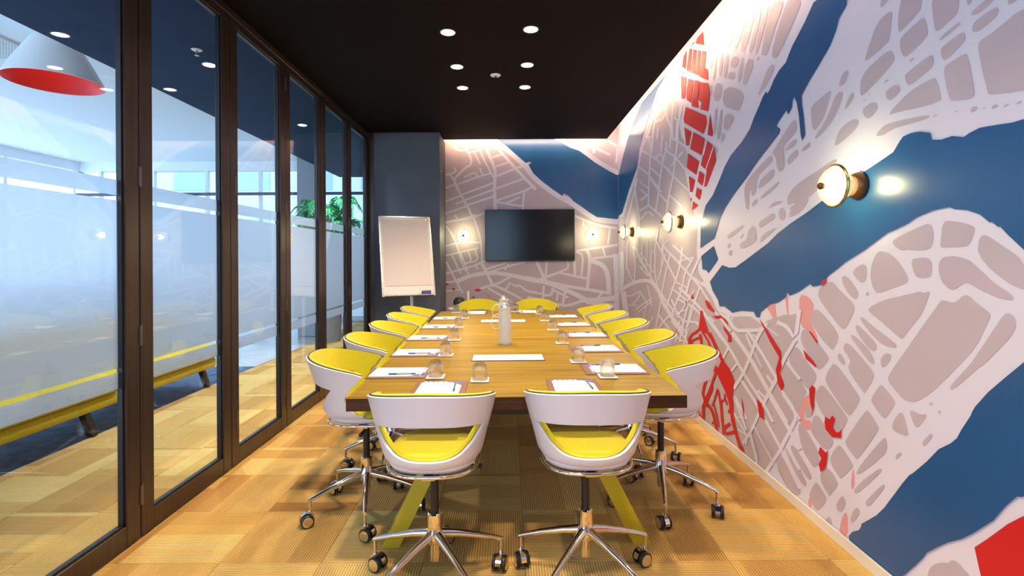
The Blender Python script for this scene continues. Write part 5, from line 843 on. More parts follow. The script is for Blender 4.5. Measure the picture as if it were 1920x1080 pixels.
        [3.554,0.358,3.548,0.314,3.538,0.241,3.512,0.178,3.472,0.126,3.439,0.087,3.415,0.059,3.398,0.041,3.358,0.062,3.374,0.081,3.398,0.108,3.429,0.147,3.468,0.197,3.492,0.258,3.502,0.329,3.507,0.372],
        [3.48,0.161,3.532,0.138,3.602,0.106,3.628,0.101,3.633,0.113,3.62,0.129,3.575,0.157,3.537,0.181,3.563,0.19,3.601,0.166,3.656,0.132,3.683,0.098,3.666,0.074,3.602,0.085,3.522,0.121,3.471,0.144],
        [3.645,0.077,3.689,0.319,3.726,0.307,3.681,0.063],
        [4.062,0.168,4.006,0.174,3.932,0.182,3.88,0.164,3.844,0.12,3.82,0.085,3.808,0.059,3.8,0.04,3.757,0.058,3.765,0.076,3.777,0.103,3.801,0.139,3.838,0.184,3.9,0.205,3.984,0.198,4.04,0.192],
        [3.783,0.109,3.857,0.1,3.875,0.079,3.801,0.088],
        [4.059,0.215,4.077,0.038,4.027,0.054,4.01,0.228],
        [3.841,0.231,3.824,0.209,3.794,0.173,3.773,0.139,3.762,0.108,3.755,0.089,3.731,0.099,3.738,0.117,3.75,0.149,3.77,0.183,3.8,0.219,3.817,0.24],
        [3.561,0.291,3.594,0.252,3.563,0.255,3.531,0.293],
        [4.174,0.076,4.119,0.05,4.083,0.069,4.138,0.094],
        [3.412,0.07,3.397,0.031,3.344,0.056,3.359,0.094],
        [2.667,0.874,2.586,0.833,2.553,0.81,2.558,0.802,2.643,0.829],
        [2.616,0.674,2.587,0.705,2.565,0.694,2.576,0.629,2.588,0.57,2.605,0.6],
        [2.511,1.231,2.49,1.255,2.464,1.26,2.469,1.243,2.5,1.222],
        [2.619,0.981,2.596,0.977,2.543,0.937,2.546,0.925],
        [2.489,0.541,2.482,0.573,2.449,0.57,2.429,0.596,2.409,0.586,2.429,0.541,2.4,0.522,2.376,0.534,2.36,0.555,2.367,0.51,2.43,0.49,2.48,0.51],
        [2.54,0.371,2.524,0.408,2.482,0.394,2.463,0.413,2.482,0.321,2.523,0.28,2.538,0.314,2.516,0.351],
        [2.61,0.647,2.576,0.657,2.574,0.602,2.6,0.518,2.582,0.614],
        [1.69,0.382,1.643,0.438,1.577,0.521,1.532,0.568,1.442,0.643,1.444,0.396,1.635,0.268,1.669,0.303],
        [1.44,0.646,1,0.52,0.55,0.33,0.45,0,1.44,0],],
    'r_pink': [
        [3.057,1.068,3.003,1.093,2.95,1.09,2.929,0.99,2.959,0.991],
        [2.844,1.13,2.816,1.166,2.805,0.976,2.818,1.004],
        [2.684,1.165,2.639,1.161,2.604,1.147,2.579,1.123,2.579,1.097,2.605,1.066,2.598,1.024,2.559,0.97,2.542,0.939,2.545,0.929,2.569,0.938,2.617,0.969,2.654,0.986,2.678,0.99,2.694,1.009,2.703,1.044,2.707,1.088,2.707,1.14],
        [2.633,0.641,2.61,0.647,2.596,0.642,2.59,0.627,2.605,0.603,2.64,0.572,2.661,0.541,2.667,0.511,2.652,0.501,2.617,0.512,2.606,0.499,2.618,0.46,2.65,0.451,2.704,0.472,2.732,0.494,2.732,0.515,2.709,0.555,2.666,0.611],
        [2.304,0.331,2.296,0.384,2.288,0.395,2.281,0.364,2.281,0.335,2.287,0.308,2.295,0.297,2.304,0.302],
        [2.387,0.067,2.372,0.12,2.356,0.154,2.337,0.17,2.328,0.146,2.328,0.084,2.345,0.05,2.378,0.044],
        [2.633,0.089,2.621,0.102,2.611,0.1,2.603,0.083,2.606,0.067,2.62,0.053,2.63,0.055,2.636,0.073],],
    'r_lines': [
        [3.961,2.051,3.789,2.219,3.807,2.225,3.981,2.057],
        [3.998,2.186,3.927,2.282,3.947,2.289,4.019,2.192],],
    'b_river': [
        [-0.345,3.258,-0.131,3.052,0.007,2.946,0.088,2.873,0.261,2.721,0.326,2.739,0.341,2.716,0.301,2.694,0.37,2.572,0.483,2.466,0.634,2.351,0.785,2.244,0.796,2.284,0.865,2.255,0.934,2.175,1.072,2.08,1.165,2.01,1.268,1.946,1.556,1.914,1.579,1.937,1.582,2.55,1.556,2.541,1.446,2.599,1.261,2.711,1.099,2.833,1.019,2.891,0.903,2.933,0.706,3.043,0.374,3.254],],
    'b_roads': [
        [-0.399,3.209,-0.325,3.14,-0.223,3.045,-0.137,2.969,-0.068,2.915,-0.014,2.871,0.027,2.838,0.091,2.783,0.176,2.708,0.242,2.636,0.294,2.561,0.351,2.493,0.41,2.437,0.478,2.38,0.555,2.322,0.633,2.265,0.714,2.211,0.792,2.165,0.864,2.131,0.93,2.091,0.997,2.042,1.056,2,1.106,1.965,1.16,1.93,1.225,1.891,1.339,1.864,1.496,1.848,1.605,1.837,1.614,1.925,1.505,1.936,1.353,1.952,1.255,1.975,1.207,2.005,1.155,2.039,1.107,2.072,1.049,2.114,0.979,2.165,0.906,2.209,0.834,2.243,0.761,2.286,0.684,2.338,0.608,2.393,0.533,2.449,0.469,2.503,0.416,2.553,0.364,2.615,0.311,2.692,0.237,2.772,0.149,2.85,0.084,2.905,0.042,2.94,-0.013,2.984,-0.08,3.037,-0.163,3.11,-0.265,3.205,-0.338,3.274],
        [0.33,3.258,0.437,3.192,0.603,3.088,0.738,3.009,0.842,2.955,0.925,2.916,0.985,2.893,1.031,2.868,1.07,2.84,1.13,2.794,1.21,2.733,1.297,2.674,1.389,2.62,1.463,2.577,1.52,2.546,1.573,2.518,1.61,2.587,1.558,2.616,1.501,2.646,1.428,2.688,1.339,2.74,1.256,2.796,1.178,2.857,1.117,2.903,1.073,2.935,1.017,2.965,0.956,2.988,0.877,3.025,0.777,3.078,0.644,3.156,0.478,3.259,0.372,3.325],
        [1.221,3.078,1.207,2.854,1.246,2.851,1.26,3.075],
        [1.243,2.913,1.462,2.809,1.478,2.841,1.259,2.946],
        [1.429,3.021,1.54,2.937,1.56,2.963,1.449,3.047],
        [1.583,3.042,1.531,2.716,1.567,2.71,1.618,3.036],
        [-0.401,3.112,-0.366,3.031,-0.309,2.898,-0.263,2.791,-0.229,2.71,-0.207,2.648,-0.196,2.605,-0.194,2.554,-0.2,2.491,-0.203,2.418,-0.204,2.336,-0.201,2.231,-0.196,2.104,-0.193,2.024,-0.148,2.026,-0.151,2.105,-0.156,2.233,-0.159,2.336,-0.158,2.417,-0.155,2.488,-0.149,2.552,-0.152,2.611,-0.164,2.661,-0.187,2.726,-0.221,2.808,-0.267,2.916,-0.324,3.049,-0.359,3.13],
        [-0.305,3.104,-0.244,3.033,-0.141,2.91,-0.046,2.8,0.041,2.701,0.121,2.61,0.196,2.529,0.271,2.45,0.346,2.374,0.393,2.327,0.421,2.354,0.374,2.402,0.299,2.477,0.225,2.556,0.15,2.637,0.07,2.727,-0.016,2.825,-0.111,2.936,-0.214,3.058,-0.275,3.129],
        [-0.448,2.994,-0.413,2.919,-0.35,2.785,-0.293,2.669,-0.241,2.57,-0.211,2.512,-0.187,2.525,-0.217,2.583,-0.268,2.681,-0.326,2.797,-0.388,2.93,-0.424,3.006],
        [-0.218,2.783,-0.061,2.835,-0.069,2.861,-0.227,2.809],
        [-0.173,2.656,0.043,2.724,0.034,2.75,-0.181,2.682],
        [-0.149,2.52,-0.076,2.55,0.051,2.601,0.161,2.641,0.253,2.669,0.31,2.687,0.301,2.715,0.245,2.698,0.151,2.67,0.041,2.629,-0.087,2.578,-0.161,2.548],
        [-0.162,2.343,0.261,2.492,0.252,2.517,-0.171,2.369],
        [-0.152,2.175,-0.05,2.21,0.136,2.272,0.267,2.321,0.343,2.356,0.389,2.377,0.378,2.401,0.331,2.38,0.256,2.346,0.127,2.298,-0.059,2.235,-0.161,2.201],
        [-0.159,2.157,-0.104,2.146,-0.011,2.128,0.079,2.113,0.166,2.101,0.219,2.093,0.222,2.12,0.17,2.128,0.083,2.14,-0.006,2.155,-0.099,2.172,-0.154,2.183],
        [0.222,2.315,0.202,2.03,0.229,2.028,0.249,2.313],
        [-0.035,2.13,0.178,2.222,0.168,2.244,-0.044,2.152],
        [-0.694,2.411,-0.616,2.44,-0.477,2.491,-0.367,2.528,-0.287,2.551,-0.238,2.564,-0.244,2.588,-0.293,2.574,-0.375,2.551,-0.485,2.514,-0.624,2.463,-0.702,2.434],
        [-0.649,2.259,-0.585,2.282,-0.475,2.322,-0.367,2.362,-0.263,2.402,-0.202,2.425,-0.211,2.451,-0.272,2.427,-0.377,2.387,-0.484,2.348,-0.594,2.308,-0.658,2.284],
        [-0.614,2.178,-0.191,2.332,-0.2,2.358,-0.624,2.203],
        [-0.581,2.107,-0.179,2.238,-0.188,2.267,-0.591,2.135],
        [-0.891,2.353,-0.723,2.417,-0.732,2.442,-0.901,2.378],
        [-0.881,2.168,-0.666,2.242,-0.675,2.268,-0.89,2.193],
        [-0.883,1.992,-0.561,2.102,-0.571,2.13,-0.892,2.021],
        [-0.769,2.466,-0.75,2.419,-0.721,2.349,-0.678,2.264,-0.62,2.165,-0.572,2.073,-0.532,1.986,-0.507,1.931,-0.474,1.946,-0.499,2.001,-0.54,2.089,-0.589,2.182,-0.646,2.281,-0.688,2.364,-0.717,2.433,-0.736,2.479],
        [-0.77,2.926,-0.736,2.912,-0.682,2.891,-0.632,2.885,-0.585,2.895,-0.554,2.928,-0.541,2.977,-0.532,3.009,-0.559,3.016,-0.567,2.984,-0.578,2.94,-0.598,2.919,-0.633,2.912,-0.675,2.918,-0.726,2.938,-0.76,2.951],
        [-0.591,2.914,-0.569,2.869,-0.536,2.801,-0.525,2.749,-0.536,2.709,-0.546,2.694,-0.569,2.694,-0.628,2.649,-0.715,2.562,-0.767,2.511,-0.744,2.487,-0.692,2.538,-0.605,2.624,-0.553,2.665,-0.53,2.665,-0.505,2.696,-0.492,2.749,-0.504,2.812,-0.539,2.884,-0.562,2.929],
        [-0.835,2.565,-0.753,2.455,-0.729,2.473,-0.811,2.583],
        [-0.892,2.537,-0.791,2.565,-0.799,2.594,-0.9,2.566],
        [-0.763,2.661,-0.753,2.638,-0.743,2.616,-0.754,2.602,-0.798,2.587,-0.83,2.575,-0.821,2.549,-0.789,2.561,-0.74,2.579,-0.716,2.612,-0.728,2.648,-0.737,2.671],
        [-0.532,2.861,-0.409,2.887,-0.415,2.914,-0.537,2.887],
        [-0.482,2.878,-0.394,2.7,-0.373,2.711,-0.46,2.889],
        [-0.611,2.517,-0.567,2.535,-0.492,2.566,-0.453,2.569,-0.44,2.547,-0.428,2.528,-0.41,2.54,-0.423,2.559,-0.445,2.589,-0.498,2.587,-0.575,2.555,-0.619,2.536],
        [-0.402,2.647,-0.361,2.55,-0.339,2.56,-0.38,2.656],
        [-0.731,2.132,-0.609,2.172,-0.617,2.198,-0.739,2.158],
        [-0.898,1.865,-0.788,1.883,-0.591,1.917,-0.451,1.948,-0.369,1.977,-0.317,1.995,-0.328,2.026,-0.38,2.008,-0.46,1.98,-0.597,1.95,-0.794,1.916,-0.904,1.897],
        [-0.753,1.99,-0.725,1.905,-0.702,1.912,-0.73,1.998],
        [-0.556,2.987,-0.523,2.991,-0.48,2.997,-0.456,2.989,-0.442,2.963,-0.428,2.94,-0.402,2.955,-0.416,2.979,-0.437,3.012,-0.477,3.027,-0.526,3.021,-0.56,3.017],
        [-0.885,1.864,-0.83,1.876,-0.736,1.895,-0.629,1.921,-0.509,1.954,-0.441,1.973,-0.447,1.996,-0.515,1.978,-0.635,1.945,-0.742,1.919,-0.835,1.9,-0.89,1.888],
        [-0.881,1.825,-0.85,1.778,-0.797,1.698,-0.755,1.613,-0.723,1.52,-0.694,1.42,-0.667,1.313,-0.63,1.227,-0.583,1.166,-0.555,1.129,-0.535,1.144,-0.564,1.18,-0.609,1.239,-0.644,1.321,-0.67,1.427,-0.7,1.527,-0.733,1.622,-0.776,1.71,-0.83,1.791,-0.861,1.838],
        [-0.493,1.946,-0.471,1.882,-0.432,1.768,-0.406,1.673,-0.393,1.594,-0.384,1.494,-0.378,1.375,-0.374,1.306,-0.35,1.307,-0.353,1.376,-0.359,1.496,-0.369,1.597,-0.382,1.678,-0.408,1.776,-0.448,1.89,-0.47,1.954],
        [-0.886,1.531,-0.831,1.546,-0.739,1.572,-0.614,1.584,-0.454,1.584,-0.366,1.583,-0.366,1.607,-0.454,1.608,-0.615,1.609,-0.743,1.596,-0.838,1.569,-0.893,1.554],
        [-0.887,1.398,-0.417,1.506,-0.422,1.529,-0.893,1.421],
        [-0.803,1.413,-0.677,1.144,-0.655,1.154,-0.781,1.424],
        [-0.886,1.321,-0.845,1.238,-0.773,1.091,-0.716,0.984,-0.677,0.917,-0.652,0.875,-0.628,0.889,-0.653,0.931,-0.692,0.997,-0.748,1.104,-0.82,1.251,-0.861,1.333],
        [-0.696,1.48,-0.585,1.197,-0.562,1.206,-0.673,1.489],
        [-0.576,1.481,-0.56,1.432,-0.534,1.355,-0.54,1.322,-0.581,1.318,-0.613,1.314,-0.609,1.29,-0.578,1.294,-0.525,1.304,-0.51,1.358,-0.537,1.44,-0.553,1.488],
        [-0.482,1.507,-0.467,1.459,-0.441,1.381,-0.448,1.344,-0.489,1.334,-0.521,1.325,-0.514,1.302,-0.483,1.311,-0.43,1.327,-0.417,1.384,-0.443,1.466,-0.459,1.514],
        [-0.889,1.142,-0.8,1.164,-0.639,1.203,-0.498,1.246,-0.378,1.292,-0.308,1.319,-0.318,1.345,-0.388,1.318,-0.507,1.272,-0.647,1.23,-0.806,1.191,-0.896,1.169],
        [-0.401,1.319,-0.381,1.279,-0.355,1.226,-0.315,1.146,-0.263,1.039,-0.23,0.972,-0.193,0.991,-0.225,1.057,-0.278,1.164,-0.318,1.244,-0.344,1.298,-0.364,1.338],
        [-0.718,1.015,-0.652,1.043,-0.561,1.082,-0.448,1.11,-0.311,1.129,-0.185,1.131,-0.068,1.118,0.09,1.087,0.289,1.04,0.409,1.011,0.423,1.068,0.303,1.097,0.103,1.145,-0.059,1.176,-0.182,1.19,-0.316,1.188,-0.459,1.168,-0.579,1.138,-0.675,1.097,-0.741,1.07],
        [-0.328,1.192,-0.016,1.29,-0.024,1.316,-0.337,1.219],
        [-0.249,1.165,-0.173,1.188,-0.039,1.227,0.081,1.259,0.187,1.285,0.25,1.301,0.243,1.328,0.181,1.312,0.074,1.286,-0.047,1.253,-0.18,1.214,-0.257,1.192],
        [-0.471,1.263,-0.435,1.209,-0.415,1.222,-0.451,1.276],
        [-0.226,0.977,-0.195,0.982,-0.153,0.989,-0.09,1.017,-0.01,1.063,0.04,1.092,0.025,1.119,-0.025,1.09,-0.105,1.044,-0.163,1.019,-0.2,1.013,-0.231,1.008],
        [-0.384,0.922,-0.332,0.939,-0.256,0.964,-0.176,0.957,-0.086,0.918,0.027,0.861,0.159,0.787,0.236,0.744,0.253,0.775,0.176,0.818,0.043,0.892,-0.071,0.949,-0.167,0.991,-0.26,0.999,-0.343,0.972,-0.395,0.955],
        [-0.026,0.911,0.053,1.019,0.03,1.036,-0.048,0.927],
        [-0.289,0.934,0.049,0.734,0.065,0.761,-0.273,0.96],
        [0.115,0.947,0.134,0.96,0.144,0.97,0.173,0.956,0.227,0.909,0.291,0.88,0.36,0.872,0.404,0.868,0.407,0.899,0.363,0.903,0.299,0.91,0.244,0.935,0.191,0.982,0.146,1.001,0.117,0.986,0.098,0.973],
        [0.051,0.983,0.121,0.965,0.127,0.989,0.057,1.007],
        [-0.892,1.01,-0.699,1.038,-0.703,1.066,-0.896,1.037],
        [-0.038,1.193,0.025,1.287,0.005,1.3,-0.058,1.207],
        [-0.891,0.894,-0.65,0.921,-0.652,0.941,-0.893,0.914],
        [0.257,1.051,0.315,1.04,0.385,1.025,0.455,1.011,0.522,0.997,0.632,0.959,0.784,0.895,0.923,0.832,1.048,0.768,1.132,0.726,1.161,0.784,1.078,0.827,0.952,0.891,0.81,0.955,0.655,1.02,0.541,1.06,0.468,1.075,0.398,1.089,0.328,1.104,0.27,1.116],
        [0.532,1.018,0.621,0.996,0.768,0.96,0.913,0.931,1.053,0.909,1.2,0.884,1.354,0.855,1.446,0.838,1.454,0.881,1.362,0.898,1.208,0.927,1.06,0.952,0.921,0.974,0.778,1.003,0.631,1.039,0.543,1.06],
        [0.374,1.35,0.404,1.28,0.453,1.167,0.492,1.088,0.52,1.044,0.543,1.01,0.579,1.035,0.557,1.068,0.53,1.109,0.493,1.185,0.444,1.297,0.414,1.367],
        [0.539,1.357,0.522,1.123,0.555,1.121,0.571,1.354],
        [0.463,1.059,0.537,1.083,0.664,1.124,0.759,1.159,0.825,1.188,0.865,1.22,0.875,1.257,0.871,1.294,0.857,1.331,0.846,1.359,0.815,1.347,0.826,1.319,0.84,1.286,0.842,1.259,0.839,1.24,0.808,1.216,0.747,1.19,0.653,1.155,0.527,1.114,0.453,1.09],
        [0.707,1.147,1.122,1.056,1.129,1.088,0.714,1.179],
        [0.928,1.354,0.935,1.104,0.971,1.105,0.965,1.355],
        [0.96,1.444,0.994,1.43,1.037,1.414,1.052,1.337,1.037,1.192,1.028,1.108,1.057,1.105,1.066,1.189,1.081,1.338,1.062,1.43,1.006,1.456,0.972,1.471],
        [1.104,1.473,1.12,1.434,1.139,1.391,1.139,1.258,1.116,1.034,1.104,0.907,1.147,0.902,1.16,1.03,1.182,1.255,1.183,1.395,1.161,1.451,1.144,1.49],
        [1.176,1.337,1.237,1.345,1.335,1.358,1.433,1.368,1.531,1.375,1.591,1.379,1.589,1.411,1.528,1.407,1.43,1.401,1.331,1.391,1.232,1.377,1.172,1.369],
        [1.338,1.5,1.371,1.382,1.399,1.389,1.366,1.507],
        [0.967,1.45,1.565,1.534,1.56,1.567,0.962,1.482],
        [1.441,1.8,1.409,1.555,1.438,1.551,1.47,1.796],
        [1.064,1.925,1.063,1.809,1.089,1.809,1.089,1.925],
        [0.946,1.947,1.034,1.91,1.189,1.846,1.335,1.802,1.469,1.78,1.548,1.767,1.554,1.803,1.475,1.816,1.343,1.838,1.202,1.88,1.048,1.944,0.96,1.981],
        [0.495,0.978,0.478,0.759,0.51,0.756,0.527,0.976],
        [0.498,0.823,0.537,0.823,0.598,0.823,0.64,0.855,0.649,0.91,0.654,0.946,0.622,0.95,0.616,0.915,0.611,0.871,0.589,0.854,0.537,0.855,0.498,0.856],
        [0.618,0.914,0.848,0.789,0.864,0.818,0.634,0.942],
        [0.695,0.877,0.677,0.761,0.703,0.757,0.72,0.873],
        [0.803,0.965,0.755,0.674,0.791,0.668,0.839,0.959],
        [0.272,0.884,0.517,0.837,0.522,0.866,0.278,0.913],
        [0.266,0.796,0.385,0.768,0.595,0.717,0.736,0.685,0.81,0.67,0.907,0.684,1.021,0.726,1.09,0.752,1.076,0.79,1.007,0.764,0.896,0.723,0.81,0.71,0.744,0.724,0.605,0.756,0.394,0.807,0.276,0.835],
        [1.044,0.73,1.119,0.729,1.219,0.729,1.346,0.739,1.498,0.759,1.598,0.772,1.589,0.845,1.488,0.831,1.338,0.811,1.216,0.801,1.119,0.802,1.045,0.802],
        [1.103,0.713,1.583,0.649,1.59,0.704,1.111,0.767],
        [1.27,0.773,1.343,0.845,1.32,0.868,1.247,0.796],
        [1.153,1.303,1.217,1.281,1.296,1.255,1.345,1.214,1.374,1.154,1.393,1.058,1.399,0.927,1.404,0.838,1.469,0.841,1.465,0.93,1.459,1.066,1.437,1.174,1.397,1.254,1.327,1.312,1.238,1.343,1.174,1.365],
        [1.495,1.421,1.498,1.348,1.501,1.256,1.504,1.155,1.507,1.043,1.51,0.924,1.512,0.798,1.508,0.682,1.497,0.571,1.489,0.487,1.569,0.479,1.577,0.563,1.588,0.676,1.593,0.798,1.59,0.925,1.587,1.045,1.584,1.157,1.581,1.259,1.578,1.35,1.576,1.424],],
    'b_red': [
        [-0.884,1.025,-0.831,1.005,-0.871,0.985],
        [-0.804,0.951,-0.744,0.944,-0.765,0.904],
        [-0.485,0.916,-0.431,0.942,-0.371,0.915,-0.418,0.896],
        [-0.378,0.895,-0.245,0.821,-0.272,0.828],],
}
# ================================================================== the room
def struct(name, bm, mat, parent=None, **k):
    o = obj(name, bm, mat, parent, **k)
    if parent is None: o['kind'] = 'structure'
    return o

# ---- floors: a screed slab with carpet tiles laid quarter-turned on it
floor = struct('floor', bbox(XL - 0.06, XR + 0.02, YF, YB + 0.02, -0.08, -0.008), M_BLACK)
lobby_floor = struct('floor_lobby', bbox(-9.5, XL - 0.065, YF, 11.2, -0.08, -0.008), M_PALE_FLOOR)
TILE = 0.46
tile_me = mesh_of('carpet_tile', bbox(-TILE / 2 + 0.0006, TILE / 2 - 0.0006, -TILE / 2 + 0.0006, TILE / 2 - 0.0006, -0.008, 0.0, 0.0012, 1), M_CARPET)
def lay_tile(ix, iy, parent, cut_lo=None, cut_hi=None):
    cx, cy = -1.31 + TILE * (ix + 0.5), 2.255 + TILE * (iy + 0.5)
    turn = (ix + iy + 1) % 2
    x0, x1 = cx - TILE / 2, cx + TILE / 2
    lo = max(x0, cut_lo) if cut_lo is not None else x0
    hi = min(x1, cut_hi) if cut_hi is not None else x1
    y0, y1 = cy - TILE / 2, min(cy + TILE / 2, 11.0 if parent is lobby_floor else YB)
    y0 = max(y0, YF)
    if hi - lo < 0.02 or y1 - y0 < 0.02: return
    if hi - lo < TILE - 0.001 or y1 - y0 < TILE - 0.001:
        # a cut tile along a wall
        c = Vector(((lo + hi) / 2 - cx, (y0 + y1) / 2 - cy))
        hx, hy = (hi - lo) / 2 - 0.0006, (y1 - y0) / 2 - 0.0006
        bm = bbox(c.x - hx, c.x + hx, c.y - hy, c.y + hy, -0.008, 0, 0.0012, 1)
        if turn: bmesh.ops.transform(bm, matrix=Matrix.Rotation(-PI / 2, 4, 'Z'), verts=bm.verts)
        me = mesh_of('carpet_tile', bm, M_CARPET)
    else:
        me = tile_me
    t = new_obj('carpet_tile', me, parent)
    t.location = (cx, cy, 0)
    t.rotation_euler = (0, 0, PI / 2 if turn else 0)
for iy in range(-8, 11):
    for ix in range(-2, 7):
        lay_tile(ix, iy, floor, XL - 0.055, XR)
for iy in range(-3, 19):
    for ix in range(-5, -1):
        lay_tile(ix, iy, lobby_floor, -3.24, XL - 0.07)
blue = obj('blue_carpet_strip', bbox(-6.6, -3.242, YF, 6.4, -0.008, 0.0), M_BLUE_CARPET, lobby_floor)

# ---- mural walls
def clip_poly(pts, lo, hi, zlo, zhi):
    return [(min(max(a, lo), hi), min(max(b, zlo), zhi)) for a, b in pts]
def print_layer(name, polys, plane, off, mat, parent, lo, hi):
    bm = bmesh.new()
    step = 1.2e-5                     # each piece a hair above the last: no two sheets lie in one plane
    for i, flat in enumerate(polys):
        pts = clip_poly(list(zip(flat[0::2], flat[1::2])), lo, hi, 0.0, CEIL + 0.17)
        q = []
        for p in pts:
            if not q or (abs(p[0] - q[-1][0]) + abs(p[1] - q[-1][1])) > 1e-4: q.append(p)
        if len(q) > 1 and abs(q[0][0] - q[-1][0]) + abs(q[0][1] - q[-1][1]) < 1e-4: q.pop()
        if len(q) < 3: continue
        vs = [bm.verts.new((XR - off - i * step, a, b) if plane == 'R' else (a, YB - off - i * step, b)) for a, b in q]
        f = bm.faces.new(vs)
    bm.normal_update()
    for f in bm.faces:
        if (f.normal.x if plane == 'R' else f.normal.y) > 0: f.normal_flip()
    bmesh.ops.triangulate(bm, faces=bm.faces[:], ngon_method='EAR_CLIP')
    return tag(obj(name, bm, mat, parent), kind='stuff')
COVE_TOP = CEIL + 0.19
wall_right = struct('wall_right', bbox(XR, XR + 0.12, YF, YB + 0.12, 0.0, COVE_TOP), M_ROAD)
wall_back = struct('wall_back', bbox(-0.895, XR - 0.0005, YB, YB + 0.12, 0.0, COVE_TOP), M_LAND)
tag(wall_right, 'right wall papered with a big city map of pale streets, grey blocks and blue river')
tag(wall_back, 'end wall papered with the city map behind the television')
RLO, RHI = YF, YB - 0.001
print_layer('mural_pink_print', MURAL['r_pink'], 'R', 0.0006, M_PINK, wall_right, RLO, RHI)
print_layer('mural_block_print', MURAL['r_land'], 'R', 0.0008, M_LAND, wall_right, RLO, RHI)
print_layer('mural_street_print', MURAL['r_roads'], 'R', 0.0027, M_ROAD, wall_right, RLO, RHI)
print_layer('mural_river_print', MURAL['r_river'], 'R', 0.0045, M_RIVER, wall_right, RLO, RHI)
print_layer('mural_red_print', MURAL['r_red'], 'R', 0.0048, M_RED, wall_right, RLO, RHI)
print_layer('mural_line_print', MURAL['r_lines'], 'R', 0.0058, M_ROAD, wall_right, RLO, RHI)
BLO, BHI = -0.89, XR - 0.005
print_layer('mural_street_print', MURAL['b_roads'], 'B', 0.0008, M_ROAD, wall_back, BLO, BHI)
print_layer('mural_river_print', MURAL['b_river'], 'B', 0.0021, M_RIVER, wall_back, BLO, BHI)
print_layer('mural_red_print', MURAL['b_red'], 'B', 0.0023, M_RED, wall_back, BLO, BHI)

struct('baseboard_right', bbox(XR - 0.018, XR - 0.0065, YF, YB - 0.001, 0.0, 0.058, 0.002, 1), M_BASEBOARD)
struct('baseboard_back', bbox(-0.875, XR - 0.019, YB - 0.016, YB - 0.003, 0.0, 0.058, 0.002, 1), M_BASEBOARD)
pier = struct('wall_pier', bbox(-1.735, -0.88, 6.49, YB + 0.12, 0.0, CEIL), M_PIER)
# unseen wall behind the camera, with a window added for cool fill light
rear = bmesh.new()
for (x0, x1, z0, z1) in ((XL - 0.06, -1.7, 0, COVE_TOP), (0.25, XR + 0.12, 0, COVE_TOP), (-1.7, 0.25, 0, 0.8), (-1.7, 0.25, 2.95, COVE_TOP)):
    box(rear, x0, x1, YF - 0.12, YF, z0, z1)
struct('wall_rear', rear, M_WHITE_WALL)
wr = bmesh.new()
for (x0, x1, z0, z1) in ((-1.7, -1.64, 0.8, 2.95), (0.19, 0.25, 0.8, 2.95), (-1.64, 0.19, 0.8, 0.86), (-1.64, 0.19, 2.89, 2.95), (-0.755, -0.695, 0.86, 2.89)):
    box(wr, x0, x1, YF - 0.09, YF - 0.04, z0, z1)
added_win = struct('added_window', wr, M_BRONZE)
added_win['label'] = 'wide unseen window added behind the camera for cool fill light'
for x0, x1 in ((-1.639, -0.756), (-0.694, 0.189)):
    obj('pane', bbox(x0, x1, YF - 0.07, YF - 0.064, 0.861, 2.889), M_GLASS, added_win)

# ---- dark ceiling, held 20 cm off the mural walls to make the light cove
ceiling = struct('ceiling', bbox(XL - 0.06, XR - 0.2, YF, YB - 0.2, CEIL, CEIL + 0.04), M_PAINT_DARK)
struct('ceiling_cove', bbox(XL - 0.06, XR + 0.12, YF, YB + 0.12, COVE_TOP, COVE_TOP + 0.1), M_WHITE_WALL)
def led(name, bm, label):
    return tag(obj(name, bm, M_COVE), label, 'light strip')
led('cove_light_strip', bbox(XR - 0.215, XR - 0.205, YF + 0.1, YB - 0.25, CEIL + 0.045, CEIL + 0.07), 'warm light strip hidden in the cove along the map wall')
led('cove_light_strip', bbox(-0.86, XR - 0.25, YB - 0.215, YB - 0.205, CEIL + 0.045, CEIL + 0.07), 'warm light strip hidden in the cove above the television wall')

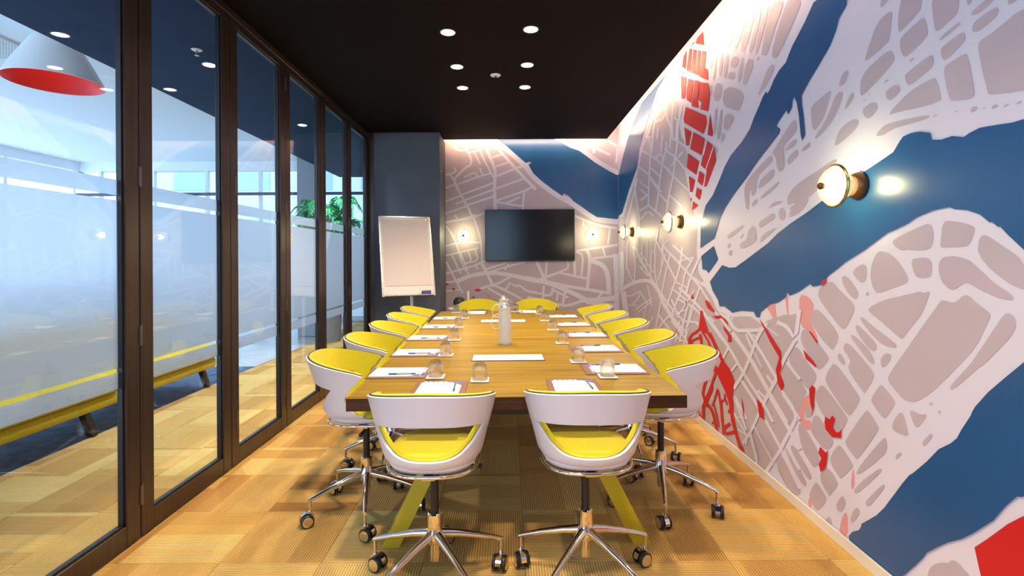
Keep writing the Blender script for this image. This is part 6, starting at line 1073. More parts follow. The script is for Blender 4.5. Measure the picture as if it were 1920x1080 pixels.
# ---- folding glass wall
PANEL_Y = [0.83 - 0.81, 0.83, 1.64, 2.45, 3.255, 4.065, 4.875, 5.685, 6.485]
HEAD = 2.915
head = struct('trim_1', bbox(XL - 0.055, XL + 0.012, YF, 6.49, HEAD + 0.045, CEIL - 0.001, 0.003, 1), M_BRONZE)
struct('trim_2', bbox(XL - 0.05, -1.736, 6.487, 6.62, 0.0, CEIL - 0.001, 0.003, 1), M_BRONZE)
rail_gap = 0.0035
M_HINGE = principled('hinge_steel', (0.22, 0.20, 0.19), 0.3, 0.9)
def glass_panel(i, y0, y1):
    d = thing('door_%d' % i, (XL - 0.022, y0, 0), 0, kind='structure')
    names = {1: 'bronze framed folding glass panel beside the camera', 2: 'bronze framed folding glass panel, second from the camera end'}
    W = y1 - y0
    a, b = rail_gap, W - rail_gap
    st = 0.088
    def part(name, bm, mat=M_BRONZE, **k): return obj(name, bm, mat, d, **k)
    # stiles and rails
    part('stile', bbox(-0.024, 0.022, a, a + st, 0.012, HEAD + 0.04, 0.003, 1))
    part('stile', bbox(-0.024, 0.022, b - st, b, 0.012, HEAD + 0.04, 0.003, 1))
    part('bottom_rail', bbox(-0.024, 0.020, a + st, b - st, 0.012, 0.112, 0.003, 1))
    part('top_rail', bbox(-0.024, 0.020, a + st, b - st, HEAD, HEAD + 0.04, 0.003, 1))
    g0, g1 = a + st, b - st
    gk = bmesh.new()
    for (p0, p1, q0, q1) in ((g0, g0 + 0.01, 0.112, HEAD), (g1 - 0.01, g1, 0.112, HEAD), (g0, g1, 0.112, 0.122), (g0, g1, HEAD - 0.01, HEAD)):
        box(gk, -0.014, 0.010, p0, p1, q0, q1)
    part('gasket', gk, M_GASKET)
    part('glass_pane', bbox(-0.008, 0.0, g0 + 0.004, g1 - 0.004, 0.116, HEAD - 0.004), M_GLASS)
    e0, e1 = g0 + 0.0105, g1 - 0.0105
    for z0, z1 in ((1.675, 1.748), (0.862, 1.652), (0.765, 0.843)):
        part('frosted_film', bbox(-0.0098, -0.0088, e0, e1, z0, z1), M_FILM)
    # hinges on the room side, at the joint
    if i % 2 == 0:
        for zc in (0.22, 1.0, 1.78, 2.80):
            hb = lathe([(0, -0.05), (0.0045, -0.05), (0.0045, 0.05), (0, 0.05)], 10)
            box(hb, -0.003, 0.0, -0.010, 0.010, -0.045, 0.045)
            h = part('hinge', hb, M_HINGE)
            h.location = (0.026, 0.0, zc)
    else:
        for zc in (0.30, 1.86):
            pl = part('edge_bolt', bbox(-0.002, 0.002, -0.006, 0.006, -0.06, 0.06, 0.0015, 1), M_HINGE)
            pl.location = (0.0235, st * 0.72, zc)
    return d
for i in range(len(PANEL_Y) - 1):
    d = glass_panel(i + 1, PANEL_Y[i], PANEL_Y[i + 1])
    d['label'] = ['folding glass panel behind the camera', 'folding glass panel beside the camera', 'nearest folding glass panel, with the red-lined pendant behind it', 'second folding glass panel, between the two widest posts', 'third folding glass panel from the camera', 'fourth folding glass panel, with a round sticker on its film', 'fifth folding glass panel, with the fern behind it', 'last folding glass panel, next to the grey pier'][i]
    if i == 5:
        bm = bmesh.new()
        n = 32
        r = [(0.045, 0), (0.060, 0)]
        prev = None
        ring = []
        for k in range(29):
            t = PI * 0.22 + 2 * PI * 0.78 * k / 28
            ring.append([bm.verts.new((0.0012, rr * math.cos(t), rr * math.sin(t))) for rr in (0.030, 0.042)])
        for p, q in zip(ring, ring[1:]): bm.faces.new((p[0], p[1], q[1], q[0]))
        ring = []
        for k in range(n + 1):
            t = 2 * PI * k / n
            ring.append([bm.verts.new((0.0012, rr * math.cos(t), rr * math.sin(t))) for rr in (0.058, 0.066)])
        for p, q in zip(ring, ring[1:]): bm.faces.new((p[0], p[1], q[1], q[0]))
        s = obj('sticker', bm, M_WHITE_PLASTIC, d)
        s.location = (0.0, 0.17, 1.55)

# ------------------------------------------------------------------ downlights
ring_me = mesh_of('trim_ring', lathe([(0.047, 0.0), (0.047, -0.003), (0.056, -0.003), (0.056, 0.0)], 36), M_WHITE_PLASTIC, True, 0.6)
lens_me = mesh_of('lens', lathe([(0, -0.0012), (0.047, -0.0012), (0.047, 0.0), (0, 0.0)], 32), M_DOWN, False)
lens_cool = mesh_of('lens', lathe([(0, -0.0012), (0.047, -0.0012), (0.047, 0.0), (0, 0.0)], 32), M_DOWN_COOL, False)
def downlight(x, y, z, label, group, watts, color=WARM, me=lens_me, angle=132, blend=1.0):
    d = thing('downlight', (x, y, z - 0.0002), 0, label, 'ceiling light', group)
    new_obj('trim_ring', ring_me, d)
    new_obj('lens', me, d)
    L = bpy.data.lights.new('downlight_lamp', 'SPOT')
    L.energy = watts
    L.color = color
    L.spot_size = math.radians(angle)
    L.spot_blend = blend
    L.shadow_soft_size = 0.045
    lo = new_obj('downlight_lamp', L, d)
    lo.location = (0, 0, -0.01)
    return d
row = {0: 'nearest', 1: 'middle', 2: 'farthest'}
for k, (ya, yb) in enumerate(((3.62, 3.58), (4.27, 4.24), (4.80, 4.79))):
    downlight(-0.425, ya, CEIL, '%s round downlight of the left row in the dark ceiling' % row[k], 'downlights over the table', DOWNLIGHT_W)
    downlight(0.175, yb, CEIL, '%s round downlight of the right row in the dark ceiling' % row[k], 'downlights over the table', DOWNLIGHT_W)
for k, y in enumerate((1.85, 0.9)):
    for sx, nm in ((-0.425, 'left'), (0.175, 'right')):
        downlight(sx, y, CEIL, 'round downlight overhead %s, outside the picture, pair %s' % (nm, 'one' if k == 0 else 'two'), 'downlights over the table', DOWNLIGHT_W)
for k, (x, y) in enumerate(((-2.5, 4.2), (-2.5, 6.1), (-2.5, 7.75))):
    downlight(x, y, CEIL, '%s downlight in the navy lobby ceiling beyond the glass' % row[k], 'lobby downlights', 170, (0.95, 0.96, 1.0), lens_cool)
det = thing('smoke_detector', (-0.1, 4.47, CEIL), 0, 'small white round detector between the ceiling downlights', 'smoke detector')
obj('housing', lathe([(0, -0.012), (0.028, -0.012), (0.045, -0.006), (0.047, 0.0), (0, 0.0)], 30), M_WHITE_PLASTIC, det, True, 0.6)
obj('sensor_vent', lathe([(0, -0.017), (0.012, -0.017), (0.014, -0.0119), (0, -0.0119)], 16), M_BLACK, det, True, 0.6)
# ================================================================== chairs
# local frame: the sitter looks along +y, origin on the floor under the column
SEAT_Z = 0.558
def rim_z(th):
    a = abs(th)
    return 0.862 - 0.062 * (1 - math.cos(min(a, PI / 2))) ** 1.0 - 0.10 * max(0.0, a - PI / 2)
def lerp_tab(tab, t):
    for (t0, v0), (t1, v1) in zip(tab, tab[1:]):
        if t <= t1:
            k = (t - t0) / (t1 - t0)
            k = k * k * (3 - 2 * k)
            return v0 + (v1 - v0) * k
    return tab[-1][1]
SPREAD = [(0.0, 112), (0.06, 106), (0.16, 88), (0.30, 79), (0.46, 78), (0.66, 85), (0.84, 93), (1.0, 98)]
def wall_point(s, t, inset=0.0):
    """s in -1..1 around the back, t in 0..1 from the seat to the rim"""
    th = s * math.radians(lerp_tab(SPREAD, t))
    zb = SEAT_Z - 0.018
    z = zb + t * (rim_z(th) - zb)
    k = t ** 0.85
    rx = 0.192 + (0.264 - 0.192) * k
    ry = 0.205 + (0.300 - 0.205) * (t ** 1.1)
    # rounded foot where the wall turns into the seat pan
    foot = max(0.0, 1 - t / 0.14)
    rx -= 0.030 * foot ** 2
    ry -= 0.030 * foot ** 2
    ex = 2.35
    c, sn = math.cos(th), math.sin(th)
    n = (abs(c) ** ex + abs(sn) ** ex) ** (1 / ex)
    return Vector(((rx - inset) * sn / n, -(ry - inset) * c / n, z))
HOLE_T = 0.60          # height of the hole's corners
HOLE_S = 0.76          # half width of the hole in s
def hole_edges(s, grow=0.0):
    a = min(1.0, abs(s) / (HOLE_S - grow)) if HOLE_S > grow else 1.0
    if a >= 1.0: return HOLE_T, HOLE_T
    e = math.sqrt(max(0.0, 1 - a * a))
    up = HOLE_T + 0.015 * e + grow * 0.3 * e
    dn = HOLE_T - (0.45 - grow) * (1 - a ** 2.6) ** 0.75
    return up, dn
def shell_sheet(inset=0.0, grow=0.0, rows=9, top=1.0, bottom=0.0, edge=1.0):
    bm = bmesh.new()
    N = 64
    ss = []
    for i in range(N + 1):
        ss.append(-1 + 2 * i / N)
    h = HOLE_S - grow
    ss = sorted(set([round(x, 5) for x in ss if abs(abs(x) - h) > 0.012] + [-h, h]))
    up_cols, dn_cols = [], []
    for s in ss:
        u, d = hole_edges(s, grow)
        upc = [bm.verts.new(wall_point(s * edge, u + (top - u) * j / rows, inset)) for j in range(rows + 1)]
        if abs(u - d) < 1e-6:
            dnc = [bm.verts.new(wall_point(s * edge, bottom + (d - bottom) * j / rows, inset)) for j in range(rows)] + [upc[0]]
        else:
            dnc = [bm.verts.new(wall_point(s * edge, bottom + (d - bottom) * j / rows, inset)) for j in range(rows + 1)]
        up_cols.append(upc)
        dn_cols.append(dnc)
    for cols in (up_cols, dn_cols):
        for a, b in zip(cols, cols[1:]):
            for j in range(rows):
                q = [a[j], b[j], b[j + 1], a[j + 1]]
                u = []
                for v in q:
                    if v not in u: u.append(v)
                if len(u) >= 3: bm.faces.new(u)
    bmesh.ops.recalc_face_normals(bm, faces=bm.faces)
    return bm
def thicken(bm, d, inward):
    """give a sheet a thickness d towards (or away from) the sitter"""
    bm.normal_update()
    # orient normals outwards
    for f in bm.faces:
        c = f.calc_center_median()
        if f.normal.dot(Vector((c.x, c.y - 0.0, 0))) < 0: f.normal_flip()
    bm.normal_update()
    bmesh.ops.solidify(bm, geom=bm.faces[:], thickness=d)
    bmesh.ops.recalc_face_normals(bm, faces=bm.faces)
    return bm
def seat_outline(k=1.0, n=56, dy=0.0):
    pts = []
    for i in range(n):
        a = 2 * PI * i / n
        ex = 2.7
        c, s = math.cos(a), math.sin(a)
        r = (abs(c) ** ex + abs(s) ** ex) ** (-1 / ex)
        front = max(0.0, s)
        pts.append((0.196 * k * r * c * (1 - 0.04 * front), 0.012 + dy + (0.205 if s < 0 else 0.215) * k * r * s))
    return pts
def seat_body(profile, n=56):
    """profile: list of (scale, z) from the middle of one side round to the other"""
    bm = bmesh.new()
    rings = []
    for k, z in profile:
        if k == 0: rings.append([bm.verts.new((0, 0.012, z))])
        else: rings.append([bm.verts.new((x, y, z)) for x, y in seat_outline(k, n)])
    for a, b in zip(rings, rings[1:]):
        for i in range(n):
            j = (i + 1) % n
            if len(a) == 1: bm.faces.new((a[0], b[i], b[j]))
            elif len(b) == 1: bm.faces.new((a[i], b[0], a[j]))
            else: bm.faces.new((a[i], b[i], b[j], a[j]))
    bmesh.ops.recalc_face_normals(bm, faces=bm.faces)
    return bm

sh = shell_sheet()
shell_me = mesh_of('shell', thicken(sh, 0.011, True), M_SHELL, True, 0.9)
pd = shell_sheet(inset=0.0125, grow=0.018, top=1.012, bottom=0.09, edge=0.985)
pad_me = mesh_of('back_pad', thicken(pd, 0.019, True), M_YELLOW, True, 1.2)
pan_me = mesh_of('seat_pan', seat_body([(0, 0.511), (0.55, 0.513), (0.80, 0.520), (0.90, 0.530), (0.945, 0.545), (0.94, 0.552), (0.92, 0.551), (0, 0.548)]), M_SHELL, True, 0.9)
seat_me = mesh_of('seat_pad', seat_body([(0, 0.552), (0.90, 0.552), (0.945, 0.561), (0.94, 0.573), (0.90, 0.581), (0.6, 0.584), (0, 0.581)]), M_YELLOW, True, 1.2)
# dark welt between shell and pad, round the rim
wp = []
for i in range(49): wp.append(wall_point(-1 + 2 * i / 48, 1.010, 0.0120))
piping_me = mesh_of('welt', tube(wp, 0.0045, 6), M_PIPING, True)
ring_pts = [(x, y, 0.519) for x, y in seat_outline(0.955, 40)]
seat_ring_me = mesh_of('seat_ring', tube(ring_pts, 0.0075, 8, closed=True), M_CHROME, True)
mb = bmesh.new()
bar(mb, (-0.17, 0.02, 0.508), (0.17, 0.02, 0.508), 0.05, 0.012)
bar(mb, (0, -0.17, 0.508), (0, 0.19, 0.508), 0.05, 0.012, Vector((0, 0, 1)))
box(mb, -0.05, 0.05, -0.04, 0.07, 0.478, 0.504)
mount_me = mesh_of('seat_mount', mb, M_CHROME)
lever_me = mesh_of('height_lever', tube([(0.04, 0.03, 0.492), (0.13, 0.03, 0.488), (0.20, 0.02, 0.480)], [0.005, 0.005, 0.011], 8), M_BLACK, True)
column_me = mesh_of('gas_column', lathe([(0, 0.288), (0.0175, 0.288), (0.0175, 0.480), (0, 0.480)], 20), M_BLACK, True, 0.6)
hub_me = mesh_of('hub', lathe([(0, 0.095), (0.020, 0.095), (0.020, 0.165), (0.033, 0.170), (0.037, 0.182), (0.036, 0.212), (0.030, 0.224), (0.030, 0.292), (0.026, 0.297), (0, 0.297)], 28), M_CHROME, True, 0.6)
# one arm of the star, along +x
def star_leg():
    bm = bmesh.new()
    st = [(0.025, 0.204, 0.019, 0.020), (0.10, 0.190, 0.016, 0.016), (0.20, 0.163, 0.0125, 0.0125), (0.285, 0.135, 0.010, 0.010), (0.300, 0.129, 0.010, 0.009)]
    n = 10
    rings = []
    for x, z, wy, wz in st:
        rings.append([bm.verts.new((x, wy * math.cos(2 * PI * k / n), z + wz * math.sin(2 * PI * k / n))) for k in range(n)])
    for a, b in zip(rings, rings[1:]):
        for k in range(n): bm.faces.new((a[k], a[(k + 1) % n], b[(k + 1) % n], b[k]))
    bm.faces.new(rings[0][::-1]); bm.faces.new(rings[-1])
    # upright socket at the end
    tube([(0.292, 0, 0.134), (0.292, 0, 0.066)], 0.0075, 10, bm)
    bmesh.ops.recalc_face_normals(bm, faces=bm.faces)
    return bm
leg_me = mesh_of('leg', star_leg(), M_CHROME, True, 0.7)
# caster: hood and two wheels, trailing in -y of its own frame
hood = bmesh.new()
tube([(0, 0, 0.076), (0, 0, 0.058)], 0.010, 10, hood)
arc = [(0, -0.016 + 0.036 * math.cos(a), 0.034 + 0.036 * math.sin(a)) for a in [PI * (-0.05 + 1.02 * k / 10) for k in range(11)]]
for a, b in zip(arc, arc[1:]): bar(hood, a, b, 0.024, 0.006, Vector((1, 0, 0)).cross(Vector(b) - Vector(a)))
hood_me = mesh_of('caster_hood', hood, M_CHROME, True, 0.6)
tyre_me = mesh_of('wheel', lathe([(0, -0.009), (0.029, -0.009), (0.033, -0.005), (0.033, 0.005), (0.029, 0.009), (0, 0.009)], 24, axis='X'), M_BLACK, True, 0.6)
cap_me = mesh_of('wheel_cap', lathe([(0, 0.0115), (0.020, 0.0105), (0.0255, 0.0092), (0.0255, 0.0085), (0, 0.0085)], 24, axis='X'), M_CHROME, True, 0.6)
caster_angles = [20, 140, 255, 75, 310]
def make_chair():
    c = thing('tub_chair')
    for nm, me in (('shell', shell_me), ('back_pad', pad_me), ('seat_pan', pan_me), ('seat_pad', seat_me), ('welt', piping_me), ('seat_ring', seat_ring_me), ('seat_mount', mount_me), ('height_lever', lever_me), ('gas_column', column_me), ('hub', hub_me)):
        new_obj(nm, me, c)
    for k in range(5):
        new_obj('leg', leg_me, c)['k'] = k
    for k in range(5):
        h = new_obj('caster', hood_me, c)
        h['k'] = k
        for sx in (-1, 1):
            wv = new_obj('wheel', tyre_me, h)
            wv.location = (sx * 0.0215, -0.016, 0.033)
            cp = new_obj('wheel_cap', cap_me, h)
            cp.location = (sx * 0.0215, -0.016, 0.033)
            cp.rotation_euler = (0, 0, 0 if sx > 0 else PI)
    return c
def set_base(c, star, seed, tight=False):
    """turn the star to a world angle and swivel its casters"""
    r = random.Random(seed)
    off = star - c.rotation_euler.z
    for ch in c.children:
        if ch.name.startswith('leg'):
            ch.rotation_euler = (0, 0, off + ch['k'] * 2 * PI / 5)
        elif ch.name.startswith('caster'):
            a = off + ch['k'] * 2 * PI / 5
            ch.location = (0.292 * math.cos(a), 0.292 * math.sin(a), 0)
            ch.rotation_euler = (0, 0, math.radians(caster_angles[(ch['k'] + seed) % 5]) + r.uniform(-0.6, 0.6))
            if tight and ch['k'] in (1, 4): ch.rotation_euler = (0, 0, math.radians({(1, 1): 62, (4, 1): -14, (1, 3): 16, (4, 3): -64}[(ch['k'], seed)]))
    for ch in c.children:
        if 'k' in ch: del ch['k']
proto = make_chair()
first = [True]
ordn = ['nearest', 'second', 'middle', 'fourth', 'farthest']
def place_chair(x, y, rz, star_deg, seed, label, group):
    c = copy_tree(proto)
    c.location = (x, y, 0)
    c.rotation_euler = (0, 0, rz)
    tag(c, label, 'chair', group)
    set_base(c, math.radians(star_deg), seed, star_deg == 90)
    return c
G1, G2, G3 = 'chairs along the glass wall', 'chairs along the map wall', 'chairs at the table ends'
place_chair(-0.316, 2.118, 0.0, 90, 1, 'white shell swivel chair with yellow pad at the near table end, left one', G3)
place_chair(0.328, 2.142, 0.0, 90, 3, 'white shell swivel chair with yellow pad at the near table end, right one', G3)
for k, (x, y, a, st) in enumerate(((-0.775, 2.72, -88, 212), (-0.790, 3.36, -91, 200), (-0.800, 3.99, -90, 225), (-0.815, 4.62, -92, 190), (-0.828, 5.26, -89, 215))):
    place_chair(x, y, math.radians(a), st, 5 + k, '%s of the five yellow padded white chairs along the glass wall' % ordn[k], G1)
for k, (x, y, a, st) in enumerate(((0.85, 2.79, 88, -31), (0.838, 3.43, 90, -20), (0.828, 4.05, 92, -40), (0.815, 4.68, 89, -10), (0.803, 5.33, 91, -30))):
    place_chair(x, y, math.radians(a), st, 12 + k, '%s of the five yellow padded white chairs along the map wall' % ordn[k], G2)
place_chair(-0.345, 5.88, PI, 270, 20, 'yellow padded chair at the far table end, left one', G3)
place_chair(0.335, 5.90, PI, 270, 21, 'yellow padded chair at the far table end, under the television', G3)
for ch in list(proto.children_recursive) + [proto]:
    bpy.data.objects.remove(ch)
# ================================================================== meeting table
TC, TROT, TL, TW = Vector((0.008, 3.975, 0)), math.radians(1.0), 3.58, 1.495
table = thing('meeting_table', TC, TROT, 'long wooden meeting table with dark edge and splayed yellow legs', 'table')
EDGE = 0.024
TH = 0.056
def top_leaf(y0, y1):
    o = obj('tabletop', bbox(-TW / 2 + EDGE, TW / 2 - EDGE, y0, y1, TABLE_Z - 0.03, TABLE_Z, 0.0015, 1), M_WOOD, table)
    return o
seam = 0.03
top_leaf(-TL / 2 + EDGE, seam - 0.001)
top_leaf(seam + 0.001, TL / 2 - EDGE)
for (x0, x1, y0, y1) in ((-TW / 2, TW / 2, -TL / 2, -TL / 2 + EDGE), (-TW / 2, TW / 2, TL / 2 - EDGE, TL / 2), (-TW / 2, -TW / 2 + EDGE, -TL / 2 + EDGE, TL / 2 - EDGE), (TW / 2 - EDGE, TW / 2, -TL / 2 + EDGE, TL / 2 - EDGE)):
    obj('edge_band', bbox(x0, x1, y0, y1, TABLE_Z - TH, TABLE_Z - 0.0012), M_WOOD_EDGE, table)
    # veneer runs over the band
    obj('edge_veneer', bbox(x0, x1, y0, y1, TABLE_Z - 0.0011, TABLE_Z - 0.0001), M_WOOD, table)
obj('underframe', bbox(-0.30, 0.30, -1.55, 1.55, TABLE_Z - 0.11, TABLE_Z - 0.031, 0.003, 1), M_BLACK, table)
for sy in (-1, 1):
    for sx in (-1, 1):
        bm = bmesh.new()
        ytop, ybot = sy * 1.46, sy * 1.56
        xt, xb = sx * 0.27, sx * 0.60
        zt = TABLE_Z - 0.111
        hw, hd = 0.042, 0.036
        vs = [bm.verts.new(p) for p in ((xb - hw, ybot - hd, 0), (xb + hw, ybot - hd, 0), (xb + hw, ybot + hd, 0), (xb - hw, ybot + hd, 0), (xt - hw, ytop - hd, zt), (xt + hw, ytop - hd, zt), (xt + hw, ytop + hd, zt), (xt - hw, ytop + hd, zt))]
        for f in ((3, 2, 1, 0), (4, 5, 6, 7), (0, 1, 5, 4), (1, 2, 6, 5), (2, 3, 7, 6), (3, 0, 4, 7)): bm.faces.new([vs[i] for i in f])
        obj('leg', bm, M_LEG_YELLOW, table)
    obj('leg_crossbar', bbox(-0.28, 0.28, sy * 1.46 - 0.03, sy * 1.46 + 0.03, TABLE_Z - 0.17, TABLE_Z - 0.112), M_BLACK, table)
inv = (Matrix.Translation(TC) @ Matrix.Rotation(TROT, 4, 'Z')).inverted()
for (u, v) in ((952.5, 671.5), (943.5, 602.5)):
    x, y = on_z(u, v, TABLE_Z)
    p = inv @ Vector((x, y, 0))
    fr = obj('cable_hatch', bbox(p.x - 0.218, p.x + 0.218, p.y - 0.088, p.y + 0.088, TABLE_Z + 0.0001, TABLE_Z + 0.003, 0.001, 1), M_GASKET, table)
    obj('hatch_lid', bbox(p.x - 0.213, p.x + 0.213, p.y - 0.083, p.y + 0.083, TABLE_Z + 0.0031, TABLE_Z + 0.006, 0.001, 1), M_WHITE_PLASTIC, fr)

# ------------------------------------------------------------------ pads, pens, tumblers
board_me = mesh_of('writing_board', bbox(-0.125, 0.125, -0.165, 0.165, 0, 0.004, 0.0015, 1), M_BOARD)
paper_me = mesh_of('paper_block', bbox(-0.098, 0.098, -0.150, 0.135, 0.0042, 0.0085), M_PAPER)
hb = bmesh.new()
q = [hb.verts.new(p) for p in ((-0.098, 0.135, 0.0088), (-0.098, 0.112, 0.0088), (0.0, 0.118, 0.0088), (0.098, 0.112, 0.0088), (0.098, 0.135, 0.0088))]
hb.faces.new(q[::-1])
header_me = mesh_of('header_print', hb, M_INK)
hb = bmesh.new()
q = [hb.verts.new(p) for p in ((0.098, 0.110, 0.0088), (0.098, 0.06, 0.0088), (0.05, 0.110, 0.0088))]
hb.faces.new(q)
bmesh.ops.recalc_face_normals(hb, faces=hb.faces)
corner_me = mesh_of('corner_print', hb, M_INK)
hb = bmesh.new()
for k in range(5):
    x0 = -0.088 + k * 0.024
    q = [hb.verts.new(p) for p in ((x0, 0.119, 0.0090), (x0 + 0.017, 0.119, 0.0090), (x0 + 0.017, 0.129, 0.0090), (x0, 0.129, 0.0090))]
    hb.faces.new(q)
logo_me = mesh_of('letterhead_print', hb, M_PAPER)
pen_body = mesh_of('barrel', tube([(0, -0.065, 0.0045), (0, 0.045, 0.0045)], 0.0045, 8), M_SILVER, True, 0.7)
pen_end = mesh_of('grip', tube([(0, 0.045, 0.0045), (0, 0.062, 0.0045), (0, 0.072, 0.0045)], [0.0047, 0.004, 0.001], 8), M_BLUE_PEN, True, 0.7)
pen_cap = mesh_of('cap', tube([(0, -0.072, 0.0045), (0, -0.030, 0.0045)], 0.0050, 8), M_BLUE_PEN, True, 0.7)
def pad(u, v, rz, where, pen=True):
    x, y = on_z(u, v, TABLE_Z + 0.008)
    z = TABLE_Z + 0.0004
    d = thing('notepad', (x, y, z), rz, 'white notepad on a brown board at %s' % where, 'notepad', 'notepads laid at the seats')
    for nm, me in (('writing_board', board_me), ('paper_block', paper_me), ('header_print', header_me), ('corner_print', corner_me), ('letterhead_print', logo_me)):
        new_obj(nm, me, d)
    if pen:
        R = Matrix.Rotation(rz, 3, 'Z')
        q = R @ Vector((0.07, 0.02, 0))
        pn = thing('pen', (x + q.x, y + q.y, z + 0.0087), rz + 0.05, 'blue and silver pen on the notepad at %s' % where, 'pen', 'pens on the notepads')
        for nm, me in (('barrel', pen_body), ('grip', pen_end), ('cap', pen_cap)): new_obj(nm, me, pn)
seatL = ['the nearest seat on the glass side', 'the second seat on the glass side', 'the middle seat on the glass side', 'the fourth seat on the glass side', 'the farthest seat on the glass side']
seatR = [s.replace('glass side', 'map wall side') for s in seatL]
for k, (u, v) in enumerate(((753, 697), (785, 660), (805, 632.5), (826, 611.8), (842, 596))): pad(u, v, -PI / 2 + 0.01, seatL[k])
for k, (u, v) in enumerate(((1150, 690), (1115, 652.5), (1097, 627), (1072, 607.5), (1053, 592.5))): pad(u, v, PI / 2 + 0.01, seatR[k])
pad(823, 729, 0.0, 'the near end, left seat')
pad(1078, 725, 0.0, 'the near end, right seat')
pad(893, 586, PI, 'the far end, left seat')
pad(990, 584, PI, 'the far end, right seat')

coaster_bm = bbox(-0.045, 0.045, -0.045, 0.045, 0, 0.005, 0.002, 2)
coaster_me = mesh_of('coaster', coaster_bm, M_PAPER)
rim_me = mesh_of('coaster_base', bbox(-0.046, 0.046, -0.046, 0.046, -0.0022, -0.0001), M_BOARD)
# upturned tumbler: mouth down, thick rounded base on top
tum_prof = [(0.0375, 0.0), (0.0385, 0.0), (0.0388, 0.030), (0.0380, 0.055), (0.034, 0.072), (0.024, 0.083), (0.010, 0.087), (0, 0.0875), (0, 0.076), (0.018, 0.073), (0.029, 0.064), (0.0355, 0.050), (0.0367, 0.030), (0.0365, 0.0)]
def open_lathe(prof, n=28):
    return lathe(prof, n)
tum_me = mesh_of('tumbler', lathe(tum_prof, 28, close=True), M_TUMBLER, True, 0.9)
def setting(u, v, where):
    x, y = on_z(u, v - 3, TABLE_Z)
    c = tag(new_obj('coaster', coaster_me), 'square white coaster under the glass at %s' % where, 'coaster', 'coasters on the table')
    c.location = (x, y, TABLE_Z + 0.0026)
    new_obj('coaster_base', rim_me, c)
    g = tag(new_obj('tumbler', tum_me), 'upturned clear glass tumbler at %s' % where, 'glass', 'upturned tumblers on coasters')
    g.location = (x, y, TABLE_Z + 0.0078)
    g.rotation_euler = (0, 0, random.uniform(0, 6))
for k, (u, v) in enumerate(((817, 711), (836, 670), (852, 641), (860.5, 617), (871, 600))): setting(u, v, seatL[k])
for k, (u, v) in enumerate(((1084, 682), (1054, 647), (1037, 622), (1021, 604.5), (1012, 592))): setting(u, v, seatR[k])
setting(900, 717, 'the near end, left seat')
setting(1139, 710, 'the near end, right seat')
setting(855, 589.5, 'the far end, left seat')
setting(966, 587.5, 'the far end, right seat')

def jug(u, v, rz, label):
    x, y = on_z(u, v, TABLE_Z)
    j = thing('water_jug', (x, y, TABLE_Z + 0.0004), rz, label, 'jug', 'water jugs on the table')
    obj('jug_body', lathe([(0, 0.0), (0.044, 0.0), (0.0475, 0.006), (0.0475, 0.03), (0.046, 0.12), (0.044, 0.20), (0.041, 0.225), (0.038, 0.236), (0.040, 0.250), (0.042, 0.258), (0.040, 0.257), (0.036, 0.240), (0.040, 0.215), (0.043, 0.12), (0.0445, 0.014), (0, 0.010)], 40), M_JUG, j, True, 0.9)
    obj('lid', lathe([(0, 0.244), (0.034, 0.244), (0.036, 0.260), (0.030, 0.268), (0.020, 0.272), (0.018, 0.284), (0.008, 0.290), (0, 0.290)], 28), M_SILVER, j, True, 0.6)
    hp = [(-0.041, 0, 0.205), (-0.060, 0, 0.212), (-0.082, 0, 0.198), (-0.095, 0, 0.170), (-0.097, 0, 0.145), (-0.088, 0, 0.118), (-0.068, 0, 0.104), (-0.046, 0, 0.108)]
    obj('handle', tube(hp, 0.0042, 8), M_JUG, j, True)
    return j
jug(947, 645, 0, 'tall frosted glass water jug with handle, nearer of the two')
jug(944.5, 617.5, 0, 'tall glass water jug standing behind the nearer jug')

# ------------------------------------------------------------------ television
tv = thing('television', (0.315, YB - 0.0035, 1.69), 0, 'flat black television on the end wall', 'television')
obj('housing', bbox(-0.632, 0.632, -0.05, -0.012, -0.365, 0.365, 0.006, 2), M_TV_BEZEL, tv)
obj('screen', bbox(-0.620, 0.620, -0.0525, -0.0502, -0.346, 0.353), M_TV, tv)
obj('wall_bracket', bbox(-0.2, 0.2, -0.012, 0.0, -0.15, 0.15), M_BLACK, tv)

# ------------------------------------------------------------------ wall lamps
SC = {}
SC['back_plate'] = mesh_of('back_plate', lathe([(0, 0.0), (0.060, 0.0), (0.062, 0.004), (0.060, 0.014), (0.052, 0.030), (0.046, 0.036), (0, 0.036)], 40), M_BRASS, True, 0.7)
SC['glass_bell'] = mesh_of('glass_bell', lathe([(0.040, 0.036), (0.042, 0.044), (0.047, 0.050), (0.046, 0.058), (0.052, 0.064), (0.052, 0.072), (0.062, 0.088), (0.080, 0.102), (0.092, 0.108), (0.089, 0.111), (0.076, 0.104), (0.058, 0.089), (0.048, 0.072), (0.042, 0.058), (0.036, 0.044), (0.036, 0.036)], 48), M_BELL_GLASS, True, 0.9)
SC['glass_dome'] = mesh_of('glass_dome', lathe([(0.088, 0.113), (0.084, 0.124), (0.072, 0.140), (0.052, 0.154), (0.028, 0.163), (0.016, 0.165), (0.016, 0.162), (0.028, 0.160), (0.051, 0.151), (0.070, 0.137), (0.081, 0.123), (0.085, 0.113)], 48), M_LAMP_GLASS, True, 0.9)
SC['rim_ring'] = mesh_of('rim_ring', lathe([(0.086, 0.106), (0.096, 0.105), (0.098, 0.110), (0.094, 0.116), (0.090, 0.117), (0.086, 0.113)], 48, close=True), M_GOLD, True, 0.9)
SC['finial'] = mesh_of('finial', lathe([(0, 0.158), (0.015, 0.160), (0.0165, 0.170), (0.014, 0.178), (0.008, 0.184), (0, 0.186)], 24), M_BRASS, True, 0.9)
SC['bulb'] = mesh_of('bulb', lathe([(0, 0.052), (0.014, 0.056), (0.020, 0.075), (0.022, 0.092), (0.017, 0.108), (0, 0.116)], 20), M_BULB, True)
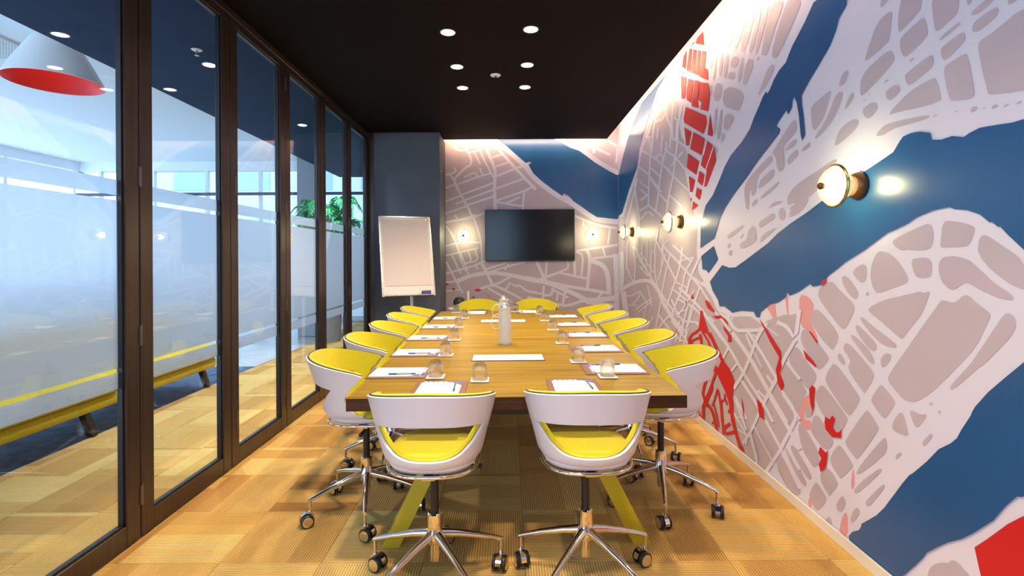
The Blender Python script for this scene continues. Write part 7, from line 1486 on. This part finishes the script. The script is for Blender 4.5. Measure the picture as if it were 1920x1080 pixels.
def sconce(loc, rot, label):
    s = thing('wall_lamp', loc, 0, label, 'wall lamp', 'glass wall lamps')
    s.rotation_euler = rot
    for nm, me in SC.items(): new_obj(nm, me, s)
    L = bpy.data.lights.new('wall_lamp_light', 'POINT')
    L.energy = SCONCE_W
    L.color = (1.0, 0.84, 0.58)
    L.shadow_soft_size = 0.03
    lo = new_obj('wall_lamp_light', L, s)
    lo.location = (0, 0, 0.124)
    return s
RIGHT, BACK = (0, -PI / 2, 0), (PI / 2, 0, 0)
sconce((XR - 0.0062, 2.235, 1.685), RIGHT, 'large round glass wall lamp on the blue river of the map wall')
sconce((XR - 0.0062, 4.53, 1.69), RIGHT, 'glass wall lamp on the map wall below the red blocks')
sconce((XR - 0.0062, 6.29, 1.69), RIGHT, 'glass wall lamp on the map wall nearest the corner')
sconce((-0.613, YB - 0.0025, 1.685), BACK, 'glass wall lamp left of the television')
sconce((1.178, YB - 0.0025, 1.69), BACK, 'glass wall lamp right of the television')

# ------------------------------------------------------------------ flip chart
BLc, BRc, TLc = Vector((-1.44, 5.75, 0.936)), Vector((-0.875, 5.98, 0.936)), Vector((-1.60, 5.99, 1.875))
fx = (BRc - BLc).normalized()
fz = (TLc - BLc)
fz = (fz - fx * fz.dot(fx)).normalized()
fy = fz.cross(fx).normalized()
FW, FH = (BRc - BLc).length, 0.985
chart = thing('flip_chart', (-1.20, 6.0, 0), 0, 'white flip chart easel leaning in front of the grey pier', 'flip chart')
BM = Matrix((( fx.x, fy.x, fz.x, BLc.x + 1.20), (fx.y, fy.y, fz.y, BLc.y - 6.0), (fx.z, fy.z, fz.z, BLc.z), (0, 0, 0, 1)))
def chart_part(name, bm, mat, **k):
    bmesh.ops.transform(bm, matrix=BM, verts=bm.verts)
    return obj(name, bm, mat, chart, **k)
chart_part('board', bbox(0, FW, 0.0, 0.018, 0, FH, 0.004, 2), M_WHITE_PLASTIC)
fr = bmesh.new()
for (x0, x1, z0, z1) in ((-0.008, 0.004, -0.004, FH + 0.004), (FW - 0.004, FW + 0.008, -0.004, FH + 0.004), (0.004, FW - 0.004, -0.008, 0.004), (0.004, FW - 0.004, FH - 0.004, FH + 0.008)):
    box(fr, x0, x1, -0.006, 0.020, z0, z1)
chart_part('frame', fr, M_SILVER)
chart_part('paper_pad', bbox(0.03, FW - 0.03, -0.006, -0.0005, 0.12, FH - 0.03), principled('flip_paper', (0.80, 0.74, 0.74), 0.7))
chart_part('paper_clamp', bbox(0.02, FW - 0.02, -0.014, -0.0062, FH - 0.045, FH - 0.02, 0.002, 1), M_WHITE_PLASTIC)
for x in (0.05, FW - 0.05):
    k = lathe([(0, -0.024), (0.013, -0.024), (0.015, -0.018), (0.013, -0.012), (0, -0.012)], 16)
    bmesh.ops.transform(k, matrix=Matrix.Translation((x, 0.0, FH - 0.032)) @ Matrix.Rotation(-PI / 2, 4, 'X'), verts=k.verts)
    chart_part('clamp_knob', k, M_STEEL, smooth=True, angle=0.7)
chart_part('pen_tray', bbox(0.02, FW - 0.02, -0.055, -0.0065, -0.012, 0.002, 0.003, 1), M_SILVER)
pl = bmesh.new()
tube([(0.0, 0.0, 0.05), (0.0, 0.0, 1.25)], 0.017, 14, pl)
o = obj('column', pl, M_WHITE_PLASTIC, chart, smooth=True, angle=0.7)
o.location = (0.03, 0.075, 0)
for k in range(5):
    bm = bmesh.new()
    tube([(0.0, 0, 0.085), (0.15, 0, 0.075), (0.29, 0, 0.05)], [0.018, 0.015, 0.011], 10, bm)
    l_ = obj('foot', bm, M_WHITE_PLASTIC, chart, smooth=True, angle=0.7)
    l_.location = (0.03, 0.075, 0)
    l_.rotation_euler = (0, 0, k * 2 * PI / 5 + 0.4)
    wv = obj('caster', lathe([(0, -0.011), (0.022, -0.011), (0.025, -0.006), (0.025, 0.006), (0.022, 0.011), (0, 0.011)], 18, axis='X'), M_BLACK, l_, True, 0.7)
    wv.location = (0.28, 0, 0.025)
erM = BM @ Matrix.Translation((FW - 0.16, -0.040, 0.0025))
er = tag(obj('board_eraser', bbox(0, 0.105, -0.014, 0.026, 0, 0.042, 0.004, 2), principled('eraser_blue', (0.05, 0.08, 0.35), 0.7)), 'blue eraser on the flip chart tray', 'eraser')
er.matrix_world = Matrix.Translation((-1.20, 6.0, 0)) @ erM

# ------------------------------------------------------------------ side table in the far corner
st = thing('side_table', (-0.60, 6.62, 0), 0, 'small round white side table behind the far left chair', 'side table')
obj('table_top', lathe([(0, 0.700), (0.19, 0.700), (0.20, 0.708), (0.19, 0.718), (0, 0.718)], 36), M_WHITE_PLASTIC, st, True, 0.6)
obj('pedestal', lathe([(0, 0.012), (0.03, 0.014), (0.016, 0.08), (0.014, 0.6), (0.03, 0.70), (0, 0.70)], 24), M_WHITE_PLASTIC, st, True, 0.7)
obj('foot_plate', lathe([(0, 0.0), (0.15, 0.0), (0.15, 0.006), (0.03, 0.014), (0, 0.014)], 32), M_WHITE_PLASTIC, st, True, 0.6)
vz = bmesh.new()
bmesh.ops.create_icosphere(vz, subdivisions=3, radius=0.078)
bmesh.ops.scale(vz, vec=(1, 1, 0.97), verts=vz.verts)
r_ = random.Random(3)
for v in vz.verts: v.co *= 1 + r_.uniform(-0.02, 0.02)
bmesh.ops.delete(vz, geom=[v for v in vz.verts if v.co.z < -0.07], context='VERTS')
bmesh.ops.holes_fill(vz, edges=vz.edges[:])
o = tag(obj('black_vase', vz, add_noise(principled('black_ceramic', (0.015, 0.02, 0.018), 0.45), 60, (0.008, 0.01, 0.01), (0.03, 0.04, 0.035)), None), 'round black textured ball vase on the white side table', 'vase')
o.location = (-0.645, 6.60, 0.7185 + 0.070)
o = tag(obj('white_candle', lathe([(0, 0), (0.018, 0), (0.018, 0.205), (0.014, 0.215), (0.003, 0.217), (0.002, 0.228), (0, 0.228)], 20), M_WHITE_PLASTIC, None, True, 0.6), 'slim white pillar candle beside the black vase', 'candle')
o.location = (-0.530, 6.63, 0.7185)
b = thing('small_bottle', (-0.455, 6.60, 0.7185), 0, 'small clear bottle on the white side table', 'bottle')
obj('bottle_body', lathe([(0, 0), (0.026, 0.002), (0.027, 0.075), (0.012, 0.095), (0.010, 0.125), (0, 0.126)], 20), M_TUMBLER, b, True, 0.7)
obj('stopper', lathe([(0, 0.1262), (0.009, 0.1262), (0.011, 0.150), (0, 0.152)], 16), M_BRASS, b, True, 0.7)
# ================================================================== the lobby beyond the glass
struct('ceiling_navy', bbox(-3.36, XL - 0.061, YF, 10.0, CEIL, COVE_TOP + 0.5), M_NAVY)
struct('ceiling_lobby', bbox(-9.5, -3.361, YF, 11.3, 3.53, 3.63), M_LOBBY_CEIL)
struct('ceiling_far', bbox(-3.359, XL + 0.07, 10.001, 11.3, 3.53, 3.63), M_LOBBY_CEIL)
struct('wall_lobby_side', bbox(XL - 0.05, -1.74, 6.63, 11.2, 0, 3.5), M_PIER)
LB_Y = 11.0
bm = bmesh.new()
box(bm, -9.5, -1.85, LB_Y, LB_Y + 0.15, 3.33, 3.53)
box(bm, -9.5, -1.85, LB_Y, LB_Y + 0.12, 0.0, 0.12)
win = struct('window_1', bm, M_LOBBY_CEIL)
win['label'] = 'wide glazed lobby front far beyond the glass wall'
for k in range(7):
    x = -9.0 + k * 1.18
    obj('mullion', bbox(x - 0.03, x + 0.03, LB_Y + 0.02, LB_Y + 0.10, 0.12, 3.33), M_LOBBY_CEIL, win)
    obj('pane', bbox(x + 0.032, x + 1.148 if k < 6 else x + 0.2, LB_Y + 0.05, LB_Y + 0.056, 0.121, 2.78), M_GLASS, win)
    obj('top_pane', bbox(x + 0.032, x + 1.148 if k < 6 else x + 0.2, LB_Y + 0.05, LB_Y + 0.056, 2.86, 3.329), M_GLASS, win)
obj('transom', bbox(-9.5, -1.85, LB_Y - 0.02, LB_Y + 0.018, 2.785, 2.85), principled('transom_navy', (0.03, 0.06, 0.12), 0.4), win)
# lobby pillar
col = struct('wall_pillar', bbox(-3.75, -3.42, 8.9, 9.25, 0, 3.53), principled('pillar_grey', (0.36, 0.38, 0.42), 0.6))
# street outside, seen through the lobby front
ground = struct('floor_street', bbox(-30, 20, 11.3, 60, -0.2, -0.1), principled('paving', (0.35, 0.36, 0.37), 0.8))
bld = thing('street_building', (-8, 24, -0.1), 0, 'pale building across the street beyond the lobby windows', 'building')
obj('facade', bbox(-9, 13, 0, 5, 0, 9), principled('facade_cream', (0.75, 0.78, 0.76), 0.7), bld)
for i in range(7):
    for j in range(2):
        obj('window', bbox(-8 + i * 3.0, -6.4 + i * 3.0, -0.05, 0.0 - 0.001, 1.2 + j * 3.6, 3.4 + j * 3.6), principled('window_dark', (0.40, 0.55, 0.62), 0.3) if i + j == 0 else MATS['window_dark'], bld)

# perforated panel in the white lobby ceiling
pm = principled('perforated_white', (0.8, 0.8, 0.82), 0.6)
n, l, b_ = nodes_of(pm)
tc = n.new('ShaderNodeTexCoord')
vo = n.new('ShaderNodeTexVoronoi'); vo.inputs['Scale'].default_value = 34.0; vo.inputs['Randomness'].default_value = 0.0
l.new(tc.outputs['Object'], vo.inputs['Vector'])
rp = n.new('ShaderNodeValToRGB'); rp.color_ramp.interpolation = 'CONSTANT'
rp.color_ramp.elements[0].color = (0.1, 0.11, 0.13, 1); rp.color_ramp.elements[1].position = 0.26; rp.color_ramp.elements[1].color = (0.8, 0.82, 0.84, 1)
l.new(vo.outputs['Distance'], rp.inputs[0]); l.new(rp.outputs[0], b_.inputs['Base Color'])
for k, y in enumerate((4.4, 5.0)):
    o = tag(obj('perforated_ceiling_panel', bbox(-0.75, 0.25, -0.27, 0.27, 0, 0.02), pm), '%s perforated white ceiling panel beyond the pendant' % ('nearer' if k == 0 else 'farther'), 'ceiling panel', 'perforated panels')
    o.location = (-5.1, y, 3.509)

# pendant lamp
pd = thing('pendant_lamp', (-4.12, 4.55, 2.99), 0, 'white cone pendant lamp with a red inside hanging in the lobby', 'pendant lamp')
obj('outer_shade', lathe([(0.362, 0.0), (0.366, 0.006), (0.285, 0.17), (0.185, 0.35), (0.15, 0.40), (0.09, 0.43), (0, 0.435)], 48), M_WHITE_PLASTIC, pd, True, 0.9)
obj('inner_shade', lathe([(0.358, 0.002), (0.279, 0.165), (0.179, 0.345), (0.145, 0.39), (0, 0.41)], 48), M_RED_SHADE, pd, True, 0.9)
obj('cord', tube([(0, 0, 0.435), (0, 0, 0.54)], 0.006, 8), M_WHITE_PLASTIC, pd, True)
obj('bulb', lathe([(0, 0.20), (0.03, 0.22), (0.04, 0.26), (0.02, 0.31), (0, 0.33)], 20), M_DOWN_COOL, pd, True)

# sofa: a long yellow bench facing away from the glass
so = thing('sofa', (-3.17, 3.9, 0), 0, 'long mustard yellow sofa on dark legs in the lobby', 'sofa')
y0, y1 = -2.6, 1.58
obj('base_frame', bbox(-0.80, -0.02, y0 + 0.02, y1 - 0.02, 0.205, 0.30, 0.02, 3), M_SOFA, so, True, 0.8)
ny = 3
for k in range(ny):
    a = y0 + (y1 - y0) * k / ny + 0.006
    c = y0 + (y1 - y0) * (k + 1) / ny - 0.006
    obj('seat_cushion', bbox(-0.62, 0.0, a, c, 0.302, 0.455, 0.04, 4), M_SOFA, so, True, 0.8)
    obj('back_cushion', bbox(-0.80, -0.60, a, c, 0.456, 0.86, 0.05, 4), M_SOFA, so, True, 0.8)
for y in (y0 + 0.25, y0 + 1.6, -0.06, y1 - 0.16):
    for x in (-0.70, -0.10):
        bm = bmesh.new()
        bar(bm, (x, y, 0.204), (x + (0.03 if x > -0.3 else -0.03), y + 0.05, 0.0), 0.05, 0.05, Vector((0, 1, 0)))
        obj('leg', bm, M_BLACK, so)

# fern on a tall planter
pot = thing('potted_fern', (-2.98, 8.35, 0), 0, 'bright green arching fern in a tall grey planter in the lobby', 'potted plant')
obj('planter', lathe([(0, 0), (0.17, 0), (0.24, 1.35), (0.25, 1.62), (0.23, 1.62), (0.22, 1.56), (0, 1.56)], 32), M_TERRACOTTA, pot, True, 0.7)
rr = random.Random(11)
def frond(ang, length, lift, droop):
    bm = bmesh.new()
    n = 13
    spine = []
    for i in range(n + 1):
        t = i / n
        r = length * (t - 0.12 * t * t)
        z = lift * math.sin(t * 1.9) - droop * t ** 2.4
        spine.append(Vector((r * math.cos(ang), r * math.sin(ang), z)))
    side = Vector((-math.sin(ang), math.cos(ang), 0))
    tube(spine, [0.006 * (1 - 0.8 * i / n) + 0.001 for i in range(n + 1)], 5, bm)
    for i in range(1, n):
        t = i / n
        wl_ = 0.13 * math.sin(PI * min(1, t * 0.9 + 0.1)) + 0.02
        d = (spine[i + 1] - spine[i]).normalized()
        for sgn in (-1, 1):
            for sub in (0.0, 0.5):
                p = spine[i] + (spine[i + 1] - spine[i]) * sub
                tip = p + side * sgn * wl_ + d * 0.05 - Vector((0, 0, 0.035))
                m = p + side * sgn * wl_ * 0.5 + d * 0.035
                a1, a2, a3, a4 = p, m + d * 0.020, tip, m - d * 0.020
                bm.faces.new([bm.verts.new(q) for q in (a1, a2, a3, a4)])
    return bm
for k in range(64):
    a = 2 * PI * k / 64 * 5.0 + rr.uniform(-0.2, 0.2)
    f = obj('frond', frond(a, rr.uniform(0.35, 0.75), rr.uniform(0.45, 1.02), rr.uniform(0.1, 0.5)), M_FOLIAGE, pot)
    f.location = (0, 0, 1.56)
# wall of the building beyond the lobby stays open to the sky on the left: glazed front
bm = bmesh.new()
box(bm, -9.56, -9.42, YF, 11.3, 3.33, 3.53)
win2 = struct('window_2', bm, M_LOBBY_CEIL)
for k in range(9):
    y = YF + 0.3 + k * 1.5
    obj('mullion', bbox(-9.53, -9.45, y - 0.03, y + 0.03, 0, 3.33), M_LOBBY_CEIL, win2)

# black sprinkler head in the navy ceiling
sp = thing('sprinkler', (-2.42, 3.9, CEIL), 0, 'small sprinkler head in the navy ceiling beyond the glass', 'sprinkler')
obj('rosette', lathe([(0, -0.006), (0.03, -0.006), (0.04, 0.0), (0, 0.0)], 24), M_WHITE_PLASTIC, sp, True, 0.6)
obj('nozzle', lathe([(0, -0.045), (0.016, -0.045), (0.016, -0.042), (0.005, -0.040), (0.008, -0.006), (0, -0.006)], 16), M_STEEL, sp, True, 0.6)
